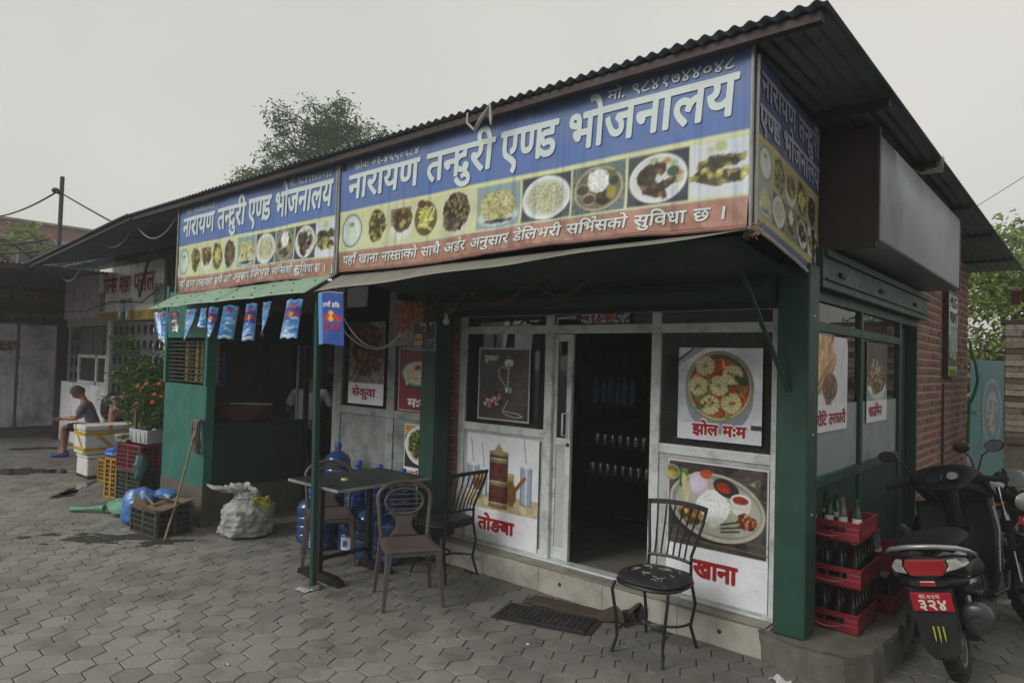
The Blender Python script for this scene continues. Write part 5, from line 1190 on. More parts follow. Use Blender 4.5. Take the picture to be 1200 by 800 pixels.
# ================================================================ WATER JUGS
M_jug = mat('blue_polycarbonate', '35568c', .12, var=.1, vs=6, bump=.02, spec=.6, trans=.35, coat=.3)
M_cap = mat('jug_cap', '2f55a6', .3, bump=0)
M_lab = vcmat('label_print', .4)
def jug(label, loc, rz, lab=False):
    g = thing('water_jug', label, 'water jug', loc, rz, 'blue water jugs stacked by the table')
    prof = [(.0, .0), (.115, 0), (.132, .012), (.135, .03), (.135, .08), (.127, .09), (.135, .10), (.135, .165), (.126, .175), (.135, .185), (.135, .25), (.126, .26), (.135, .27), (.135, .335), (.128, .36), (.105, .395), (.06, .425), (.034, .438), (.03, .45), (.03, .475)]
    b = B(); b.lathe(prof, 24); b.obj('bottle', M_jug, g, world=False)
    b = B(); b.lathe([(.033, .468), (.036, .47), (.036, .515), (.030, .522), (0, .523)], 16); b.obj('cap', M_cap, g, world=False)
    if lab:
        P = Pic(.1, .12, 10, 12, 'dfe3e8'); P.rect(.02, .07, .03, .09, '3a5aa8'); P.sheet('label', lambda X, Y: (.1365*np.sin(X/.1365-.3), -.1365*np.cos(X/.1365-.3), .03+Y), M_lab, g, world=False)
    return g
J = jug('blue water jug farthest left of the row, beside the dark counter', (-6.05, 3.95, 0), 0)
jugL = jug('nearest blue water jug with a white label, left of the green post', (-5.77, 3.88, 0), rad(30), True)
for (l_, p, r) in (('blue water jug with a white label under the table, right of the post', (-5.50, 4.06, 0), .4),): dup(jugL, l_, p, r)
for (l_, p) in (('blue water jug on the ground behind the tucked plastic chair', (-5.215, 4.04, 0)), ('blue water jug on the ground beside the second green column', (-4.935, 4.04, .0)), ('blue water jug standing alone on top of the others, highest of all', (-6.12, 4.30, .43)),
   ('blue water jug whose cap shows above the table, left', (-5.76, 4.30, .285)), ('blue water jug whose cap shows above the table, middle', (-5.42, 4.30, .285)), ('blue water jug whose cap shows above the table, right', (-5.07, 4.30, .285))):
    dup(J, l_, p, RNG.uniform(0, 3))
b = B(); b.box(-5.95, -4.90, 4.22, 4.43, 0, .284); tag(b.obj('low_platform', M_conc, bevel=.01), 'low concrete ledge carrying the rear water jugs', 'ledge')
b = B(); b.box(-6.27, -5.97, 4.18, 4.43, 0, .429); tag(b.obj('upturned_crate', M_dark, bevel=.01), 'dark box under the highest water jug', 'box')
# ================================================================ SACK, MOP, WRAPPER, MAT
M_sackw = mat('white_woven_sack', 'b4b7b3', .6, var=.14, vs=12, bump=.6, bs=34, dirt=.75, dcol='4c504e', ds=9)
sk_ = thing('rubbish_sack', 'full white woven sack with grey print leaning before the kitchen counter', 'sack', (-6.67, 3.62, 0))
b = B()
def sackf(u, v):
    a = 2*math.pi*u; h = v; r = .235*(1-.12*h)*(1 if h < .74 else 1-.45*(h-.74)/.26)*(1+.22*max(0, -math.cos(a+.5))**3*(1-h)); r *= (1+.10*mnoise.noise((math.cos(a)*2, math.sin(a)*2, h*4))+.09*mnoise.noise((math.cos(a)*5, math.sin(a)*5, h*9))+.05*mnoise.noise((math.cos(a)*13, math.sin(a)*13, h*20)))
    if h < .12: r *= .35+.65*(h/.12)**.6
    z = .40*h; return (-6.69+r*1.0*math.cos(a)+.02*h, 3.60+r*1.15*math.sin(a)+.05*h, max(.002, z-.02*math.cos(a)))
b.grid(sackf, 84, 50); o = b.obj('body', M_sackw, sk_)
b = B()
def flap(u, v):
    a = 2*math.pi*u; n1 = mnoise.noise((math.cos(a)*2.2, math.sin(a)*2.2, v*2)); n2 = mnoise.noise((math.cos(a)*6, math.sin(a)*6, v*4+3)); left = max(0, -math.cos(a-.3))
    r = .125-.05*math.sin(v*math.pi*.5)+.10*v*v*(1+n1*1.2)*(.6+.5*left)+.03*n2*v
    return (-6.69-.10*v*v+r*math.cos(a), 3.62-.10*v*v+r*1.15*math.sin(a), .385+.13*v-.05*v*v*v+.05*v*n1+.045*v*n2)
b.grid(flap, 80, 14); b.obj('folded_mouth', M_sackw, sk_, solid=.004)
b = B(); b.grid(lambda u, v: (-6.49+.05*u-.02*v, 3.55+.20*u, .33+.07*v+.02*math.sin(u*6)), 12, 5); b.obj('yellow_peel', mat('yellow_green_waste', '9a962e', .7, var=.6, vs=40, bump=.5), sk_, solid=.02, jitter=.05)
bb = B(); rg = random.Random(3)
for k in range(7): y0_ = 3.40+.045*k; bb.tube([(-6.455-.0*k, y0_+.04, .12+.012*k), (-6.452, y0_+.06, .16+.012*k)], .004, 4)
mp = thing('mop', 'grey string mop with a wooden handle leaning on the green kiosk wall', 'mop', (-7.0, 2.93, 0))
b = B(); b.tube([(-7.0, 2.93, .0), (-7.10, 3.08, .38), (-7.27, 3.33, 1.12)], [.013, .012, .012], 8); b.obj('handle', mat('old_wood_pole', '8a7a5a', .8, var=.25, vs=14, dirt=.3, dcol='4a3f30'), mp)
b = B(); rg = random.Random(9)
b.obox((-7.27, 3.345, 1.135), (.15, .04, .035), (0, .15, 0))
b.obj('clamp', mat('mop_grey', '55504c', .95, var=.3, vs=40), mp, bevel=.008)
b = B()
for k in range(46):
    x0 = -7.345+.15*rg.random(); y0 = 3.325+.04*rg.random(); L_ = rg.uniform(.24, .36)
    b.tube([(x0, y0, 1.15), (x0+rg.uniform(-.01, .01), y0-.03, 1.12), (x0*.5+(-7.27)*.5+rg.uniform(-.02, .03), y0-.03+rg.uniform(-.01, .01), 1.13-L_*.5), (x0*.5+(-7.25)*.5+rg.uniform(-.03, .03), y0-.0+rg.uniform(-.03, .01), 1.13-L_)], .009, 5)
b.obj('strings', mat('mop_string', '6f6a64', .95, var=.4, vs=60, bump=.6, bs=90), mp)
M_plw = mat('clear_wrapper', 'b0b6ba', .25, var=.2, vs=20, bump=.3, spec=.6)
b = B(); b.grid(lambda u, v: (-4.86+.14*u, 3.04+.07*v+.02*u, .008+.02*abs(mnoise.noise((u*5, v*5, 1)))), 10, 6); tag(b.obj('plastic_wrapper', M_plw), 'crumpled clear wrapper on the paving by the foot of the green post', 'wrapper')
b = B(); b.grid(lambda u, v: (-1.52+.10*u+.02*v, 4.17+.07*v+.02*math.sin(u*7), .008+.03*abs(mnoise.noise((u*4, v*4, 3)))), 10, 6); tag(b.obj('paper_scrap', mat('paper_scrap', 'c9cac6', .8)), 'small white paper scrap before the concrete plinth', 'litter')
for k, (x, y, l_) in enumerate(((-2.87, 3.55, 'tiny pale crumb of litter between the chair and the mat'), (-3.95, 2.05, 'tiny white litter bit on the open paving'))):
    b = B(); b.ball((x, y, .006), (.014, .009, .006), 7, 5); tag(b.obj('litter_bit', mat('paper_scrap', 'c9cac6')), l_, 'litter')
dm = thing('door_mat', 'black rubber grid door mat on the paving below the doorway', 'mat', (-3.06, 4.0, 0), rad(17.5)); dm.scale = (.93, .85, 1)
M_rub = mat('black_rubber', '2a2a2b', .7, var=.2, vs=20, bump=.2, dirt=.4, dcol='4a4640', ds=8)
b = B(); hw, hh = .40, .20
b.prism([(-hw, -hh), (hw-.05, -hh), (hw, -hh+.05), (hw, hh-.05), (hw-.05, hh), (-hw, hh)], .004, .010); b.obj('base', M_rub, dm, world=False, bevel=.003)
b = B()
for i in range(15):
    for j in range(6):
        x = -.33+i*.046; y = -.135+j*.052+(.0); b.lathe([(.018, .010), (.018, .019), (.013, .019), (.013, .011)], 8, (x, y, 0), cap=False, smooth=False)
b.obj('grid_rings', M_rub, dm, world=False)
b = B(); b.box(-.36, .345, -.165, -.155, .010, .02); b.box(-.36, .345, .155, .165, .010, .02); b.box(-.365, -.355, -.165, .165, .010, .0205); b.box(.34, .35, -.165, .165, .010, .0205); b.obj('rim', M_rub, dm, world=False)
M_jute = mat('brown_sackcloth', '4a3e34', .95, var=.25, vs=10, bump=.8, bs=120, dirt=.3, dcol='322a24')
cl = thing('floor_cloth', 'crumpled brown sackcloth lying along the back edge of the door mat', 'cloth', (-2.95, 4.2, 0))
b = B()
def clf(u, v):
    x = -3.40+.84*u; y = 4.11+.205*v+.17*u*(1-.2*v); r = max(0, u-.66)/.34; fold = r*.085*(1+math.sin(v*9+u*14)*.7+.5*mnoise.noise((u*9, v*6, 2)))
    return (x-.06*r*math.sin(v*6), y+.03*r*math.sin(u*30), .012+.007*abs(mnoise.noise((u*6, v*4, 0)))*2+fold*math.sin(math.pi*min(1, max(0, v)))**.5+.012*(v > .1)*(v < .9))
b.grid(clf, 60, 18); b.obj('cloth', M_jute, cl, solid=.006)
# ================================================================ CRATES AND BOXES LEFT
def lattice(b, c0_, eu, ev, W, H, nu, nv, t=.010, n=(0, 0, 0), rim=.028, bar=.012):
    """open ribbed crate wall in the plane eu,ev at c0_"""
    c0_, eu, ev, n = Vector(c0_), Vector(eu), Vector(ev), Vector(n)
    def rc(u0, u1, v0, v1, d=0):
        T = b.T; M = Matrix((eu, ev, n)).transposed().to_4x4(); M.translation = c0_; b.T = T @ M; b.box(u0, u1, v0, v1, -t/2-d, t/2+d); b.T = T
    rc(0, W, 0, rim*.7, .003); rc(0, W, H-rim, H, .004); rc(0, rim, rim*.7, H-rim, .002); rc(W-rim, W, rim*.7, H-rim, .002); rc(W/2-.018, W/2+.018, rim*.7, H-rim, .002)
    for k in range(1, nv): v = rim*.7+(H-rim*1.7)*k/nv; rc(rim, W-rim, v-bar/2, v+bar/2)
    for k in range(1, nu):
        u = rim+(W-2*rim)*k/nu
        if abs(u-W/2) > .02: rc(u-bar*.3, u+bar*.3, rim*.7, H-rim, -.001)
def crate(name, label, cat, loc, rz, W, D, H, m, nu=8, nv=5, fill=None, group='plastic crates by the kiosk', rot=None, inner=None):
    g = thing(name, label, cat, loc, rz, group)
    if rot: g.rotation_euler = rot
    for nm, c0_, eu, n_, L in (('side', (-W/2, -D/2, 0), (1, 0, 0), (0, -1, 0), W), ('side', (-W/2, D/2, 0), (1, 0, 0), (0, 1, 0), W), ('end', (-W/2, -D/2, 0), (0, 1, 0), (-1, 0, 0), D), ('end', (W/2, -D/2, 0), (0, 1, 0), (1, 0, 0), D)):
        b = B(); lattice(b, c0_, eu, (0, 0, 1), L, H, nu if L == W else max(3, int(nu*D/W)), nv, n=Vector(eu).cross(Vector((0, 0, 1)))); b.obj(nm, m, g, world=False, bevel=.002, seg=1)
    b = B(); b.box(-W/2, W/2, -D/2, D/2, .004, .016)
    b.obj('base', m, g, world=False)
    if inner is not None:
        b = B(); b.box(-W/2+.015, W/2-.015, -D/2+.015, D/2-.015, .017, H*inner[1]); b.obj('contents', inner[0], g, world=False, jitter=.03)
    return g
M_cgrey = mat('grey_crate_plastic', '3c3d3b', .5, var=.15, vs=8, bump=.08, dirt=.5, dcol='5a564c', ds=7)
M_cyel = mat('yellow_crate_plastic', 'b08a26', .45, var=.12, vs=8, bump=.08, dirt=.4, dcol='5a4a26', ds=6)
M_cmar = mat('maroon_crate_plastic', '84303e', .45, var=.12, vs=8, bump=.08, dirt=.3, dcol='4a2a2c', ds=6)
M_cblu = mat('slate_crate_plastic', '445568', .5, var=.15, vs=8, bump=.08, dirt=.3, dcol='3a3c3e', ds=6)
M_cora = mat('orange_crate_plastic', 'a5563a', .5, var=.15, vs=8, bump=.08, dirt=.3, dcol='5a3a2c', ds=6)
crate('plastic_crate', 'dirty grey crate holding torn cardboard at the foot of the mop', 'crate', (-7.38, 3.05, 0), rad(4), .54, .37, .27, M_cgrey, 7, 4, inner=(M_dark, .7))
M_card = mat('cardboard', '7a6650', .9, var=.15, vs=6, bump=.2, dirt=.4, dcol='3a3028', ds=4)
M_cardi = mat('cardboard_pale', 'a08c70', .9, var=.12, vs=6, bump=.2)
b = B(); b.T = Matrix.Translation((-7.30, 3.05, .29)) @ Euler((rad(12), rad(-6), rad(10))).to_matrix().to_4x4(); b.box(-.20, .24, -.17, .17, 0, .006); b.T = Matrix.Translation((-7.30, 3.1, .33)) @ Euler((rad(-20), rad(10), rad(25))).to_matrix().to_4x4(); b.box(-.18, .2, -.12, .1, 0, .006)
tag(b.obj('cardboard_sheet', M_card), 'dirty brown cardboard sheets lying over the grey crate', 'cardboard')
b = B(); b.T = Matrix.Translation((-7.50, 2.90, .29)) @ Euler((rad(-30), rad(18), rad(-20))).to_matrix().to_4x4(); b.prism([(-.16, -.08), (.14, -.10), (.17, .05), (.02, .10), (-.05, .02)], 0, .005); b.T = Matrix.Translation((-7.42, 2.93, .32)) @ Euler((rad(-55), rad(30), rad(15))).to_matrix().to_4x4(); b.prism([(-.10, -.06), (.12, -.08), (.06, .08)], 0, .005)
tag(b.obj('cardboard_flap', M_cardi), 'torn pale cardboard flap sticking out of the grey crate', 'cardboard')
M_bagb = mat('blue_plastic_bag', '4a78b8', .25, var=.25, vs=9, bump=.7, bs=14, spec=.6)
def lumpy(name, label, c, r, m, cat, seed, lx=0, grp=None, amp=.18, tail=None):
    b = B()
    def f(u, v):
        th = 2*math.pi*u; ph = -math.pi/2+math.pi*v; d = Vector((math.cos(ph)*math.cos(th), math.cos(ph)*math.sin(th), math.sin(ph)))
        k = 1+amp*mnoise.noise(d*1.8+Vector((seed, 0, 0)))*1.3+amp*.5*mnoise.noise(d*5+Vector((0, seed, 0)))+amp*.22*(1-abs(mnoise.noise(d*11)))
        return (c[0]+r[0]*d.x*k, c[1]+r[1]*d.y*k, max(.004+.0*u, c[2]+r[2]*d.z*k))
    b.grid(f, 44, 26)
    if tail: b.tube(tail[0], tail[1], 8)
    return tag(b.obj(name, m), label, cat, grp)
lumpy('plastic_bag', 'crumpled blue plastic bag slumped against the grey crate', (-7.86, 3.02, .17), (.20, .17, .20), M_bagb, 'bag', 3)
lumpy('plastic_bag', 'thin upper lobe of blue bag spilling over the cardboard', (-7.62, 3.18, .33), (.16, .10, .055), M_bagb, 'bag', 8)
M_mesh = mat('green_net', '5f9a80', .6, var=.3, vs=30, bump=.9, bs=50, dirt=.3, dcol='7a7a48', ds=14)
lumpy('net_bag', 'green net bag of vegetables lying on the paving left of the blue bag', (-8.45, 3.05, .075), (.26, .12, .085), M_mesh, 'bag', 5, tail=([(-8.60, 2.92, .06), (-8.75, 2.80, .045), (-8.92, 2.68, .03)], [.045, .02, .03]))
M_foam = mat('white_styrofoam', 'd2d3d0', .8, var=.05, vs=5, bump=.25, bs=90, dirt=.35, dcol='8a8678', ds=5)
M_tape = mat('yellow_tape', 'c4a41e', .35, var=.12, vs=10, bump=.1, dirt=.2)
def foam(label, x0, x1, y0, y1, z0, z1, tape=True, tilt=0):
    g = thing('foam_box', label, 'foam box', ((x0+x1)/2, (y0+y1)/2, z0), 0, 'stacked white foam fish boxes')
    b = B(); h = z1-z0; b.box(x0, x1, y0, y1, z0, z1-h*.2); b.obj('box', M_foam, g, bevel=.018, seg=3)
    b = B(); b.box(x0-.012, x1+.012, y0-.012, y1+.012, z1-h*.2+.004, z1); b.obj('lid', M_foam, g, bevel=.02, seg=3)
    if tape:
        t = .004
        for za in (z0+.05, z1-h*.34):
            b = B(); b.box(x0-t, x1+t, y0-t, y0-.001, za, za+.045); b.box(x1+.001, x1+t, y0, y1, za+.001, za+.046); b.obj('tape', M_tape, g)
        b = B(); b.bar((x0+.10, y0-.006, z1-.09), (x1-.02, y0-.006, z0+.03), .045, .003, up=(0, 1, 0)); b.bar((x1+.006, y0+.12, z1-.09), (x1+.006, y0+.42, z0+.03), .045, .003, up=(1, 0, 0)); b.obj('tape', M_tape, g)
        b = B(); b.box(x0+.07, x0+.12, y0-.016, y1, z1+.001, z1+.004); b.box(x0+.07, x0+.12, y0-.018, y0-.013, z1-.09, z1+.004); b.box(x1+.012, x1+.016, y0+.3, y0+.35, z1-.09, z1+.003); b.obj('tape', M_tape, g)
    return g
foam('lower white foam box without tape at the bottom of its stack', -11.50, -11.05, 3.50, 4.2, .03, .335, False)
foam('upper white foam box bound with yellow tape', -11.50, -11.03, 3.45, 4.42, .345, .76)
b = B(); b.box(-11.5, -11.0, 3.5, 4.1, 0, .028); tag(b.obj('dark_board', M_dark), 'dark board under the foam box stack', 'board')
crate('plastic_crate', 'low yellow crate standing beside the foam boxes', 'crate', (-10.68, 3.86, 0), rad(5), .42, .52, .31, M_cyel, 8, 5, inner=(M_dark, .8))
lumpy('plastic_bag', 'knotted blue bag with green leaves on the low yellow crate', (-10.62, 3.8, .40), (.17, .20, .10), mat('blue_bag_bright', '2f62b8', .25, var=.3, vs=9, bump=.5), 'bag', 12)
crate('plastic_crate', 'yellow crate stood on its end left of the dark crate', 'crate', (-9.52, 3.45, 0), rad(12), .26, .36, .50, M_cyel, 4, 8, inner=(M_dark, .9))
crate('plastic_crate', 'dark slate crate at the bottom of the stack under the maroon crate', 'crate', (-9.08, 3.56, 0), rad(8), .52, .50, .40, M_cgrey, 8, 7, inner=(M_dark, .9))
crate('plastic_crate', 'maroon crate carrying the white planter', 'crate', (-9.09, 3.56, .405), rad(8), .54, .50, .31, M_cmar, 8, 5, inner=(M_dark, .9))
crate('plastic_crate', 'orange crate at the bottom next to the green kiosk wall', 'crate', (-8.64, 3.98, 0), rad(3), .40, .5, .42, M_cora, 6, 7, inner=(M_dark, .9))
crate('plastic_crate', 'slate blue crate on top of the orange crate', 'crate', (-8.64, 3.98, .425), rad(-2), .40, .5, .36, M_cblu, 6, 6, inner=(M_dark, .9))
lumpy('plastic_bag', 'small teal bag hanging on the corner of the maroon crate', (-8.80, 3.36, .46), (.06, .07, .15), mat('teal_bag', '3f6a70', .3, var=.3, vs=12, bump=.6), 'bag', 15)
lumpy('cloth_rag', 'grey cloth rag heaped on the left of the maroon crate', (-9.33, 3.42, .75), (.17, .16, .055), mat('rag_grey', '85827a', .9, var=.3, vs=14, bump=.8, bs=30), 'rag', 22, amp=.5)
lumpy('plastic_bag', 'crumpled green and yellow bag between planter and foam box', (-9.5, 3.62, .80), (.10, .10, .13), mat('green_yellow_bag', '4a8a62', .3, var=.5, vs=9, bump=.6, dirt=.5, dcol='b8a02a', ds=9), 'bag', 25, amp=.4)
# planter with marigold and the tall leafy bush
pl = thing('planter', 'white rectangular plastic planter on the maroon crate', 'planter', (-9.02, 3.52, .72), rad(8))
b = B(); P0 = [(-.21, -.13), (.21, -.13), (.21, .13), (-.21, .13)]; s0 = .86
b.add([(x*s0, y*s0, 0) for x, y in P0]+[(x, y, .17) for x, y in P0]+[(x*.93, y*.9, .17) for x, y in P0]+[(x*.8, y*.78, .02) for x, y in P0], [(3, 2, 1, 0)]+[(i, (i+1) % 4, 4+(i+1) % 4, 4+i) for i in range(4)]+[(4+i, 4+(i+1) % 4, 8+(i+1) % 4, 8+i) for i in range(4)]+[(8+i, 8+(i+1) % 4, 12+(i+1) % 4, 12+i) for i in range(4)]+[(12, 13, 14, 15)])
M_plan = mat('white_planter', 'b7bcc0', .5, var=.06, vs=5, bump=.05, dirt=.25, dcol='7a766c')
b.obj('box', M_plan, pl, world=False, bevel=.006)
for x in (-.15, -.05, .05, .15): b = B(); b.box(x-.006, x+.006, -.132, -.118, .02, .15); b.obj('rib', M_plan, pl, world=False)
b = B(); b.box(-.18, .18, -.11, .11, .10, .14); b.obj('soil', M_mud, pl, world=False, jitter=.02)
def leafmat(name, ca, cb, tr=.25):
    m = bpy.data.materials.new(name); m.use_nodes = True; n = m.node_tree.nodes; l = m.node_tree.links; p = n['Principled BSDF']
    g = n.new('ShaderNodeNewGeometry'); r = n.new('ShaderNodeValToRGB'); r.color_ramp.elements[0].color = srgb(ca)+(1,); r.color_ramp.elements[1].color = srgb(cb)+(1,)
    l.new(g.outputs['Random Per Island'], r.inputs['Fac']); l.new(r.outputs['Color'], p.inputs['Base Color']); p.inputs['Roughness'].default_value = .5
    t = n.new('ShaderNodeBsdfTranslucent'); l.new(r.outputs['Color'], t.inputs['Color']); mx = n.new('ShaderNodeMixShader'); mx.inputs[0].default_value = tr
    l.new(p.outputs[0], mx.inputs[1]); l.new(t.outputs[0], mx.inputs[2]); l.new(mx.outputs[0], n['Material Output'].inputs['Surface']); return m
def leaf(b, p, d, s_, wd=.4, droop=.2):
    d = Vector(d).normalized(); sd_ = d.cross(Vector((0, 0, 1)))
    if sd_.length < .1: sd_ = Vector((1, 0, 0))
    sd_.normalize(); up = sd_.cross(d); p = Vector(p); m_ = p+d*s_*.5+up*s_*.06; t = p+d*s_-Vector((0, 0, droop*s_)); w_ = sd_*s_*wd*.5
    b.add([tuple(p), tuple(m_+w_), tuple(t), tuple(m_-w_)], [(0, 1, 2, 3)])
M_leafb = leafmat('bush_leaf', '33502a', '66863f'); M_leafm = leafmat('marigold_leaf', '35502e', '5f7f4a'); M_stem = mat('green_stem', '4a5a34', .8)
def bush(name, label, cat, base, pts, m, n_leaf, ls, seed, spread, group=None, pet=None):
    g = thing(name, label, cat, base, 0, group); rg = random.Random(seed); b = B(); st = B()
    for (tx, ty, tz) in pts:
        a = Vector(base); c_ = Vector((tx, ty, tz)); mid = a.lerp(c_, .5)+Vector((rg.uniform(-.05, .05), rg.uniform(-.05, .05), .05)); P_ = [a.lerp(mid, k/4) for k in range(4)]+[mid.lerp(c_, k/5) for k in range(6)]
        st.tube(P_, [max(.003, .010*(1-k/12)) for k in range(len(P_))], 5)
        for k in range(n_leaf):
            t = rg.uniform(.12, 1)**.8; q = (a.lerp(mid, t*2) if t < .5 else mid.lerp(c_, t*2-1)); q = q+Vector((rg.gauss(0, spread), rg.gauss(0, spread), rg.gauss(0, spread*.6)))
            for j in range(2): leaf(b, q, (rg.uniform(-1, 1), rg.uniform(-1, 1), rg.uniform(-.3, .8)), ls*rg.uniform(.6, 1.2), .45)
    st.obj('stem', M_stem, g); b.obj('foliage', m, g); return g
BX0 = -10.75
rg = random.Random(4)
pt = bush('leafy_shrub', 'tall leafy green potted shrub rising behind the planter and crates', 'shrub', (-9.15, 4.05, .35), [(BX0+.19*k+rg.uniform(-.08, .08), 4.05+rg.uniform(-.3, .3), rg.choice([1.95, 1.75, 1.6, 2.0, 1.45])+rg.uniform(-.1, .12)) for k in range(11)]+[(BX0+.3+.16*k, 3.9+rg.uniform(-.2, .2), 1.15+rg.uniform(0, .35)) for k in range(10)], M_leafb, 400, .105, 5, .10)
b = B(); b.lathe([(.13, 0), (.17, .34), (.185, .35), (.185, .38), (.16, .38), (.15, .33), (0, .33)], 20, (-9.15, 4.05, 0)); b.obj('pot', M_plan, pt)
mg = bush('marigold', 'marigold plant with bright orange flowers growing in the white planter', 'plant', (-9.02, 3.52, .86), [(-8.85+rg.uniform(-.42, .45), 3.56+rg.uniform(-.16, .22), .95+rg.uniform(.05, .52)) for k in range(30)], M_leafm, 42, .05, 8, .045)
FLOWERS = ((-9.24, 3.42, 1.10), (-9.09, 3.40, 1.20), (-8.62, 3.42, 1.33), (-8.62, 3.40, 1.235), (-8.42, 3.42, 1.315), (-9.13, 3.42, 1.40), (-8.87, 3.42, 1.442), (-8.50, 3.42, 1.458))
M_ora = mat('orange_petals', 'd8601a', .7, var=.2, vs=60, bump=.6, bs=90)
for (px_, py_, pz_) in FLOWERS:
    b = B(); r_q = RNG.uniform(.026, .038)
    for k in range(3):
        n_ = 12
        for j in range(n_):
            a = 2*math.pi*j/n_+k*.2; rr = r_q*(1-.25*k); z = pz_+.010*k
            b.add([(px_+rr*.3*math.cos(a-.3), py_+rr*.3*math.sin(a-.3), z), (px_+rr*math.cos(a-.22), py_+rr*math.sin(a-.22), z+.006), (px_+rr*1.08*math.cos(a), py_+rr*1.08*math.sin(a), z-.002), (px_+rr*math.cos(a+.22), py_+rr*math.sin(a+.22), z+.006)], [(0, 1, 2, 3)])
    b.ball((px_, py_, pz_+.012), (r_q*.75, r_q*.75, r_q*.6), 8, 6); b.obj('flower', M_ora, mg)
b = B(); b.box(-9.14, -9.08, 3.39, 3.42, .84, 1.12); tag(b.obj('wooden_stake', mat('stake_wood', '5f5244', .9)), 'short wooden stake standing in the planter', 'stake')
# small stool / rubble behind the sack
b = B(); b.box(-6.62, -6.2, 4.2, 4.42, 0, .17); tag(b.obj('concrete_block', M_conc, bevel=.02, jitter=.02), 'low concrete block between the sack and the water jugs', 'block')
b = B(); b.lathe([(.10, 0), (.12, .02), (.125, .12), (.11, .125), (.10, .03), (0, .03)], 18, (-11.9, 4.9, 0)); 

# ================================================================ COLA CRATES WITH BOTTLES
M_red = mat('red_crate', '7e1c26', .4, var=.1, vs=6, bump=.05, dirt=.4, dcol='4a1c1e', ds=6)
M_bgl = mat('dark_green_glass', '2f5f3a', .08, var=.1, bump=0, spec=.7, trans=.5)
M_bcl = mat('clear_bottle_glass', '9aa09a', .08, var=.05, bump=0, spec=.7, trans=.7); M_blb = mat('white_print', 'c8c8c0', .5, bump=0)
M_bdk = mat('brown_black_glass', '14120f', .08, var=.1, bump=0, spec=.7, trans=.15)
def rcrate(label, x0, y0, z0, bottles=0):
    W, D, H = .345, .46, .125
    g = thing('bottle_crate', label, 'crate', (x0-W/2, y0+D/2, z0), 0, 'red cola crates on the plinth')
    t = .010; b = B()
    # front wall with hand slot
    b.box(-W/2, W/2, -D/2, -D/2+t, 0, .055); b.box(-W/2, -W/2+.085, -D/2, -D/2+t, .055, .09); b.box(W/2-.085, W/2, -D/2, -D/2+t, .055, .09); b.box(-W/2, W/2, -D/2, -D/2+t, .09, H); b.obj('front_wall', M_red, g, world=False, bevel=.003)
    b = B(); b.box(-W/2, W/2, D/2-t, D/2, 0, H); b.obj('back_wall', M_red, g, world=False, bevel=.003)
    for sx in (-1, 1): b = B(); b.box(sx*W/2-(t if sx > 0 else 0), sx*W/2+(t if sx < 0 else 0), -D/2+t, D/2-t, 0, H); b.obj('side_wall', M_red, g, world=False, bevel=.003)
    b = B(); b.box(-W/2, W/2, -D/2, D/2, 0, .008); 
    for k in range(1, 4): b.box(-W/2+W*k/4-.002, -W/2+W*k/4+.002, -D/2+t, D/2-t, .008, .05)
    for k in range(1, 6): b.box(-W/2+t, W/2-t, -D/2+D*k/6-.002, -D/2+D*k/6+.002, .008, .05)
    b.box(-W/2-.004, W/2+.004, -D/2-.004, -D/2+.002, H-.012, H+.001); b.box(W/2-.002, W/2+.004, -D/2, D/2, H-.012, H+.001); b.obj('divider', M_red, g, world=False)
    lettering('lettering', 'Coca-Cola', lambda X, Y: (W/2+.0015, -.15+X, .035+Y), 0, .30, .0, .055, mat('crate_letter', 'b0505a', .5, bump=0), g, .01, .15, head=.7, world=False)
    b = B(); pts = [(-.10+.17*k/10, -D/2-.003, .038-.012*math.sin(k/10*3.14*1.2)-.006*(k/10)) for k in range(11)]; b.tube(pts, [.001+.004*math.sin(k/10*3.14) for k in range(11)], 6, flat=.3); b.obj('white_swoosh', M_blb, g, world=False)
    return g
def bottle_proto(m, name, label, print_=False):
    g = thing(name, label, 'bottle', (0, 0, -50)); b = B()
    b.lathe([(0, 0), (.026, 0), (.029, .006), (.029, .045), (.026, .07), (.029, .10), (.028, .13), (.022, .165), (.0135, .20), (.012, .235), (.0145, .238), (.0145, .25), (.011, .252), (.010, .245)], 12); b.obj('glass', m, g, world=False)
    if print_: b = B(); b.lathe([(.0296, .095), (.0292, .128)], 12, cap=False); b.obj('label', M_blb, g, world=False)
    return g
BG = bottle_proto(M_bgl, 'glass_bottle', 'x', True); BC = bottle_proto(M_bcl, 'glass_bottle', 'x', True); BD = bottle_proto(M_bdk, 'glass_bottle', 'x')
PITCH = .288
ORD = ['first', 'second', 'third', 'fourth', 'fifth', 'sixth']
def fill_crate(x0, y0, z0, which, label, group, only=None):
    W, D = .345, .46
    for i in range(4):
        for j in range(6):
            if only is not None and (i, j) not in only: continue
            if only is None and not (j == 0 or i == 3 or j == 1): continue
            src = which if only is None else (BC if only[(i, j)] == 'c' else BG)
            dup(src, ('dark empty bottle, '+ORD[i]+' from the left in the '+('front' if j == 0 else 'second' if j == 1 else ORD[j])+' row, '+label) if only is None else only_lab[(i, j)], (x0-W+W*(i+.5)/4, y0+D*(j+.5)/6, z0+.01), RNG.uniform(0, 3), group)
only_lab = {(0, 0): 'green bottle nearest the column in the topmost red crate', (1, 1): 'green bottle left of the clear one in the topmost red crate', (1, 3): 'green bottle behind, left of the clear one in the topmost crate', (2, 1): 'clear bottle in the topmost red crate', (3, 1): 'green bottle at the right front of the topmost red crate', (0, 4): 'green bottle half hidden by the column, rear of topmost crate'}
Xc, Yc = -1.18, 4.76
for k, l_ in enumerate(('lowest red bottle crate of the nearer stack', 'middle red bottle crate of the nearer stack', 'topmost red crate of the nearer stack with a few bottles')):
    rcrate(l_, Xc+(.0, .012, .0)[k], Yc, .19+PITCH*k)
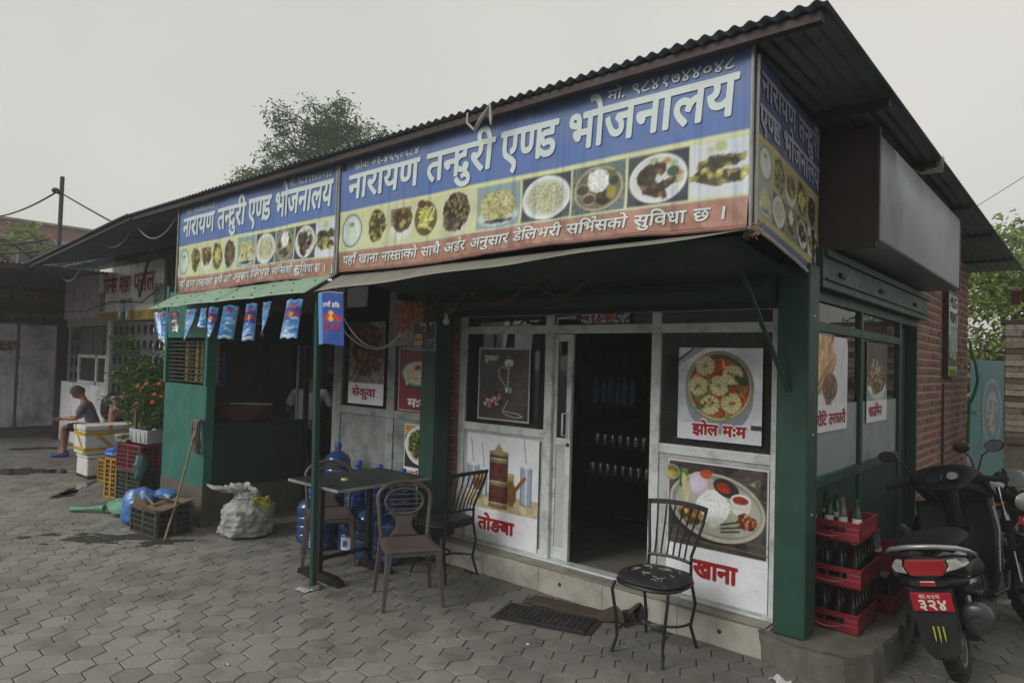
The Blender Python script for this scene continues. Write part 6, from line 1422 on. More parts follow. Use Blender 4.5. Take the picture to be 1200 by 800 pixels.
fill_crate(Xc, Yc, .19, BD, 'lowest crate, nearer stack', 'dark bottles in the lowest crate of the nearer stack')
fill_crate(Xc+.012, Yc, .19+PITCH, BD, 'middle crate, nearer stack', 'dark bottles in the middle crate of the nearer stack')
fill_crate(Xc, Yc, .19+2*PITCH, BG, '', 'bottles in the topmost red crate', only={(0, 0): 'g', (1, 1): 'g', (1, 3): 'g', (2, 1): 'c', (3, 1): 'g', (0, 4): 'g'})
X2, Y2 = -1.10, 5.36
rcrate('lower red bottle crate of the farther stack', X2, Y2, .19); rcrate('upper red bottle crate of the farther stack behind the scooter', X2-.01, Y2, .19+PITCH)
fill_crate(X2, Y2, .19, BD, 'lower crate, farther stack', 'dark bottles in the lower crate of the farther stack')
only_lab = {(2, 0): 'left clear bottle in the upper crate of the farther stack', (2, 1): 'right clear bottle in the upper crate of the farther stack', (0, 2): 'clear bottle deep in the upper crate of the farther stack'}
fill_crate(X2-.01, Y2, .19+PITCH, BC, '', 'bottles in the upper crate of the farther stack', only={(2, 0): 'c', (2, 1): 'c', (0, 2): 'c'})
for o in (BG, BC, BD):
    for ch_ in list(o.children): bpy.data.objects.remove(ch_)
    bpy.data.objects.remove(o)
# ================================================================ VEHICLES
M_pbk = mat('gloss_black_paint', '0f1012', .16, .1, var=.15, bump=0, spec=.6, coat=.6)
M_mbk = mat('matt_black_plastic', '151618', .5, var=.15, vs=8, bump=.08, dirt=.3, dcol='34322e', ds=7, spec=.3)
M_tyre = mat('tyre_rubber', '19191a', .8, var=.2, vs=20, bump=.3, dirt=.4, dcol='4a463e', ds=6)
M_sil = mat('silver_paint', 'a9adb0', .3, .6, var=.06, bump=0, dirt=.2)
M_chr = mat('chrome', '8c8e90', .2, 1, var=.05, bump=0)
M_redl = mat('red_lens', '8a1018', .12, var=.1, bump=0, spec=.7, coat=.6); M_clr = mat('clear_lens', 'a8a8a4', .1, .3, var=.25, vs=60, bump=.4, bs=60, spec=.7, coat=.6)
M_plate = mat('red_plate', 'a81c2a', .4, var=.05, bump=0, dirt=.2); M_orl = mat('amber_lens', 'b0602c', .15, var=.1, bump=0, coat=.5)
M_seatb = mat('black_seat', '131416', .65, var=.12, vs=10, bump=.15, bs=90, spec=.2)
M_mir = mat('mirror_glass', '6c7074', .03, 1, var=.01, bump=0)
def ring(y, cx, cz, hw, hh, n=20, p=2.4, dy=0):
    R = []
    for k in range(n):
        t = 2*math.pi*k/n; c, s_ = math.cos(t), math.sin(t)
        x = abs(c)**(2/p)*math.copysign(1, c)*hw; z = abs(s_)**(2/p)*math.copysign(1, s_)*hh
        R.append((cx+x, y+dy*s_, cz+z))
    return R
def loft(b, rings, cap=True):
    n = len(rings[0]); vs = [p for r in rings for p in r]; fs = []
    for i in range(len(rings)-1):
        for j in range(n): fs.append((i*n+j, i*n+(j+1) % n, (i+1)*n+(j+1) % n, (i+1)*n+j))
    b.add(vs, fs, True)
    if cap: b.add(rings[0], [tuple(range(n-1, -1, -1))], True); b.add(rings[-1], [tuple(range(n))], True)
def wheel(parent, y, r, w_, spokes=5, rim_m=None, tread=28, x=0):
    t = B(); t.T = Matrix.Translation((x, y, r)) @ Matrix.Rotation(rad(90), 4, 'Y')
    t.lathe([(r*.68, -w_*.42), (r*.84, -w_*.5), (r*.95, -w_*.42), (r, -w_*.15), (r, w_*.15), (r*.95, w_*.42), (r*.84, w_*.5), (r*.68, w_*.42)], 40, cap=False)
    for k in range(tread):
        a = 2*math.pi*k/tread; T = t.T; t.T = T @ Matrix.Rotation(a, 4, 'Z'); t.obox((r*.998, 0, 0), (.008, .018, w_*.7), (rad(25), 0, 0)); t.T = T
    wh = t.obj('wheel', M_tyre, parent, world=False)
    q = B(); q.T = Matrix.Translation((x, y, r)) @ Matrix.Rotation(rad(90), 4, 'Y')
    q.lathe([(r*.69, -w_*.4), (r*.6, -w_*.36), (r*.6, w_*.36), (r*.69, w_*.4)], 36, cap=False); q.lathe([(0, -w_*.45), (r*.2, -w_*.45), (r*.22, 0), (r*.2, w_*.45), (0, w_*.45)], 18)
    for k in range(spokes): 
        T = q.T; q.T = T @ Matrix.Rotation(2*math.pi*k/spokes, 4, 'Z'); q.obox((r*.4, 0, 0), (r*.46, .03, w_*.3)); q.T = T
    o = q.obj('rim', rim_m or M_sil, wh, world=False); return wh
def mirror(parent, root_, head, fac, m=M_mbk):
    b = B(); root_, head = Vector(root_), Vector(head); b.tube([root_, root_.lerp(head, .4)+Vector((0, 0, .05)), head-Vector((0, 0, .01))], .006, 6); mi = b.obj('mirror', m, parent, world=False)
    b = B(); b.T = Matrix.Translation(head) @ Euler(fac).to_matrix().to_4x4(); b.ball((0, .012, 0), (.062, .022, .042), 16, 10); b.obj('housing', m, mi, world=False)
    b = B(); b.T = Matrix.Translation(head) @ Euler(fac).to_matrix().to_4x4(); P = [(.055*math.cos(2*math.pi*k/20), .036*math.sin(2*math.pi*k/20)) for k in range(20)]
    b.add([(x, -.0095, z) for x, z in P], [tuple(range(20))]); b.obj('glass', M_mir, mi, world=False)
# ---- scooter: local +y forward, rear wheel contact at origin
sc = thing('scooter', 'black scooter seen from behind with silver rail, red tail lamp and red plate 328', 'scooter', (-.665, 5.06, 0), rad(9))
sc.scale = (1.04,)*3; sc.rotation_euler = (0, rad(-12), rad(1))
wheel(sc, 0, .225, .10, 5); wheel(sc, 1.27, .225, .09, 5)
b = B(); loft(b, [ring(-.32, 0, .70, .11, .06, p=2.2), ring(-.28, 0, .70, .175, .085), ring(-.18, 0, .69, .195, .105), ring(0, 0, .66, .195, .13), ring(.22, 0, .62, .185, .15), ring(.45, 0, .56, .155, .16), ring(.60, 0, .50, .12, .14)]); b.obj('tail_body', M_pbk, sc, world=False)
b = B(); loft(b, [ring(-.26, 0, .79, .10, .015), ring(-.22, 0, .795, .16, .030), ring(-.05, 0, .80, .18, .040), ring(.15, 0, .79, .175, .042), ring(.36, 0, .765, .15, .045), ring(.56, 0, .745, .10, .04), ring(.62, 0, .74, .05, .02)]); b.obj('seat', M_seatb, sc, world=False)
b = B(); pts = [(-.20, .08, .68), (-.218, -.08, .725), (-.205, -.20, .765), (-.165, -.28, .795), (-.06, -.335, .815), (.06, -.335, .815), (.165, -.28, .795), (.205, -.20, .765), (.218, -.08, .725), (.20, .08, .68)]
b.tube(pts, [.010, .015, .017, .018, .018, .018, .018, .017, .015, .010], 10, flat=.75); b.obj('grab_rail', M_sil, sc, world=False)
# tail lamp
def lens(poly, y0, y1, m, name):
    b = B(); vs = [(x, y1+abs(x)*.45, z+.045) for x, z in poly]+[(x*.95, y0+abs(x)*.45, .70+(z-.655)*.88) for x, z in poly]; n = len(poly)
    b.add(vs, [tuple(range(n, 2*n))]+[(i, (i+1) % n, n+(i+1) % n, n+i) for i in range(n)]); b.obj(name, m, sc, world=False, bevel=.006)
lens([(-.10, .705), (.10, .705), (.115, .66), (.085, .605), (-.085, .605), (-.115, .66)], -.385, -.30, M_redl, 'tail_lamp')
lens([(.118, .70), (.16, .70), (.205, .655), (.15, .635), (.10, .625), (.122, .66)], -.385, -.29, M_clr, 'indicator'); lens([(-.118, .70), (-.16, .70), (-.19, .655), (-.175, .62), (-.10, .615), (-.122, .66)], -.385, -.29, M_clr, 'indicator')
b = B(); loft(b, [ring(-.34, 0, .615, .10, .02), ring(-.28, 0, .61, .165, .04), ring(-.1, 0, .58, .17, .06)]); b.obj('tail_underside', M_mbk, sc, world=False)
b = B(); b.box(-.04, .04, -.352, -.34, .60, .628); b.obj('reflector', M_redl, sc, world=False, bevel=.003)
b = B(); b.add([(-.10, -.30, .60), (.10, -.30, .60), (.112, -.31, .45), (.085, -.335, .24), (.045, -.33, .20), (-.045, -.33, .20), (-.085, -.335, .24), (-.112, -.31, .45)], [(0, 7, 6, 5, 4, 3, 2, 1)]); b.obj('rear_mudguard', M_mbk, sc, world=False, solid=.012)
pt_ = B(); pt_.T = Matrix.Translation((0, -.345, .515)) @ Euler((rad(14), 0, 0)).to_matrix().to_4x4(); pt_.box(-.102, .102, -.003, .003, -.055, .055); pp = pt_.obj('number_plate', M_plate, sc, world=False, bevel=.008)
pf = lambda X, Y: (X, -.3225-.24*(Y)*1.0+0*X, .445+Y)
M_pw = mat('plate_white', 'd8d4d0', .5, bump=0)
lettering('lettering', '३२४', lambda X, Y: (X, -.3515-.25*Y+0*X, .515+Y), -.075, .075, -.042, .010, M_pw, pp, .03, world=False)
lettering('lettering', 'बा.७३प', lambda X, Y: (X, -.3515-.25*Y+0*X, .515+Y), -.06, .045, .022, .042, M_pw, pp, .012, world=False)
b = B()
for s_ in (-1, 1): b.T = Matrix.Translation((s_*.085, -.352, .555)) @ Matrix.Rotation(rad(90), 4, 'X'); b.lathe([(.006, 0), (.005, .004), (0, .005)], 8)
b.obj('plate_bolt', M_mbk, sc, world=False)
M_claw = mat('claw_green', 'a0a020', .5, bump=0)
for k in range(3):
    x = -.025+.024*k; b = B(); vs = [(x-.003, .352), (x+.006, .350), (x+.008, .30), (x+.004, .26+.008*(k != 1)), (x+.001, .29), (x-.001, .33)]
    b.add([(a, -.3215-.12*(.352-c_)-.012, c_+.03) for a, c_ in vs], [tuple(range(5, -1, -1))]); b.obj('claw_mark', M_claw, sc, world=False, solid=.002)
# engine, swing arm, exhaust
b = B(); b.box(-.17, -.07, -.02, .5, .17, .30); b.box(.06, .13, .05, .45, .20, .36); b.tube([(-.08, .2, .28), (.08, .3, .30)], .09, 12); b.obj('engine', mat('engine_grey', '3a3a3a', .6, .4, dirt=.5, dcol='55504a'), sc, world=False, bevel=.012)
b = B(); b.tube([(.15, .35, .32), (.17, .12, .35), (.175, -.20, .39)], [.045, .075, .078], 18); b.obj('exhaust', M_mbk, sc, world=False)
b = B(); b.T = Matrix.Translation((.176, -.20, .392)) @ Matrix.Rotation(rad(98), 4, 'X'); b.lathe([(.082, -.05), (.084, .0), (.075, .012), (.03, .016), (.028, .004), (0, .004)], 22); b.obj('exhaust_shield', mat('exhaust_grey', '4c4e50', .35, .5, bump=.05, dirt=.4), sc, world=False)
b = B(); b.tube([(.12, .02, .62), (.12, -.03, .30)], .022, 8); b.tube([(-.12, .02, .62), (-.12, -.03, .30)], .022, 8); b.obj('shock_absorber', M_chr, sc, world=False)
b = B(); b.tube([(-.11, .4, .2), (-.17, .38, .012)], .009, 6); b.box(-.19, -.15, .36, .40, 0, .012); b.obj('side_stand', M_mbk, sc, world=False)
# footboard and leg shield
b = B(); b.box(-.17, .17, .55, .95, .27, .31); b.obj('footboard', M_mbk, sc, world=False, bevel=.015)
b = B(); b.box(.205, .275, .42, .47, .33, .345); b.tube([(.17, .45, .32), (.26, .45, .335)], .008, 6); b.obj('foot_peg', M_sil, sc, world=False)
b = B()
def shield(u, v):
    z = .30+.60*v; hw = .16+.085*math.sin(min(1, v*1.15)*math.pi*.62); x = hw*(2*u-1); return (x, .90+.12*v-.0+.10*(1-(2*u-1)**2)*.9, z)
b.grid(shield, 16, 14); b.obj('leg_shield', M_mbk, sc, world=False, solid=-.02)
b = B()
b.grid(lambda u, v: (lambda p: (p[0]*1.03, p[1]+.035, p[2]))(shield(u, v)), 16, 14); b.obj('front_apron', M_pbk, sc, world=False, solid=-.01)
b = B(); b.tube([(.245, .93, .86), (.25, .93, .70), (.20, .91, .42)], .006, 6); b.obj('silver_edge', M_sil, sc, world=False)
b = B(); loft(b, [ring(1.05, 0, .50, .05, .02), ring(1.12, 0, .47, .075, .05), ring(1.27, 0, .46, .08, .05), ring(1.42, 0, .42, .07, .03)]); b.obj('front_mudguard', M_pbk, sc, world=False)
b = B(); b.tube([(.05, 1.02, .75), (.06, 1.26, .23)], .018, 8); b.tube([(-.05, 1.02, .75), (-.06, 1.26, .23)], .018, 8); b.obj('fork', M_mbk, sc, world=False)
b = B(); b.tube([(0, 1.0, .72), (0, .94, 1.0)], .055, 12); b.obj('steering_column', M_mbk, sc, world=False)
b = B(); loft(b, [ring(.80, 0, 1.035, .10, .03, dy=.05), ring(.82, 0, 1.055, .17, .060, dy=.055), ring(.90, 0, 1.08, .22, .075, dy=.03), ring(1.0, 0, 1.085, .19, .07), ring(1.10, 0, 1.04, .09, .04)])
hc = b.obj('handlebar_cover', M_mbk, sc, world=False)
M_dial = mat('dial_face', '2c2e32', .2, var=.1, bump=0, coat=.5)
for x, r_ in ((-.055, .048), (.06, .034)):
    b = B(); b.T = Matrix.Translation((x, .838, 1.085)) @ Euler((rad(48), 0, 0)).to_matrix().to_4x4(); b.lathe([(r_+.008, -.01), (r_+.008, .006), (r_, .008)], 24, cap=False); b.obj('dial_bezel', M_pbk, hc, world=False)
    b = B(); b.T = Matrix.Translation((x, .836, 1.088)) @ Euler((rad(48), 0, 0)).to_matrix().to_4x4(); b.lathe([(r_, .0), (0, .001)], 24, cap=False)
    for k in range(9): a = rad(220-32*k); b.obox((r_*.78*math.cos(a), r_*.78*math.sin(a), .002), (.006, .002, .001), (0, 0, a))
    b.obj('dial', M_dial if x < 0 else mat('dial_pale', '8c9094', .25, bump=0), hc, world=False)
for s_ in (-1, 1):
    b = B(); b.tube([(s_*.20, .92, 1.06), (s_*.27, .90, 1.045), (s_*.375, .86, 1.035)], [.018, .019, .018], 10); b.obj('grip', M_tyre, sc, world=False)
    b = B(); b.tube([(s_*.22, .97, 1.045), (s_*.33, .955, 1.03), (s_*.37, .93, 1.025)], .006, 6); b.obj('brake_lever', M_sil, sc, world=False)
    b = B(); b.box(s_*.20-.03, s_*.20+.03, .89, .95, 1.03, 1.09); b.obj('switch_box', M_mbk, sc, world=False, bevel=.01)
mirror(sc, (-.20, .94, 1.08), (-.34, .93, 1.25), (0, rad(8), rad(10))); mirror(sc, (.20, .94, 1.08), (.33, .94, 1.26), (0, rad(-8), rad(-10)))
b = B(); loft(b, [ring(-.12, 0, .56, .17, .06), ring(.05, 0, .53, .20, .10), ring(.30, 0, .48, .195, .12), ring(.55, 0, .42, .175, .11), ring(.66, 0, .36, .15, .07)]); b.obj('lower_body', M_pbk, sc, world=False)
for s_ in (-1, 1):
    b = B(); loft(b, [ring(-.24, s_*.172, .655, .02, .025), ring(-.10, s_*.190, .66, .022, .045), ring(.15, s_*.188, .62, .022, .06), ring(.42, s_*.165, .56, .02, .03)]); b.obj('side_trim', M_mbk, sc, world=False)
    b = B(); b.tube([(s_*.17, .62, .33), (s_*.235, .80, .34), (s_*.245, .92, .42)], .014, 6); b.obj('floor_edge', M_mbk, sc, world=False)
for k in range(3):
    b = B(); b.tube([(-.14+.14*k, .93, 1.06), (-.10+.10*k, 1.04, .98), (-.02+.03*k, 1.0, .80)], .006, 6); b.obj('cable', M_tyre, sc, world=False)
# ---- motorcycle: local +y forward
def motorcycle(label, loc, rz, plate=True):
    g = thing('motorcycle', label, 'motorcycle', loc, rz, 'motorcycles parked beyond the scooter')
    wheel(g, 0, .30, .11, 6, M_mbk); wheel(g, 1.30, .30, .09, 6, M_mbk)
    b = B(); loft(b, [ring(.42, 0, .82, .08, .04), ring(.50, 0, .84, .13, .09), ring(.68, 0, .87, .16, .13), ring(.85, 0, .88, .15, .12), ring(.96, 0, .86, .09, .07)]); b.obj('fuel_tank', M_pbk, g, world=False)
    b = B(); b.T = Matrix.Translation((0, .72, 1.0)); b.lathe([(.045, 0), (.045, .012), (.03, .016), (0, .016)], 18); b.obj('fuel_cap', M_chr, g, world=False)
    b = B(); loft(b, [ring(-.28, 0, .88, .06, .02), ring(-.22, 0, .875, .11, .04), ring(.05, 0, .85, .125, .05), ring(.30, 0, .81, .12, .045), ring(.46, 0, .83, .09, .04)]); b.obj('seat', M_seatb, g, world=False)
    b = B(); loft(b, [ring(-.38, 0, .84, .04, .02), ring(-.25, 0, .80, .09, .06), ring(.05, 0, .74, .12, .09), ring(.35, 0, .70, .12, .09), ring(.45, 0, .70, .08, .06)]); b.obj('side_cover', M_pbk, g, world=False)
    b = B(); b.tube([(.125, .42, .72), (.13, .2, .76), (.10, -.2, .82)], .006, 5); b.tube([(-.125, .42, .72), (-.13, .2, .76), (-.10, -.2, .82)], .006, 5); b.obj('red_stripe', M_redl, g, world=False)
    b = B(); b.box(-.12, .12, .38, .78, .25, .42); b.tube([(0, .6, .40), (0, .72, .66)], .085, 14)
    for k in range(6): b.T = Matrix.Translation((0, .60+.022*k*.45, .44+.035*k)); b.box(-.10, .10, -.09, .09, 0, .008)
    b.T = Matrix.Identity(4); b.obj('engine', mat('engine_grey', '3a3a3a'), g, world=False, bevel=.01)
    b = B(); b.tube([(.10, .78, .42), (.13, .6, .22), (.15, .2, .25), (.17, -.25, .36)], [.018, .022, .04, .05], 12); b.obj('exhaust', M_sil, g, world=False)
    fk = B()
    for s_ in (-1, 1): fk.tube([(s_*.085, 1.02, .98), (s_*.085, 1.13, .70)], .024, 10); fk.tube([(s_*.085, 1.13, .70), (s_*.085, 1.28, .32)], .019, 10)
    fk.obj('fork', M_chr, g, world=False)
    for s_ in (-1, 1):
        b = B(); b.tube([Vector((s_*.085, 1.115, .74)).lerp(Vector((s_*.085, 1.20, .53)), k/18) for k in range(19)], [.034 if k % 2 else .027 for k in range(19)], 12); b.obj('fork_gaiter', M_tyre, g, world=False)
    b = B(); loft(b, [ring(1.02, 0, .60, .05, .015), ring(1.15, 0, .645, .065, .02), ring(1.30, 0, .64, .065, .02), ring(1.48, 0, .58, .055, .015)]); b.obj('front_mudguard', M_pbk, g, world=False)
    b = B(); loft(b, [ring(1.02, 0, .93, .06, .05), ring(1.08, 0, .93, .105, .10), ring(1.16, 0, .92, .11, .10), ring(1.20, 0, .91, .09, .085)]); b.obj('headlamp_cowl', M_pbk, g, world=False)
    b = B(); b.T = Matrix.Translation((0, 1.195, .905)) @ Matrix.Rotation(rad(-90), 4, 'X'); b.lathe([(.088, 0), (.075, .018), (.04, .028), (0, .03)], 22, sy=.85); b.obj('headlamp', M_clr, g, world=False)
    b = B(); b.grid(lambda u, v: ((.11-.03*v)*(2*u-1), 1.13+.05*(1-(2*u-1)**2)-.09*v, 1.0+.13*v), 12, 6); b.obj('fly_screen', mat('smoked_screen', '1c2a24', .1, var=.05, bump=0, spec=.7, coat=.6), g, world=False, solid=.004)
    b = B(); b.tube([(-.38, .84, 1.02), (-.22, .93, 1.05), (-.10, 1.0, 1.03), (.10, 1.0, 1.03), (.22, .93, 1.05), (.38, .84, 1.02)], .012, 8); b.obj('handlebar', M_mbk, g, world=False)
    for s_ in (-1, 1):
        b = B(); b.tube([(s_*.27, .905, 1.043), (s_*.39, .835, 1.02)], .019, 10); b.obj('grip', M_tyre, g, world=False)
        b = B(); b.tube([(s_*.24, .96, 1.03), (s_*.38, .90, 1.0)], .006, 6); b.obj('brake_lever', M_sil, g, world=False)
        b = B(); b.tube([(s_*.10, 1.08, .86), (s_*.17, 1.09, .855)], .009, 6); b.ball((s_*.20, 1.10, .855), (.045, .03, .028), 12, 8); b.obj('indicator', M_orl, g, world=False)
    mirror(g, (-.20, .93, 1.06), (-.31, .90, 1.26), (0, 0, rad(8))); mirror(g, (.20, .93, 1.06), (.31, .90, 1.27), (0, 0, rad(-8)))
    for x in (-.045, .045): b = B(); b.T = Matrix.Translation((x, .99, 1.07)) @ Matrix.Rotation(rad(35), 4, 'X'); b.lathe([(.042, -.02), (.045, .02), (.035, .024), (0, .02)], 18); b.obj('dial', M_dial, g, world=False)
    if plate:
        b = B(); b.box(-.075, .075, 1.225, 1.231, .735, .80); q = b.obj('number_plate', M_plate, g, world=False, bevel=.005)
        lettering('lettering', '५०', lambda X, Y: (-X, 1.2325+0*X, .735+Y), -.05, .05, .015, .05, M_pw, q, .03, world=False)
    b = B(); b.tube([(-.10, .5, .22), (-.19, .46, .012)], .010, 6); b.obj('side_stand', M_mbk, g, world=False)
    return g
m1 = motorcycle('black motorcycle facing the viewer just beyond the scooter, with amber lamps', (-1.22, 7.50, 0), rad(-141))
m2 = dup(m1, 'farther black motorcycle cut by the right edge of the view', (-.62, 8.25, 0), rad(-143))
# ================================================================ PEOPLE
def skinned(name, V, E, R, m, parent, sub=2, root=0):
    me = bpy.data.meshes.new(name); me.from_pydata([tuple(v) for v in V], E, []); me.update()
    o = bpy.data.objects.new(name, me); COL.objects.link(o); o.parent = parent
    md = o.modifiers.new('skin', 'SKIN'); md.use_smooth_shade = True; md.branch_smoothing = .6
    if not me.skin_vertices: me.attributes  # created by the modifier
    sv_ = me.skin_vertices[0].data
    for i, r in enumerate(R): sv_[i].radius = r if hasattr(r, '__len__') else (r, r); sv_[i].use_root = (i == root)
    s2 = o.modifiers.new('sub', 'SUBSURF'); s2.levels = sub; s2.render_levels = sub
    me.materials.append(m); return o
M_skin = mat('skin', '9a6e55', .55, var=.08, vs=12, bump=.05); M_hair = mat('black_hair', '1a1817', .7, var=.2, vs=40, bump=.6, bs=80); M_hairg = mat('greying_hair', '4a4846', .8, var=.3, vs=40, bump=.6, bs=80)
def chain(V, E, R, pts, link=None):
    i0 = len(V)
    for k, (p, r) in enumerate(pts):
        V.append(p); R.append(r)
        if k: E.append((i0+k-1, i0+k))
    if link is not None: E.append((link, i0))
    return list(range(i0, len(V)))
def head(parent, c, fwd, m, hair, hairname='hair', tilt=0):
    """head with face; c centre, fwd heading in degrees, tilt nod in degrees"""
    T = Matrix.Translation(c) @ Matrix.Rotation(rad(fwd-90), 4, 'Z') @ Matrix.Rotation(rad(-tilt), 4, 'X')
    b = B(); b.T = T
    def hf(u, v):
        th = 2*math.pi*u; ph = -math.pi/2+math.pi*v; x = math.cos(ph)*math.cos(th); y = math.cos(ph)*math.sin(th); z = math.sin(ph)
        w_ = .075*(1-.22*max(0, -z)); d_ = .098*(1-.10*max(0, -z)*(y > 0)); yy = y*d_
        if y > .3 and abs(x) < .45:
            yy += .016*math.exp(-((z+.12)/.16)**2-(x/.14)**2) + .006*math.exp(-((z+.48)/.10)**2-(x/.3)**2)-.007*math.exp(-((z-.05)/.10)**2)*math.exp(-((abs(x)-.32)/.14)**2)
        return (x*w_, yy, z*.118)
    b.grid(hf, 32, 24)
    for s_ in (-1, 1): b.ball((s_*.076, -.005, -.01), (.012, .022, .032), 8, 6)
    h = b.obj('head', m, parent, world=True)
    b = B(); b.T = T
    for s_ in (-1, 1): b.ball((s_*.03, .083, .008), (.012, .008, .006), 8, 6)
    b.obj('eye', mat('eye_dark', '1a1512', .3, bump=0), h)
    b = B(); b.T = T
    def hh(u, v):
        th = 2*math.pi*u; ph = math.pi*.5-v*1.75*(.72+.42*(.5-.5*math.sin(th))); x = math.cos(ph)*math.cos(th); y = math.cos(ph)*math.sin(th); z = math.sin(ph)
        k = 1.03+.05*mnoise.noise((x*7, y*7, z*7)); return (x*.080*k, y*.104*k-.004, z*.122*k)
    b.grid(hh, 32, 14); b.obj(hairname, hair, h, solid=.006); return h
def hand(parent, wrist, dirv, palm_n, m, curl=.5, s_=1.0):
    """palm and five separate curled fingers"""
    w_ = Vector(wrist); d = Vector(dirv).normalized(); n = Vector(palm_n); n = (n-d*n.dot(d)).normalized(); sd_ = d.cross(n)
    V = []; E = []; R = []
    chain(V, E, R, [(w_, .026*s_), (w_+d*.045*s_, (.038*s_, .017*s_)), (w_+d*.085*s_, (.040*s_, .015*s_))]); o = skinned('hand', V, E, R, m, parent, 1)
    V = []; E = []; R = []
    for k in range(4):
        q = w_+d*.085*s_+sd_*(.030-.02*k)*s_; L = (.068, .078, .072, .055)[k]*s_; pts = [(q-d*.01, .009*s_)]; a = curl*.5; p = q
        for j in range(3): p = p+(d*math.cos(a)+n*math.sin(a))*L*.36; pts.append((p, .0085*s_-.001*j)); a += curl*(.55+.05*k)
        V2 = []; E2 = []; R2 = []; chain(V2, E2, R2, pts); skinned('finger', V2, E2, R2, m, o, 1)
    q = w_+d*.03*s_+sd_*.035*s_; V2 = []; E2 = []; R2 = []; chain(V2, E2, R2, [(q-sd_*.012, .011*s_), (q+(sd_*.7+d*.8+n*.3).normalized()*.035*s_, .010*s_), (q+(sd_*.7+d*.8+n*.3).normalized()*.035*s_+(d+n*.6).normalized()*.03*s_, .008*s_)]); skinned('thumb', V2, E2, R2, m, o, 1)
    return o
def figure(label, loc, rz, J, shirt, trous, hairm, head_tilt=15, head_yaw=0, sleeves=True, shorts=False, shoe=None, apron=None, hc=0.4):
    """J: joint positions in local space, facing +y"""
    g = thing('person', label, 'person', loc, rz); V = []; E = []; R = []
    j = {k: Vector(v) for k, v in J.items()}
    t = chain(V, E, R, [(j['pelvis'], (.14, .11)), (j['waist'], (.125, .10)), (j['chest'], (.15, .11)), (j['neck']-Vector((0, 0, .03)), (.08, .075)), (j['neck']+Vector((0, 0, .05)), .048), (j['head'], .055)])
    for s_ in 'LR':
        chain(V, E, R, [(j['hip'+s_], .085), (j['knee'+s_].lerp(j['hip'+s_], .5), .07), (j['knee'+s_], .052), (j['ankle'+s_].lerp(j['knee'+s_], .6), .055), (j['ankle'+s_], .036), (j['toe'+s_], .03)], t[0])
        chain(V, E, R, [(j['sh'+s_], .056), (j['el'+s_].lerp(j['sh'+s_], .5), .046), (j['el'+s_], .038), (j['wr'+s_].lerp(j['el'+s_], .5), .034), (j['wr'+s_], .026)], t[2])
    body = skinned('body', V, E, R, M_skin, g, 2)
    V = []; E = []; R = []
    t = chain(V, E, R, [(j['pelvis']-Vector((0, 0, .04)), (.165, .135)), (j['waist'], (.15, .122)), (j['chest'], (.178, .13)), (j['neck']-Vector((0, 0, .05)), (.10, .09))])
    for s_ in 'LR':
        e_ = .62 if sleeves else .2; chain(V, E, R, [(j['sh'+s_], .072), (j['el'+s_].lerp(j['sh'+s_], 1-e_), .062), (j['el'+s_].lerp(j['sh'+s_], 1-e_-.12), .064)], t[2])
    skinned('shirt', V, E, R, shirt, g, 2)
    V = []; E = []; R = []
    t = chain(V, E, R, [(j['pelvis'], (.16, .13)), (j['pelvis']-Vector((0, 0, .06)), (.15, .125))])
    for s_ in 'LR':
        pts = [(j['hip'+s_], .10), (j['knee'+s_].lerp(j['hip'+s_], .5), .086), (j['knee'+s_].lerp(j['hip'+s_], .08), .073)]
        if not shorts: pts += [(j['ankle'+s_].lerp(j['knee'+s_], .5), .066), (j['ankle'+s_].lerp(j['knee'+s_], .05), .056)]
        chain(V, E, R, pts, t[1])
    skinned('trousers' if not shorts else 'shorts', V, E, R, trous, g, 2)
    for s_ in 'LR':
        a, c_ = j['ankle'+s_], j['toe'+s_]; b = B(); d = (c_-a); d.z = 0; d.normalize()
        b.T = Matrix.Translation((a.x, a.y, 0)) @ Matrix.Rotation(math.atan2(d.y, d.x)-rad(90), 4, 'Z'); loft(b, [ring(-.07, 0, .035, .03, .03), ring(-.03, 0, .045, .042, .045), ring(.06, 0, .04, .045, .04), ring(.14, 0, .03, .045, .028), ring(.19, 0, .022, .025, .018)]); b.T = Matrix.Identity(4)
        b.obj('shoe', shoe or M_mbk, g, world=False)
        hd = (j['wr'+s_]-j['el'+s_]).normalized(); hand(g, j['wr'+s_], hd, (0, 0, -1) if abs(hd.z) < .8 else (0, 1, 0), M_skin, hc)
    head_c = j['head']; T = wm(g); W_ = T @ head_c
    head(g, W_, math.degrees(rz)+90+head_yaw, M_skin, hairm, tilt=head_tilt)
    return g
stand = lambda: dict(pelvis=(0, 0, .96), waist=(0, .0, 1.10), chest=(0, .02, 1.32), neck=(0, .05, 1.46), head=(0, .10, 1.60),
   hipL=(-.09, 0, .90), kneeL=(-.11, .02, .50), ankleL=(-.12, -.02, .09), toeL=(-.13, .12, .03), hipR=(.09, 0, .90), kneeR=(.11, .02, .50), ankleR=(.12, -.02, .09), toeR=(.13, .12, .03),
   shL=(-.18, .02, 1.40), elL=(-.27, .06, 1.12), wrL=(-.20, .28, 1.05), shR=(.18, .02, 1.40), elR=(.27, .06, 1.12), wrR=(.20, .28, 1.05))
M_shw = mat('white_tshirt', 'd6d5e2', .85, var=.06, vs=6, bump=.25, bs=8, dirt=.15); M_trd = mat('dark_trousers', '1f2024', .85, var=.1, vs=6, bump=.1)
J = stand(); J.update(head=(0, .20, 1.56), neck=(0, .13, 1.45), chest=(0, .08, 1.32), waist=(0, .02, 1.10), shL=(-.19, .08, 1.40), shR=(.19, .08, 1.40), elL=(-.30, .10, 1.14), wrL=(-.22, .34, 1.02), elR=(.32, .14, 1.14), wrR=(.22, .36, 1.02))
ck = figure('cook in a white t-shirt seen from behind at the kitchen counter', (-7.80, 4.98, 0), rad(38), J, M_shw, M_trd, M_hair, 35)
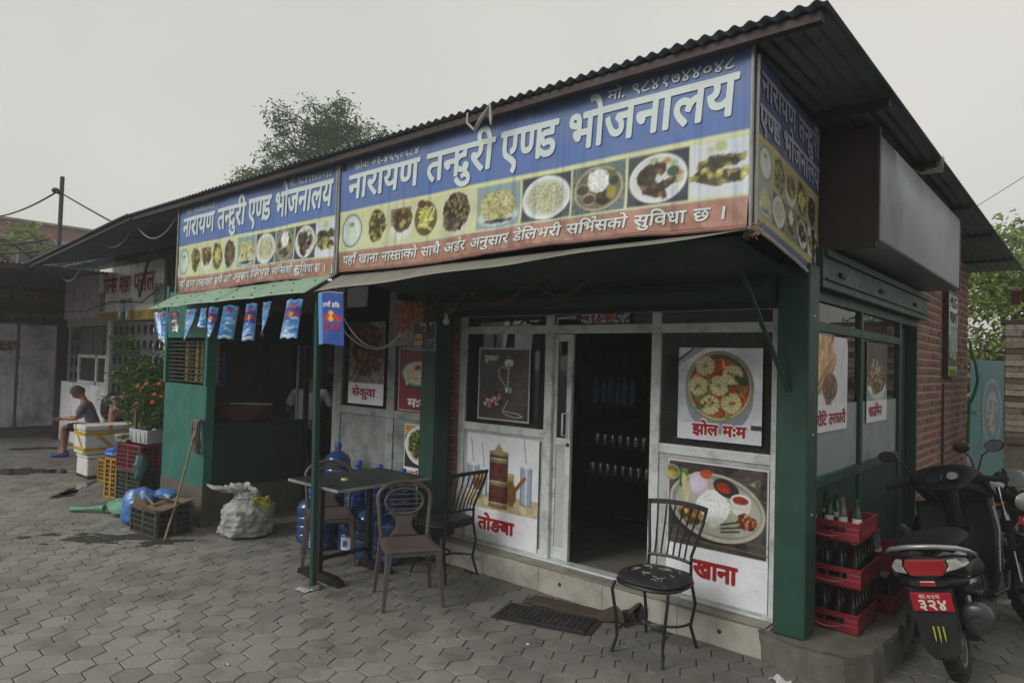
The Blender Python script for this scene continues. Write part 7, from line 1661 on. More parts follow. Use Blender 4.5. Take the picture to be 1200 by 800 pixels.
b = B(); b.tube([(-.165, .02, 1.02), (-.10, -.135, 1.03), (.0, -.15, 1.03), (.10, -.135, 1.03), (.165, .02, 1.02)], .008, 6); b.tube([(.0, -.155, 1.03), (.03, -.165, .97), (.02, -.16, .90)], .006, 6); b.obj('apron_string', M_trd, ck, world=False)
# seated man
M_shg = mat('grey_tshirt', '6f6d74', .85, var=.08, vs=6, bump=.25, bs=8)
J = dict(pelvis=(0, -.02, .50), waist=(0, .03, .63), chest=(0, .12, .84), neck=(0, .19, .98), head=(0, .27, 1.10), hipL=(-.09, .02, .48), kneeL=(-.14, .44, .52), ankleL=(-.13, .40, .09), toeL=(-.14, .54, .03), hipR=(.09, .02, .48), kneeR=(.14, .44, .50), ankleR=(.13, .46, .09), toeR=(.14, .60, .03),
   shL=(-.18, .13, .92), elL=(-.22, .24, .66), wrL=(-.10, .47, .66), shR=(.18, .13, .92), elR=(.22, .24, .66), wrR=(.08, .45, .64))
M_sho = mat('dark_shorts', '20222a', .85)
sm = figure('seated man in grey t-shirt and dark shorts looking down at a phone', (-13.45, 4.34, 0), rad(152), J, M_shg, M_sho, M_hairg, 38, shorts=True, shoe=mat('blue_slippers', '2f4a8a', .6))
ph_ = B(); ph_.T = wm(sm) @ Matrix.Translation((-.02, .60, .70)) @ Euler((rad(35), 0, 0)).to_matrix().to_4x4(); ph_.box(-.036, .036, -.07, .07, 0, .009); tag(ph_.obj('phone', M_mbk, bevel=.003), 'dark phone held by the seated man', 'phone')
st_ = thing('stool', 'low wooden stool under the seated man', 'stool', (-13.45, 4.34, 0), rad(152)); b = B(); b.box(-.17, .17, -.17, .17, .37, .40); b.obj('seat', M_brown, st_, world=False, bevel=.01)
for sx in (-1, 1):
    for sy in (-1, 1): b = B(); b.bar((sx*.14, sy*.14, .37), (sx*.16, sy*.16, 0), .03, .03, up=(0, 1, 0)); b.obj('leg', M_brown, st_, world=False)
# child with backpack bending behind the boxes
M_pink = mat('pink_shirt', 'a08590', .85, var=.06, vs=6, bump=.2, bs=8)
J = stand(); s_ = .80
J = {k: Vector(v)*s_ for k, v in J.items()}; J.update(chest=Vector((0, .10, 1.02)), neck=Vector((0, .20, 1.12)), head=Vector((0, .30, 1.18)), shL=Vector((-.15, .12, 1.09)), shR=Vector((.15, .12, 1.09)), elL=Vector((-.2, .26, .9)), elR=Vector((.2, .26, .9)), wrL=Vector((-.12, .42, .82)), wrR=Vector((.12, .42, .82)))
bk = figure('stooping person in pink shirt and dark trousers wearing a black backpack', (-12.45, 4.35, 0), rad(-75), J, M_pink, M_trd, M_hair, 30)
bp = thing('backpack', 'black backpack on the back of the stooping person in pink', 'backpack', (-12.45, 4.35, .9), rad(-75))
b = B(); loft(b, [ring(-.27, 0, .0, .11, .16), ring(-.22, 0, .0, .15, .20), ring(-.12, 0, .02, .155, .22), ring(-.05, 0, .04, .13, .20)]); b.obj('bag', mat('black_nylon', '17181a', .7, var=.2, vs=9, bump=.4, bs=16), bp, world=False)
b = B(); b.tube([(-.10, -.08, .22), (-.11, .05, .27), (-.11, .20, .16), (-.11, .08, -.08), (-.10, -.07, -.12)], .014, 6, flat=.4); b.tube([(.10, -.08, .22), (.11, .05, .27), (.11, .20, .16), (.11, .08, -.08), (.10, -.07, -.12)], .014, 6, flat=.4); b.obj('strap', mat('black_nylon', '17181a'), bp, world=False)
# ================================================================ KITCHEN KIOSK
ki = thing('kitchen_kiosk', 'green plastered kitchen kiosk with slatted vent and dark counter under the green awning', 'kiosk', (-7.8, 3.4, 0))
M_kw = mat('kitchen_wall_brown', '4a4640', .9, var=.2, vs=2, dirt=.5, dcol='24221f')  # dark brown with darker random blotches
M_gw = mat('green_wall_paint', '2b6a5e', .6, var=.18, vs=3, bump=.2, bs=14, dirt=.35, dcol='4d7466', ds=3)
M_plas = mat('grey_plaster', '5f5a52', .9, var=.2, vs=5, bump=.5, bs=25, dirt=.4, dcol='3e3a34', ds=4)
b = B(); b.box(-8.30, -7.25, 3.40, 3.50, .42, 1.50); b.obj('front_wall', M_gw, ki, bevel=.006)
b = B(); b.box(-8.30, -7.25, 3.395, 3.51, -.03, .42); b.obj('plaster_base', M_plas, ki, bevel=.01, jitter=.008)
b = B(); b.box(-8.34, -8.28, 3.39, 3.50, 1.5, 2.62); b.box(-7.31, -7.25, 3.39, 3.50, 1.5, 2.62); b.box(-8.28, -7.31, 3.40, 3.49, 2.02, 2.55); b.obj('vent_frame', M_gw, ki, bevel=.003)
for k in range(11): b = B(); b.obox((-7.795, 3.43, 1.535+.044*k), (.965, .018, .010), (rad(20), 0, 0)); b.obj('vent_slat', mat('vent_steel', '5a5c58', .5, .4, bump=0), ki)
b = B()
for x in (-8.1, -7.75, -7.5): b.box(x-.006, x+.006, 3.47, 3.48, 1.5, 2.02)
b.obj('vent_bar', M_brown, ki)
b = B(); b.box(-7.33, -7.25, 3.51, 4.58, .40, 1.055); b.obj('counter_wall', M_greendk, ki, bevel=.004)  # counter side gets less light, painted in as a darker green
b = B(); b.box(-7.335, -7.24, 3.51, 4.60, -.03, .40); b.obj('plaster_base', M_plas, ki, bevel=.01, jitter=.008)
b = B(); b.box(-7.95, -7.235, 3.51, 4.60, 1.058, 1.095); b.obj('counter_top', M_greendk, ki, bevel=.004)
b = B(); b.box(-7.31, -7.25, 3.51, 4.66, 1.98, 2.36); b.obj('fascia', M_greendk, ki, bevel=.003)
b = B(); b.box(-7.30, -7.255, 4.60, 4.65, 0, 1.98); b.obj('corner_post', M_greendk, ki)
b = B(); b.box(-8.34, -8.30, 3.50, 4.7, 0, 3.3); b.obj('side_wall', M_kw, ki)
b = B(); b.box(-11.2, -8.34, 4.66, 4.74, 0, 3.3); b.obj('front_wall', M_kw, ki)
b = B(); b.box(-11.2, -6.76, 7.6, 7.7, 0, .95); b.box(-11.2, -6.76, 7.6, 7.7, 2.15, 3.3); b.box(-11.2, -10.6, 7.6, 7.7, .95, 2.15); b.box(-8.2, -6.76, 7.6, 7.7, .95, 2.15); b.box(-9.35, -9.2, 7.6, 7.7, .95, 2.15); b.obj('back_wall', M_kw, ki)
b = B(); b.box(-11.25, -11.2, 4.66, 7.7, 0, 3.3); b.obj('far_wall', M_kw, ki)
g = B()
for k in range(28): x = -10.6+k*.09; g.box(x-.004, x+.004, 7.61, 7.618, .95, 2.15)
for k in range(14): g.box(-10.6, -8.2, 7.620, 7.626, .95+.09*k, .956+.09*k)
g.obj('mesh_screen', M_brown, ki)
b = B(); b.box(-8.30, -6.76, 3.52, 7.58, -.01, .03); b.obj('floor', M_floor, ki)
# things on the counter
for i, x in enumerate((-8.12, -7.86, -7.72, -7.5)):
    b = B()
    for q in range(6): b.box(x-.035, x+.035, 3.56, 3.63, 1.53+.078*q, 1.53+.078*q+.066)
    b.obj('packet_strip', mat('packet_yellow', 'b09a4c', .5, var=.5, vs=40), ki)
for i, (y, z) in enumerate(((5.6, 1.72), (5.95, 1.60), (6.3, 1.78), (6.7, 1.66))):
    b = B(); b.tube([(-8.33+.08, y, 2.2), (-8.33+.08, y, z)], .008, 6); b.ball((-8.23, y, z-.05), (.03, .05, .06), 10, 7); b.obj('hanging_ladle', M_aludk, ki)
b = B(); b.box(-8.29, -8.1, 5.2, 7.4, 1.42, 1.45); b.obj('wall_shelf', M_brown, ki)

M_clay = mat('clay_oven', '56382e', .85, var=.2, vs=8, bump=.4, dirt=.4, dcol='2c2220', ds=5)
b = B(); b.lathe([(.30, 0), (.33, .02), (.34, .15), (.30, .17), (.22, .168), (.20, .10), (.1, .02), (0, .02)], 28, (-7.62, 4.0, 1.096)); tag(b.obj('clay_oven', M_clay), 'round clay oven rim set on the kitchen counter', 'oven')
b = B(); b.lathe([(.0, 0), (.12, .0), (.16, .05), (.165, .06), (.14, .06), (.05, .10), (0, .11)], 22, (-7.75, 3.66, 1.17)); tag(b.obj('cooking_pot', mat('sooty_steel', '4a4a4a', .35, .7, dirt=.5, dcol='1c1b1a')), 'dark lidded cooking pot at the left end of the counter', 'pot')
b = B(); b.box(-7.92, -7.5, 3.56, 3.80, 1.096, 1.165); tag(b.obj('gas_stove', mat('sooty_steel', '4a4a4a'), bevel=.006), 'flat dark gas stove under the lidded pot', 'stove')
b = B(); b.tube([(-7.72, 3.9, 1.275), (-7.38, 4.25, 1.28)], .006, 6); tag(b.obj('skewer_rod', M_alu), 'long metal skewer laid across the clay oven', 'skewer')
b = B(); b.tube([(-7.27, 4.50, 1.8), (-7.265, 4.5, 2.1)], .012, 8); b.tube([(-7.27, 4.50, 1.0+.1), (-7.27, 4.5, 1.8)], .018, 8); tag(b.obj('hanging_rod', M_aludk), 'thin rod standing at the end of the counter before the cook', 'rod')
b = B(); b.grid(lambda u, v: (-8.15+.30*u+.03*math.sin(v*5), 4.6-.02+.03*math.sin(u*12+v*3), 1.45+.42*v), 18, 12); 
M_chk = vcmat('checked_cloth', .9)
P = Pic(.34, .42, 34, 42, '3a6aa8'); P.I = np.where(((np.floor(P.X/.03)+np.floor(P.Y/.03)) % 2 == 0)[..., None], c3('4a80c0'), c3('2c4a80')); P.I[:2] = c3('8ab0d8')
tag(P.sheet('cloth', lambda X, Y: (-8.27+.0*X+.03*np.sin(X*40+Y*6)+.02, 3.75+X, 1.45+Y), M_chk, None), 'blue checked cloth hung inside the kitchen vent wall', 'cloth')
b = B(); 
for k in range(3): b.box(-8.2, -7.9, 5.9+.28*k, 6.12+.28*k, 1.2, 1.5+.1*(k % 2))
tag(b.obj('shelf_goods', M_card, bevel=.005), 'dim boxes on the shelf at the back of the kitchen', 'boxes', kind='stuff')
ORDN = ['first', 'second', 'third', 'fourth', 'fifth', 'sixth', 'seventh', 'eighth', 'ninth', 'tenth', 'eleventh']
# ================================================================ INSIDE THE RESTAURANT
ck_ = thing('drinks_cooler', 'dark glass fronted drinks cooler inside the doorway', 'cooler', (-4.3, 6.4, .2))
b = B(); b.box(-4.95, -3.75, 6.0, 6.08, .2, 1.25); b.box(-4.95, -3.75, 6.6, 6.65, .2, 1.25); b.box(-4.95, -4.9, 6.08, 6.6, .2, 1.25); b.box(-4.95, -3.75, 6.0, 6.65, 1.25, 1.30); b.box(-3.8, -3.75, 6.08, 6.6, .2, 1.25); b.obj('body', mat('cooler_black', '26282a', .4, bump=0), ck_)
def can(x, y, z, m, lab, grp='cans on the shelf inside the doorway'):
    b = B(); b.lathe([(.024, 0), (.032, .008), (.032, .105), (.026, .118), (.025, .115), (0, .114)], 12, (x, y, z)); tag(b.obj('drink_can', m), lab, 'can', grp)
sh = thing('display_shelf', 'dark metal shelf rack with cans just inside the doorway', 'shelf', (-3.6, 5.5, .2))
for x in (-4.1, -3.0): 
    for y in (5.9, 6.25): b = B(); b.box(x-.015, x+.015, y-.015, y+.015, .2, 1.46); b.obj('upright', M_brown, sh)
for z in (.35, .72, 1.02, 1.44): b = B(); b.box(-4.12, -2.98, 5.87, 6.27, z, z+.015); b.obj('shelf_board', M_brown, sh)
M_can1 = mat('can_silver', 'b8bcc0', .25, .8, bump=0); M_can2 = mat('can_gold', 'b09040', .3, .7, bump=0); M_can3 = mat('can_red', '9a2a2a', .3, .5, bump=0)
for k in range(11): can(-4.0+.09*k, 5.93, .736, [M_can1, M_can2, M_can1, M_can3][k % 4 if k > 7 else 0], ORDN[k]+' can from the left on the middle shelf inside the doorway')
for k in range(9): can(-3.95+.09*k, 5.93, 1.036, M_can1, ORDN[k]+' can from the left on the upper shelf inside the doorway')
M_pet = mat('water_bottle', '9ab4c8', .12, var=.1, bump=0, trans=.6, spec=.6); M_petc = mat('bottle_label_blue', '3f6ea8', .4, bump=0)
for k in range(6):
    g = thing('water_bottle', ORDN[k]+' clear water bottle from the left on the rack inside the doorway', 'bottle', (-4.0+.085*k, 5.95+.02*(k % 2), 1.455), 0, 'water bottles on the rack inside'); b = B()
    b.lathe([(0, 0), (.034, 0), (.037, .01), (.035, .10), (.037, .11), (.036, .19), (.02, .23), (.013, .245), (.013, .27), (0, .272)], 14); b.obj('bottle', M_pet, g, world=False); b = B(); b.lathe([(.0378, .12), (.0378, .17)], 14, cap=False); b.obj('label', M_petc, g, world=False); b = B(); b.lathe([(.015, .255), (.015, .276), (0, .277)], 12); b.obj('cap', M_petc, g, world=False)
b = B(); b.lathe([(0, 0), (.07, 0), (.08, .02), (.08, .15), (.06, .17), (.06, .19), (0, .19)], 18, (-3.35, 6.05, 1.455)); tag(b.obj('glass_jar', M_pet), 'glass jar on top of the rack inside the doorway', 'jar')
b = B(); b.box(-3.02, -2.94, 6.3, 6.32, 1.2, 1.52); tag(b.obj('notice_card', mat('notice_white', 'b8b8b0', .6, bump=0)), 'pale notice card fixed inside right of the rack', 'notice')
tbl = thing('dining_table', 'inside dining table seen through the right window', 'table', (-2.5, 6.6, .2)); b = B(); b.box(-3.0, -2.0, 6.2, 7.0, .93, .96); b.obj('table_top', M_cardi, tbl)
for x in (-2.95, -2.05):
    for y in (6.25, 6.95): b = B(); b.box(x-.02, x+.02, y-.02, y+.02, .2, .93); b.obj('leg', M_brown, tbl)
M_cols = ['b03050', '3a6a3a', '4a4a9a', 'a03a9a', '8a8a3a']
for k in range(9):
    x = -2.42+.075*k; m_ = mat('toy_'+M_cols[k % 5], M_cols[k % 5], .4, var=.2, vs=20); z = 1.285; b = B()
    b.ball((x, 4.68+.01*(k % 3), z+.03), (.030, .030, .035+.01*(k % 3)), 10, 7); tag(b.obj('window_ornament', m_), ORDN[k]+' small coloured ornament from the left on the ledge behind the right window', 'ornament', 'ornaments on the window ledge')
b = B(); b.box(-2.45, -1.72, 4.65, 4.74, 1.262, 1.283); b.obj('inner_ledge', M_alu, bld)
b = B(); b.box(-4.5, -1.7, 8.9, 8.96, .2, 2.9); tag(b.obj('pale_curtain', mat('pale_curtain', '6f6c66', .9)), 'pale partition hanging across the back of the dining room', 'curtain')
# white lower curtain seen between side panes
for x0 in (4.9, 6.4): b = B(); b.box(-2.3, -2.28, x0+.3, x0+.9, 1.0, 2.0); tag(b.obj('pale_screen', mat('panel_white', 'a8a6a0', .8)), 'pale panel standing inside behind the %s side window' % ('nearer' if x0 < 5 else 'farther'), 'screen')

# ================================================================ SHOPS AT THE LEFT
fs = thing('fish_shop', 'fish shop front with white sign board, pink fascia, low white wall and latticed screen', 'building', (-13.8, 4.62, 0))
M_pinkw = mat('pink_board', 'd6bcc8', .7, var=.08, vs=2, dirt=.4, dcol='5f5458', ds=2.5, streak=.3); M_wh = mat('white_paint_wall', 'd8d9dc', .8, var=.06, vs=2, dirt=.45, dcol='6a6660', ds=2, streak=.3)
b = B(); b.box(-16.35, -14.17, 4.60, 4.66, 2.46, 3.30); b.obj('pink_fascia', M_pinkw, fs)
b = B(); b.box(-16.35, -11.25, 4.66, 4.80, 2.3, 3.5); b.obj('upper_wall', M_inw, fs)
b = B(); b.box(-16.3, -13.72, 4.60, 4.72, 0, 1.20); b.obj('low_wall', M_wh, fs, bevel=.01)
b = B(); b.box(-13.70, -13.55, 4.56, 4.70, 0, 2.4); b.obj('pillar', mat('white_pillar', 'b4b6b8', .7, dirt=.2), fs, bevel=.006)
for (x0, x1, z0, z1) in ((-15.25, -15.18, 1.2, 1.76), (-14.30, -14.22, 1.2, 1.76), (-13.80, -13.72, 1.2, 1.76), (-15.18, -13.8, 1.20, 1.26), (-15.18, -13.8, 1.70, 1.76)): b = B(); b.box(x0, x1, 4.58, 4.64, z0, z1); b.obj('window_frame', M_alu, fs)
for x0, x1 in ((-15.18, -14.30), (-14.22, -13.8)): b = B(); b.box(x0, x1, 4.61, 4.616, 1.26, 1.70); b.obj('window_pane', M_glass, fs)
b = B(); b.box(-15.25, -14.0, 4.60, 4.63, 1.78, 2.30); b.obj('board', mat('grey_board', '54585a', .6, var=.1, vs=3, dirt=.3), fs, bevel=.004)
b = B(); b.box(-15.28, -13.97, 4.585, 4.60, 1.765, 1.80); b.box(-15.28, -13.97, 4.585, 4.60, 2.28, 2.31); b.box(-15.28, -15.23, 4.585, 4.60, 1.8, 2.28); b.box(-14.52, -14.49, 4.585, 4.60, 1.8, 2.28); b.obj('board_frame', mat('wood_frame', '5a5240', .7), fs)
M_jali = mat('jali_block', '55565a', .85, var=.12, vs=4, dirt=.4, bump=.2)
def jali(x0, x1, z0, z1, st=.26):
    b = B(); x = x0
    nx, nz = int((x1-x0)/st), int((z1-z0)/st)
    for i in range(nx):
        for k in range(nz):
            cx, cz = x0+(i+.5)*st, z0+(k+.5)*st; T = b.T; b.T = Matrix.Translation((cx, 4.63, cz)) @ Matrix.Rotation(rad(90), 4, 'X')
            n = 16; h = st/2; vs = []
            for q in range(n):
                a = 2*math.pi*q/n; c_, s_ = math.cos(a), math.sin(a); m_ = h/max(abs(c_), abs(s_)); vs.append((c_*m_, s_*m_, .03)); vs.append((c_*h*.72, s_*h*.72, .03)); vs.append((c_*h*.66, s_*h*.66, -.03))
            b.add(vs, [(3*q, 3*((q+1) % n), 3*((q+1) % n)+1, 3*q+1) for q in range(n)]+[(3*q+1, 3*((q+1) % n)+1, 3*((q+1) % n)+2, 3*q+2) for q in range(n)]); b.T = T
    o = b.obj('lattice_block', M_jali, fs); o['kind'] = 'stuff'
jali(-13.53, -11.25, .0, 2.35); jali(-15.8, -15.28, 1.2, 2.3)
b = B(); b.box(-16.35, -16.28, 4.5, 4.7, 0, 3.3); b.obj('end_post', M_brown, fs)
b = B(); b.box(-16.35, -11.2, 6.8, 6.9, 0, 3.4); b.obj('rear_wall', M_inw, fs)
# its sign board
W, H = 2.86, .95
P = Pic(W, H, 190, 64, 'eceeec'); P.tex(np.ones_like(P.X), ['e2e4e2', 'f2f3ef', 'e8e9e5'], .5, 3, contrast=1.3); P.rect(-1, 5, -1, .15, 'a89438'); m = P.mk(P.Y-.15); P.tex(m, ['a8963a', '8a7a34', 'b8a444'], .3, 4); P.rect(1.48, 1.50, .15, H, '8a8a84')
m = P.rect(.03, .33, .17, .52, '7a9a5c'); P.tex(m, ['5f7f3a', '8aa84a', 'b0a070', '4a6a30'], .07, 5); m = P.rect(2.48, 2.82, .20, .56, '3c6a66'); P.tex(m, ['2c4a4a', '7aa8a4', 'c0ccc8', '2a5a50'], .05, 6); st = fbm(P.X*3, P.Y*.6, 8); P.I = P.I*(1-np.clip((st-.6)*1.2, 0, .3)[..., None])
fb = thing('shop_sign', 'white fish shop board with red lettering, green pictures and yellow foot band', 'sign', (-14.16, 4.55, 2.39))
ff = lambda X, Y: (-14.16+X, 4.545+0*X, 2.385+Y)
P.sheet('print', ff, M_poster, fb); b = B(); b.box(-14.165, -11.295, 4.55, 4.59, 2.38, 3.34); b.obj('board', M_flexback, fb)
M_rsign = mat('sign_red', 'a01c28', .5, var=.08, bump=0); f2_ = lambda X, Y: (-14.16+X, 4.54+0*X, 2.385+Y)
lettering('lettering', 'पि`न्~स'.replace('पि`', 'िप`'), f2_, .22, .88, .50, .75, M_rsign, fb, .03); lettering('lettering', 'माछा', f2_, 1.0, 1.48, .48, .75, M_rsign, fb, .03); lettering('lettering', 'पसल', f2_, 1.64, 2.50, .48, .77, M_rsign, fb, .03)
lettering('lettering', 'बालाजु, काठ', f2_, 1.05, 1.62, .29, .36, mat('letter_black', '16181a'), fb, .01)
cable([(-16.4, 4.5, 2.62), (-14.8, 4.5, 2.58), (-13.4, 4.5, 2.72), (-12.0, 4.5, 2.66), (-10.6, 4.2, 2.8)], .008, 'thin dark wire strung across the fish shop sign', M_cabd)
for k, x in enumerate((-12.93, -12.62, -15.0)):
    P = Pic(.11, .26, 8, 16, '5a9ad0'); P.rect(.02, .09, .05, .12, 'dfe8ee'); P.rect(.02, .09, .15, .2, '3a6ab0'); o = P.sheet('sachet', lambda X, Y: (x+X, 4.47+.01*np.sin(X*40), 2.40+Y), M_sach, None)
    tag(o, ['left small blue sachet hanging on the fish shop sign', 'right small blue sachet hanging on the fish shop sign', 'small sachet hanging on the pink fascia'][k], 'sachet')
# far perpendicular shop
ms = thing('meat_shop', 'dim shop at the far left with white metal shutters under a dark sign', 'building', (-17.5, 3.8, 0))
M_shut = mat('white_shutter', 'dcdfe4', .6, .1, var=.06, vs=1.5, dirt=.5, dcol='5a5550', ds=2.2, streak=.35)
for y0, y1 in ((1.2, 2.75), (2.78, 4.10), (4.16, 5.02)): b = B(); b.box(-17.6, -17.5, y0, y1, .16, 2.36); b.obj('shutter', M_shut, ms, bevel=.02)
b = B(); b.box(-17.75, -17.6, .8, 6.8, 0, 3.6); b.obj('wall', M_inw2, ms)
b = B(); b.box(-17.62, -17.1, .8, 5.02, -.03, .12); b.obj('kerb', M_conc, ms, bevel=.02)
b = B(); b.box(-17.56, -17.48, 5.03, 5.12, 0, 3.2); b.obj('post', M_wh, ms)
b = B(); b.box(-17.2, -16.4, 5.3, 5.35, 0, 3.3); b.obj('passage_wall', M_dark, ms)
ds_ = thing('dark_shop_sign', 'dark shop board with dull yellow lettering above the white shutters', 'sign', (-17.48, 3.8, 2.4))
b = B(); b.box(-17.56, -17.47, 1.2, 5.0, 2.40, 3.16); b.obj('board', mat('dark_board_paint', '24201e', .6, var=.3, vs=2), ds_, bevel=.006)
M_yl = mat('dull_yellow_letter', '8a7434', .6, bump=0); f3 = lambda X, Y: (-17.465+0*X, 1.3+X, 2.42+Y)
lettering('lettering', 'फे`स मिटहाउस'.replace('मि', 'िम'), f3, 2.25, 3.55, .40, .62, M_yl, ds_, .03); lettering('lettering', 'खसी र कुखुराको मासु पाइन्~छ', f3, 2.1, 3.6, .06, .17, M_yl, ds_, .02)
P = Pic(.42, .22, 40, 20, '8a6a60'); P.tex(np.ones_like(P.X), ['9a8a80', '5a4a48', 'b04a3a', 'c8b8a8', '3a3030'], .04, 4, 'cell'); tag(P.sheet('small_poster', lambda X, Y: (-17.493+0*X, 3.70+X, 1.78+Y), M_poster, None), 'small dark photo poster on the white shutters', 'poster')
# its canopy
cn = thing('side_canopy', 'flat iron canopy in front of the dim far left shop', 'canopy', (-15.4, 2.5, 3.2))
b = B(); b.grid(lambda u, v: (-17.7+4.42*u, 1.4+3.4*v, 3.42-.20*u+.010*math.cos(v*3.4/.0765*6.283)), 4, 352); b.obj('roof_sheet', M_roof, cn)
b = B(); b.box(-13.34, -13.28, 1.4, 3.3, 3.12, 3.19); b.obj('edge_beam', M_brown, cn)
for y in (1.5, 2.6): b = B(); b.box(-17.6, -13.35, y, y+.05, 3.13, 3.17); b.obj('rafter', M_brown, cn)

# ================================================================ FAR LEFT: BRICK BUILDING, POLE, WIRES
bb2 = thing('brick_building', 'red brick building with concrete bands far beyond the left roofs', 'building', (-42, 12, 0))
M_fb = mat('far_brick', '8f5a4c', .9, var=.12, vs=.8, dirt=.25); M_fc = mat('far_concrete', '8e8e8a', .9, var=.08, vs=.6, dirt=.3)
b = B(); b.box(-50, -42, 4, 13.8, 0, 8.3); b.obj('wall', M_fb, bb2)
b = B(); b.box(-50.2, -41.8, 3.9, 13.95, 8.3, 8.42); b.obj('parapet', M_fc, bb2)
b = B(); b.box(-50.1, -41.7, 4, 13.9, 7.30, 7.55); b.obj('concrete_band', M_fc, bb2); b = B(); b.box(-50.1, -41.6, 4, 13.9, 4.3, 4.6); b.obj('concrete_band', M_fc, bb2)
for k in range(4):
    y = 4.6+2.5*k; f = B(); f.box(-41.99, -41.9, y, y+1.5, 5.9, 5.98); f.box(-41.99, -41.9, y, y+1.5, 7.18, 7.28); f.box(-41.99, -41.9, y, y+.08, 5.98, 7.18); f.box(-41.99, -41.9, y+.72, y+.78, 5.98, 7.18); f.box(-41.99, -41.9, y+1.42, y+1.5, 5.98, 7.18); w_ = f.obj('window', M_fc, bb2)
    f = B(); f.box(-42.02, -41.96, y+.08, y+1.42, 5.98, 7.18); f.obj('pane', mat('far_glass', '2c3238', .1, bump=0), w_)
b = B(); b.box(-47, -42.5, 3.0, 6.6, 8.42, 10.0); b.obj('roof_room', M_fb, bb2); b = B(); b.box(-47.6, -41.8, 2.5, 7.6, 10.0, 10.15); b.obj('roof_slab', M_fc, bb2)
b = B(); b.box(-46, -44, 4, 6.0, 10.15, 11.3); b.obj('water_tank', mat('tank_grey', '6a7a84', .6), bb2, bevel=.1)
po = thing('utility_pole', 'dark steel pole rising behind the left roof with wires', 'pole', (-19.05, 5.2, 0)); b = B(); b.tube([(-19.05, 5.2, 0), (-19.05, 5.2, 6.0)], .05, 10); b.obj('shaft', mat('dark_steel', '3c363e', .6, .3, bump=.02), po)
b = B(); b.ball((-19.15, 5.1, 5.66), (.09, .09, .07), 8, 6); b.ball((-19.0, 5.12, 5.6), (.05, .05, .05), 8, 6); b.obj('insulator', M_mbk, po)
def wire(a, c_, sag, r, label): cable(swag(a, c_, sag, 16), r, label, M_cabd, 'overhead_wire')
wire((-19.1, 5.15, 5.66), (-30, 5.6, 6.4), .25, .022, 'overhead wire from the pole to the left edge')
wire((-19.05, 5.2, 5.6), (-13.0, 5.0, 3.8), .02, .018, 'overhead wire from the pole down to the right roof')
wire((-12.9, 3.25, 3.40), (-14.6, 2.2, 3.42), .05, .016, 'slack wire lying along the left canopy edge')
wire((-13.0, 3.4, 3.62), (-15.0, 2.0, 3.55), .08, .016, 'second slack wire above the left canopy')
wire((-2.9, 16, 4.6), (-.3, 16, 6.24), .03, .006, 'thin overhead wire at the upper right of the sky')

# ================================================================ TREES
M_leafd = leafmat('tree_leaf_dark', '2c4a28', '5f8046', .35); M_leafy = leafmat('tree_leaf_light', '5f7a38', '97a858', .35); M_leafr = leafmat('hedge_leaf', '66803a', 'b8c474', .45); M_bark = mat('bark', '4f463e', .95, var=.25, vs=6, bump=.6)
def tree(label, base, crown, m, n, ls, seed, name='tree', trunk_r=.2, group=None, flat=1.0, boughs=9, sprd=.145):
    g = thing(name, label, 'tree', base, 0, group); rg = random.Random(seed); t = B(); lv = B(); base = Vector(base)
    ctr = sum((Vector(c[:3]) for c in crown), Vector())/len(crown)
    fork = base.lerp(Vector((ctr.x, ctr.y, min(c[2] for c in crown))), .8)
    t.tube([base, base.lerp(fork, .5)+Vector((.1, .1, 0)), fork], [trunk_r, trunk_r*.8, trunk_r*.6], 10)
    for c in crown:
        cc = Vector(c[:3]); r = c[3]; mid = fork.lerp(cc, .5)+Vector((rg.uniform(-.3, .3), rg.uniform(-.3, .3), .3)); t.tube([fork, mid, cc], [trunk_r*.45, trunk_r*.3, trunk_r*.14], 7)
        tips = []
        for k in range(boughs):
            d = Vector((rg.gauss(0, 1), rg.gauss(0, 1), rg.gauss(0, .8)*flat)).normalized(); tip = cc+d*r*rg.uniform(.55, 1.0); tip.z = cc.z+(tip.z-cc.z)*flat; m2 = cc.lerp(tip, .5)+Vector((0, 0, .1*r)); t.tube([cc, m2, tip], [trunk_r*.12, trunk_r*.07, .01], 5); tips += [tip, m2.lerp(tip, .5)]
        for k in range(int(n*r*r)):
            tp = rg.choice(tips); s_ = r*sprd; q = tp+Vector((rg.gauss(0, s_), rg.gauss(0, s_), rg.gauss(0, s_*.7))); leaf(lv, q, (rg.uniform(-1, 1), rg.uniform(-1, 1), rg.uniform(-.6, .6)), ls*rg.uniform(.6, 1.3), .5)
    t.obj('trunk', M_bark, g); lv.obj('crown', m, g); return g
tree('tall dark leafy tree rising behind the roof above the banners', (-21.5, 14, 0), [(-22.0, 14, 10.2, 1.7), (-23.3, 14, 9.6, 1.5), (-20.6, 14, 10.0, 1.4), (-21.3, 14, 9.1, 1.6), (-19.3, 14, 9.2, 1.3), (-18.1, 14, 8.9, 1.0), (-22.8, 14, 8.5, 1.3), (-24.6, 14, 8.9, .9)], M_leafd, 620, .15, 11, flat=.75, trunk_r=.3, boughs=12)
tree('lighter green tree lower left of the dark tall tree', (-25.6, 14, 0), [(-25.8, 14, 8.6, 1.4), (-24.5, 14, 8.1, 1.3), (-27.0, 14, 8.1, 1.1), (-26.3, 14, 7.4, 1.1)], leafmat('tree_leaf_mid', '48623a', '86a05c', .35), 620, .17, 12, flat=.8)
tree('bright green leafy tree in front of the far brick building', (-24.0, 5.0, 0), [(-24.2, 5.4, 4.9, 1.0), (-24.2, 6.9, 4.5, .8), (-24.5, 4.2, 4.8, 1.1), (-23.0, 7.7, 4.6, .5), (-24, 8.6, 4.9, .5)], M_leafy, 480, .22, 13, flat=.8)
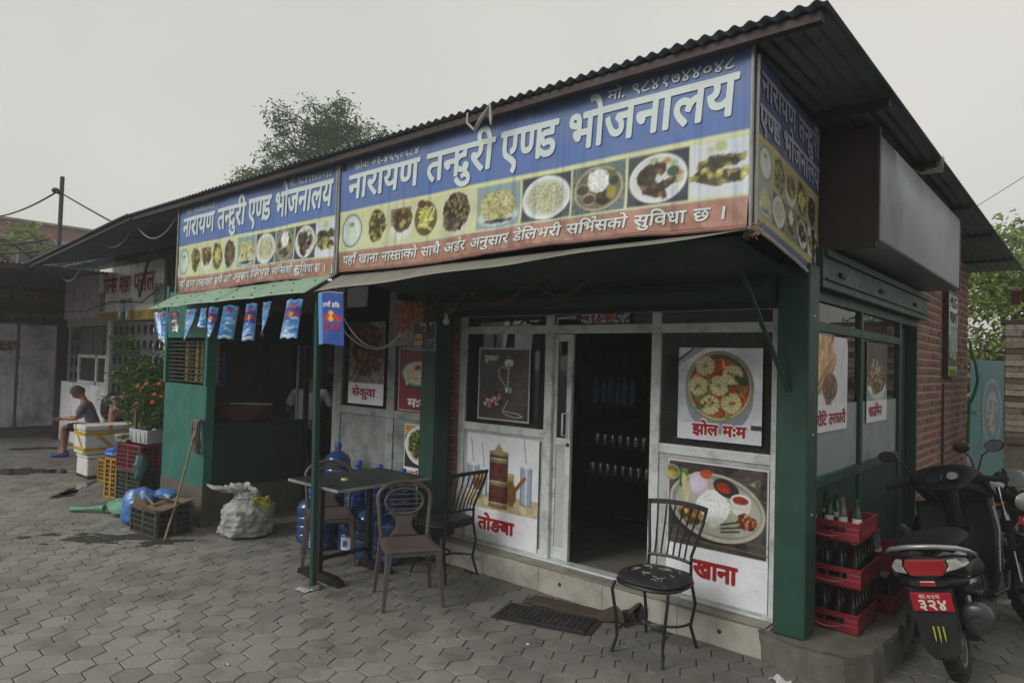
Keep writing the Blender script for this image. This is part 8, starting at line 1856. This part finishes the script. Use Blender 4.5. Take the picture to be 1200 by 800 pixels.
tree('dense leafy tree filling the gap beyond the teal gate', (-1.8, 17, 0), [(-2.6, 17, 2.6, 1.3), (-1.2, 17, 3.0, 1.3), (-1.9, 17.3, 3.9, 1.2), (-.4, 17, 3.4, 1.2), (-.9, 16.6, 2.0, 1.1), (-2.2, 16.6, 1.5, 1.0), (.5, 17, 2.6, 1.2), (-.2, 17.2, 4.3, .9)], M_leafr, 1900, .16, 14, sprd=.24)
tree('round topped tree farther off at the right edge', (-1.2, 27, 0), [(-1.6, 27, 5.6, 1.2), (-.6, 27, 6.2, 1.3), (.6, 27, 6.0, 1.3)], M_leafd, 600, .18, 15)
# ================================================================ RIGHT: GATE, STONE PILLAR, HOSE
gt = thing('teal_gate', 'teal sheet metal gate with a worn white oval emblem beyond the brick wall', 'gate', (-1.35, 13.4, 0))
M_teal = mat('teal_paint', '9acace', .5, .0, var=.08, vs=3, bump=.05, dirt=.3, dcol='6a8a86', ds=3)
b = B(); b.box(-1.66, -1.22, 13.4, 13.43, .08, 2.105); b.obj('leaf_panel', M_teal, gt, bevel=.003)
b = B(); b.box(-1.69, -1.66, 13.38, 13.45, 0, 2.11); b.box(-1.22, -1.19, 13.38, 13.45, 0, 2.11); b.obj('gate_frame', M_teal, gt)
P = Pic(.34, 1.0, 34, 90, '9acace'); t_ = np.arctan2((P.Y-.5)/.48, (P.X-.17)/.155); rr = np.hypot((P.Y-.5)/.48, (P.X-.17)/.155)
P.put(np.clip(1.4-np.abs(rr-.95)/.07, 0, 1)*(np.sin(t_*40) > -.3), 'f2f4f4'); m = np.clip((.72-rr)*6, 0, 1)*np.clip((fbm(P.X/.05, P.Y/.09, 4)-.38)*7, 0, 1); P.put(np.clip(m*1.3, 0, 1), 'efe6e6'); P.put(np.clip((fbm(P.X/.03, P.Y/.03, 7)-.62)*9, 0, 1)*m, '8a5a64')
P.sheet('emblem', lambda X, Y: (-1.53+X*.80, 13.394+0*X, .72+Y*1.12), M_poster, gt)
b = B(); b.box(-1.63, -1.60, 13.36, 13.4, 1.25, 1.29); b.obj('latch', M_sil, gt)
b = B(); b.tube(swag((-1.46, 11.5, 2.35), (-1.47, 11.7, 1.5), -.0)[:1]+[(-1.44, 11.5, 2.2), (-1.38, 11.5, 2.0), (-1.36, 11.5, 1.8), (-1.40, 11.5, 1.6), (-1.46, 11.5, 1.45), (-1.47, 11.5, .9)], .022, 8); tag(b.obj('garden_hose', mat('hose_green', '2f8a5a', .4, bump=0)), 'bright green hose bowed out at the far end of the brick wall', 'hose')
sp_ = thing('stone_pillar', 'gate pillar faced with stacked split stone at the right edge', 'pillar', (-.6, 10.6, 0))
b = B(); b.box(-.96, -.05, 10.42, 11.0, 0, 2.50); b.obj('core', M_mortar, sp_); M_st = brickmat(); M_st.name = 'split_stone'; q_ = M_st.node_tree.nodes['Color Ramp'].color_ramp.elements
for e_, c_ in zip(q_, ('8a6a54', 'e0d8c8', '7a5a48', 'd8c8b4')): e_.color = srgb(c_)+(1,)
for k in range(34):
    z = .02+.073*k; x = -.95; 
    while x < -.08:
        L_ = RNG.uniform(.14, .30); x1 = min(x+L_, -.04); b = B(); pr = RNG.uniform(.0, .05); b.box(x, x1-.004, 10.40-pr, 10.419, z, z+.066); 
        if z > 1.0: b.obj('stone', M_st, sp_, bevel=.003, seg=1)
        x = x1
b = B(); b.box(-1.0, 0, 10.38, 11.04, 2.50, 2.56); b.obj('cap', M_conc, sp_, bevel=.01)
tr_ = thing('tiled_cap', 'small red tiled roof edge above the stone pillar', 'roof', (-.5, 12, 3.0)); 
for k in range(7): b = B(); b.obox((-.98+.12*k, 12, 2.99+.03*(k % 2)), (.11, .4, .025), (rad(-25), 0, rad(4))); b.obj('tile', mat('clay_tile', '9a6a58', .85, var=.2, vs=9, bump=.3), tr_)
b = B(); b.box(-1.15, 3.0, 14.2, 14.35, 0, 1.4); tag(b.obj('boundary_wall', M_plas), 'low grey boundary wall beyond the gate', 'wall')
# ================================================================ ACROSS THE STREET (seen only mirrored in the glass)
for k, (x0, x1, h, c_, l_) in enumerate(((-16, -8.5, 5.5, 'a09a8c', 'cream house across the street, left one in the reflections'), (-8, -1, 4.2, '7f8a8c', 'grey shop across the street, middle one in the reflections'), (0, 8, 6.0, '8f7a6a', 'brown house across the street, right one in the reflections'))):
    g = thing('house', l_, 'building', ((x0+x1)/2, -13, 0)); b = B(); b.box(x0, x1, -16, -13, 0, h); b.obj('wall', mat('wall_'+c_, c_, .85, var=.08), g)
    b = B(); b.box(x0-.2, x1+.2, -16.2, -12.7, h, h+.15); b.obj('roof_slab', M_fc, g)
    for i in range(int((x1-x0)/1.8)):
        xx = x0+.5+1.8*i; b = B(); b.box(xx, xx+1.2, -13.0, -12.95, .2 if i % 2 else 1.0, 2.3); w_ = b.obj('shutter' if i % 2 else 'window', mat('far_glass', '2c3238') if i % 2 == 0 else mat('blue_shutter', '4a6a8c', .5), g)
tree('broad street tree behind the photographer', (3.5, -9, 0), [(3.5, -9, 4.6, 1.6), (2.2, -9.3, 4.0, 1.3), (5, -8.8, 4.2, 1.4)], M_leafr, 250, .2, 21)
# ================================================================ HAZE
hv = bpy.data.materials.new('haze_air'); hv.use_nodes = True; n = hv.node_tree.nodes; n.clear()
o_ = n.new('ShaderNodeOutputMaterial'); pv = n.new('ShaderNodeVolumePrincipled'); pv.inputs['Color'].default_value = (.86, .88, .90, 1); pv.inputs['Density'].default_value = .0045  # thin volume added to raise the darkest tones
hv.node_tree.links.new(pv.outputs[0], o_.inputs['Volume'])
b = B(); b.box(-160, 160, -160, 160, -1.0, 16.0); hz_ = b.obj('haze', hv); hz_['kind'] = 'stuff'; hz_['label'] = 'thin haze in the street air, added to lift the blacks'
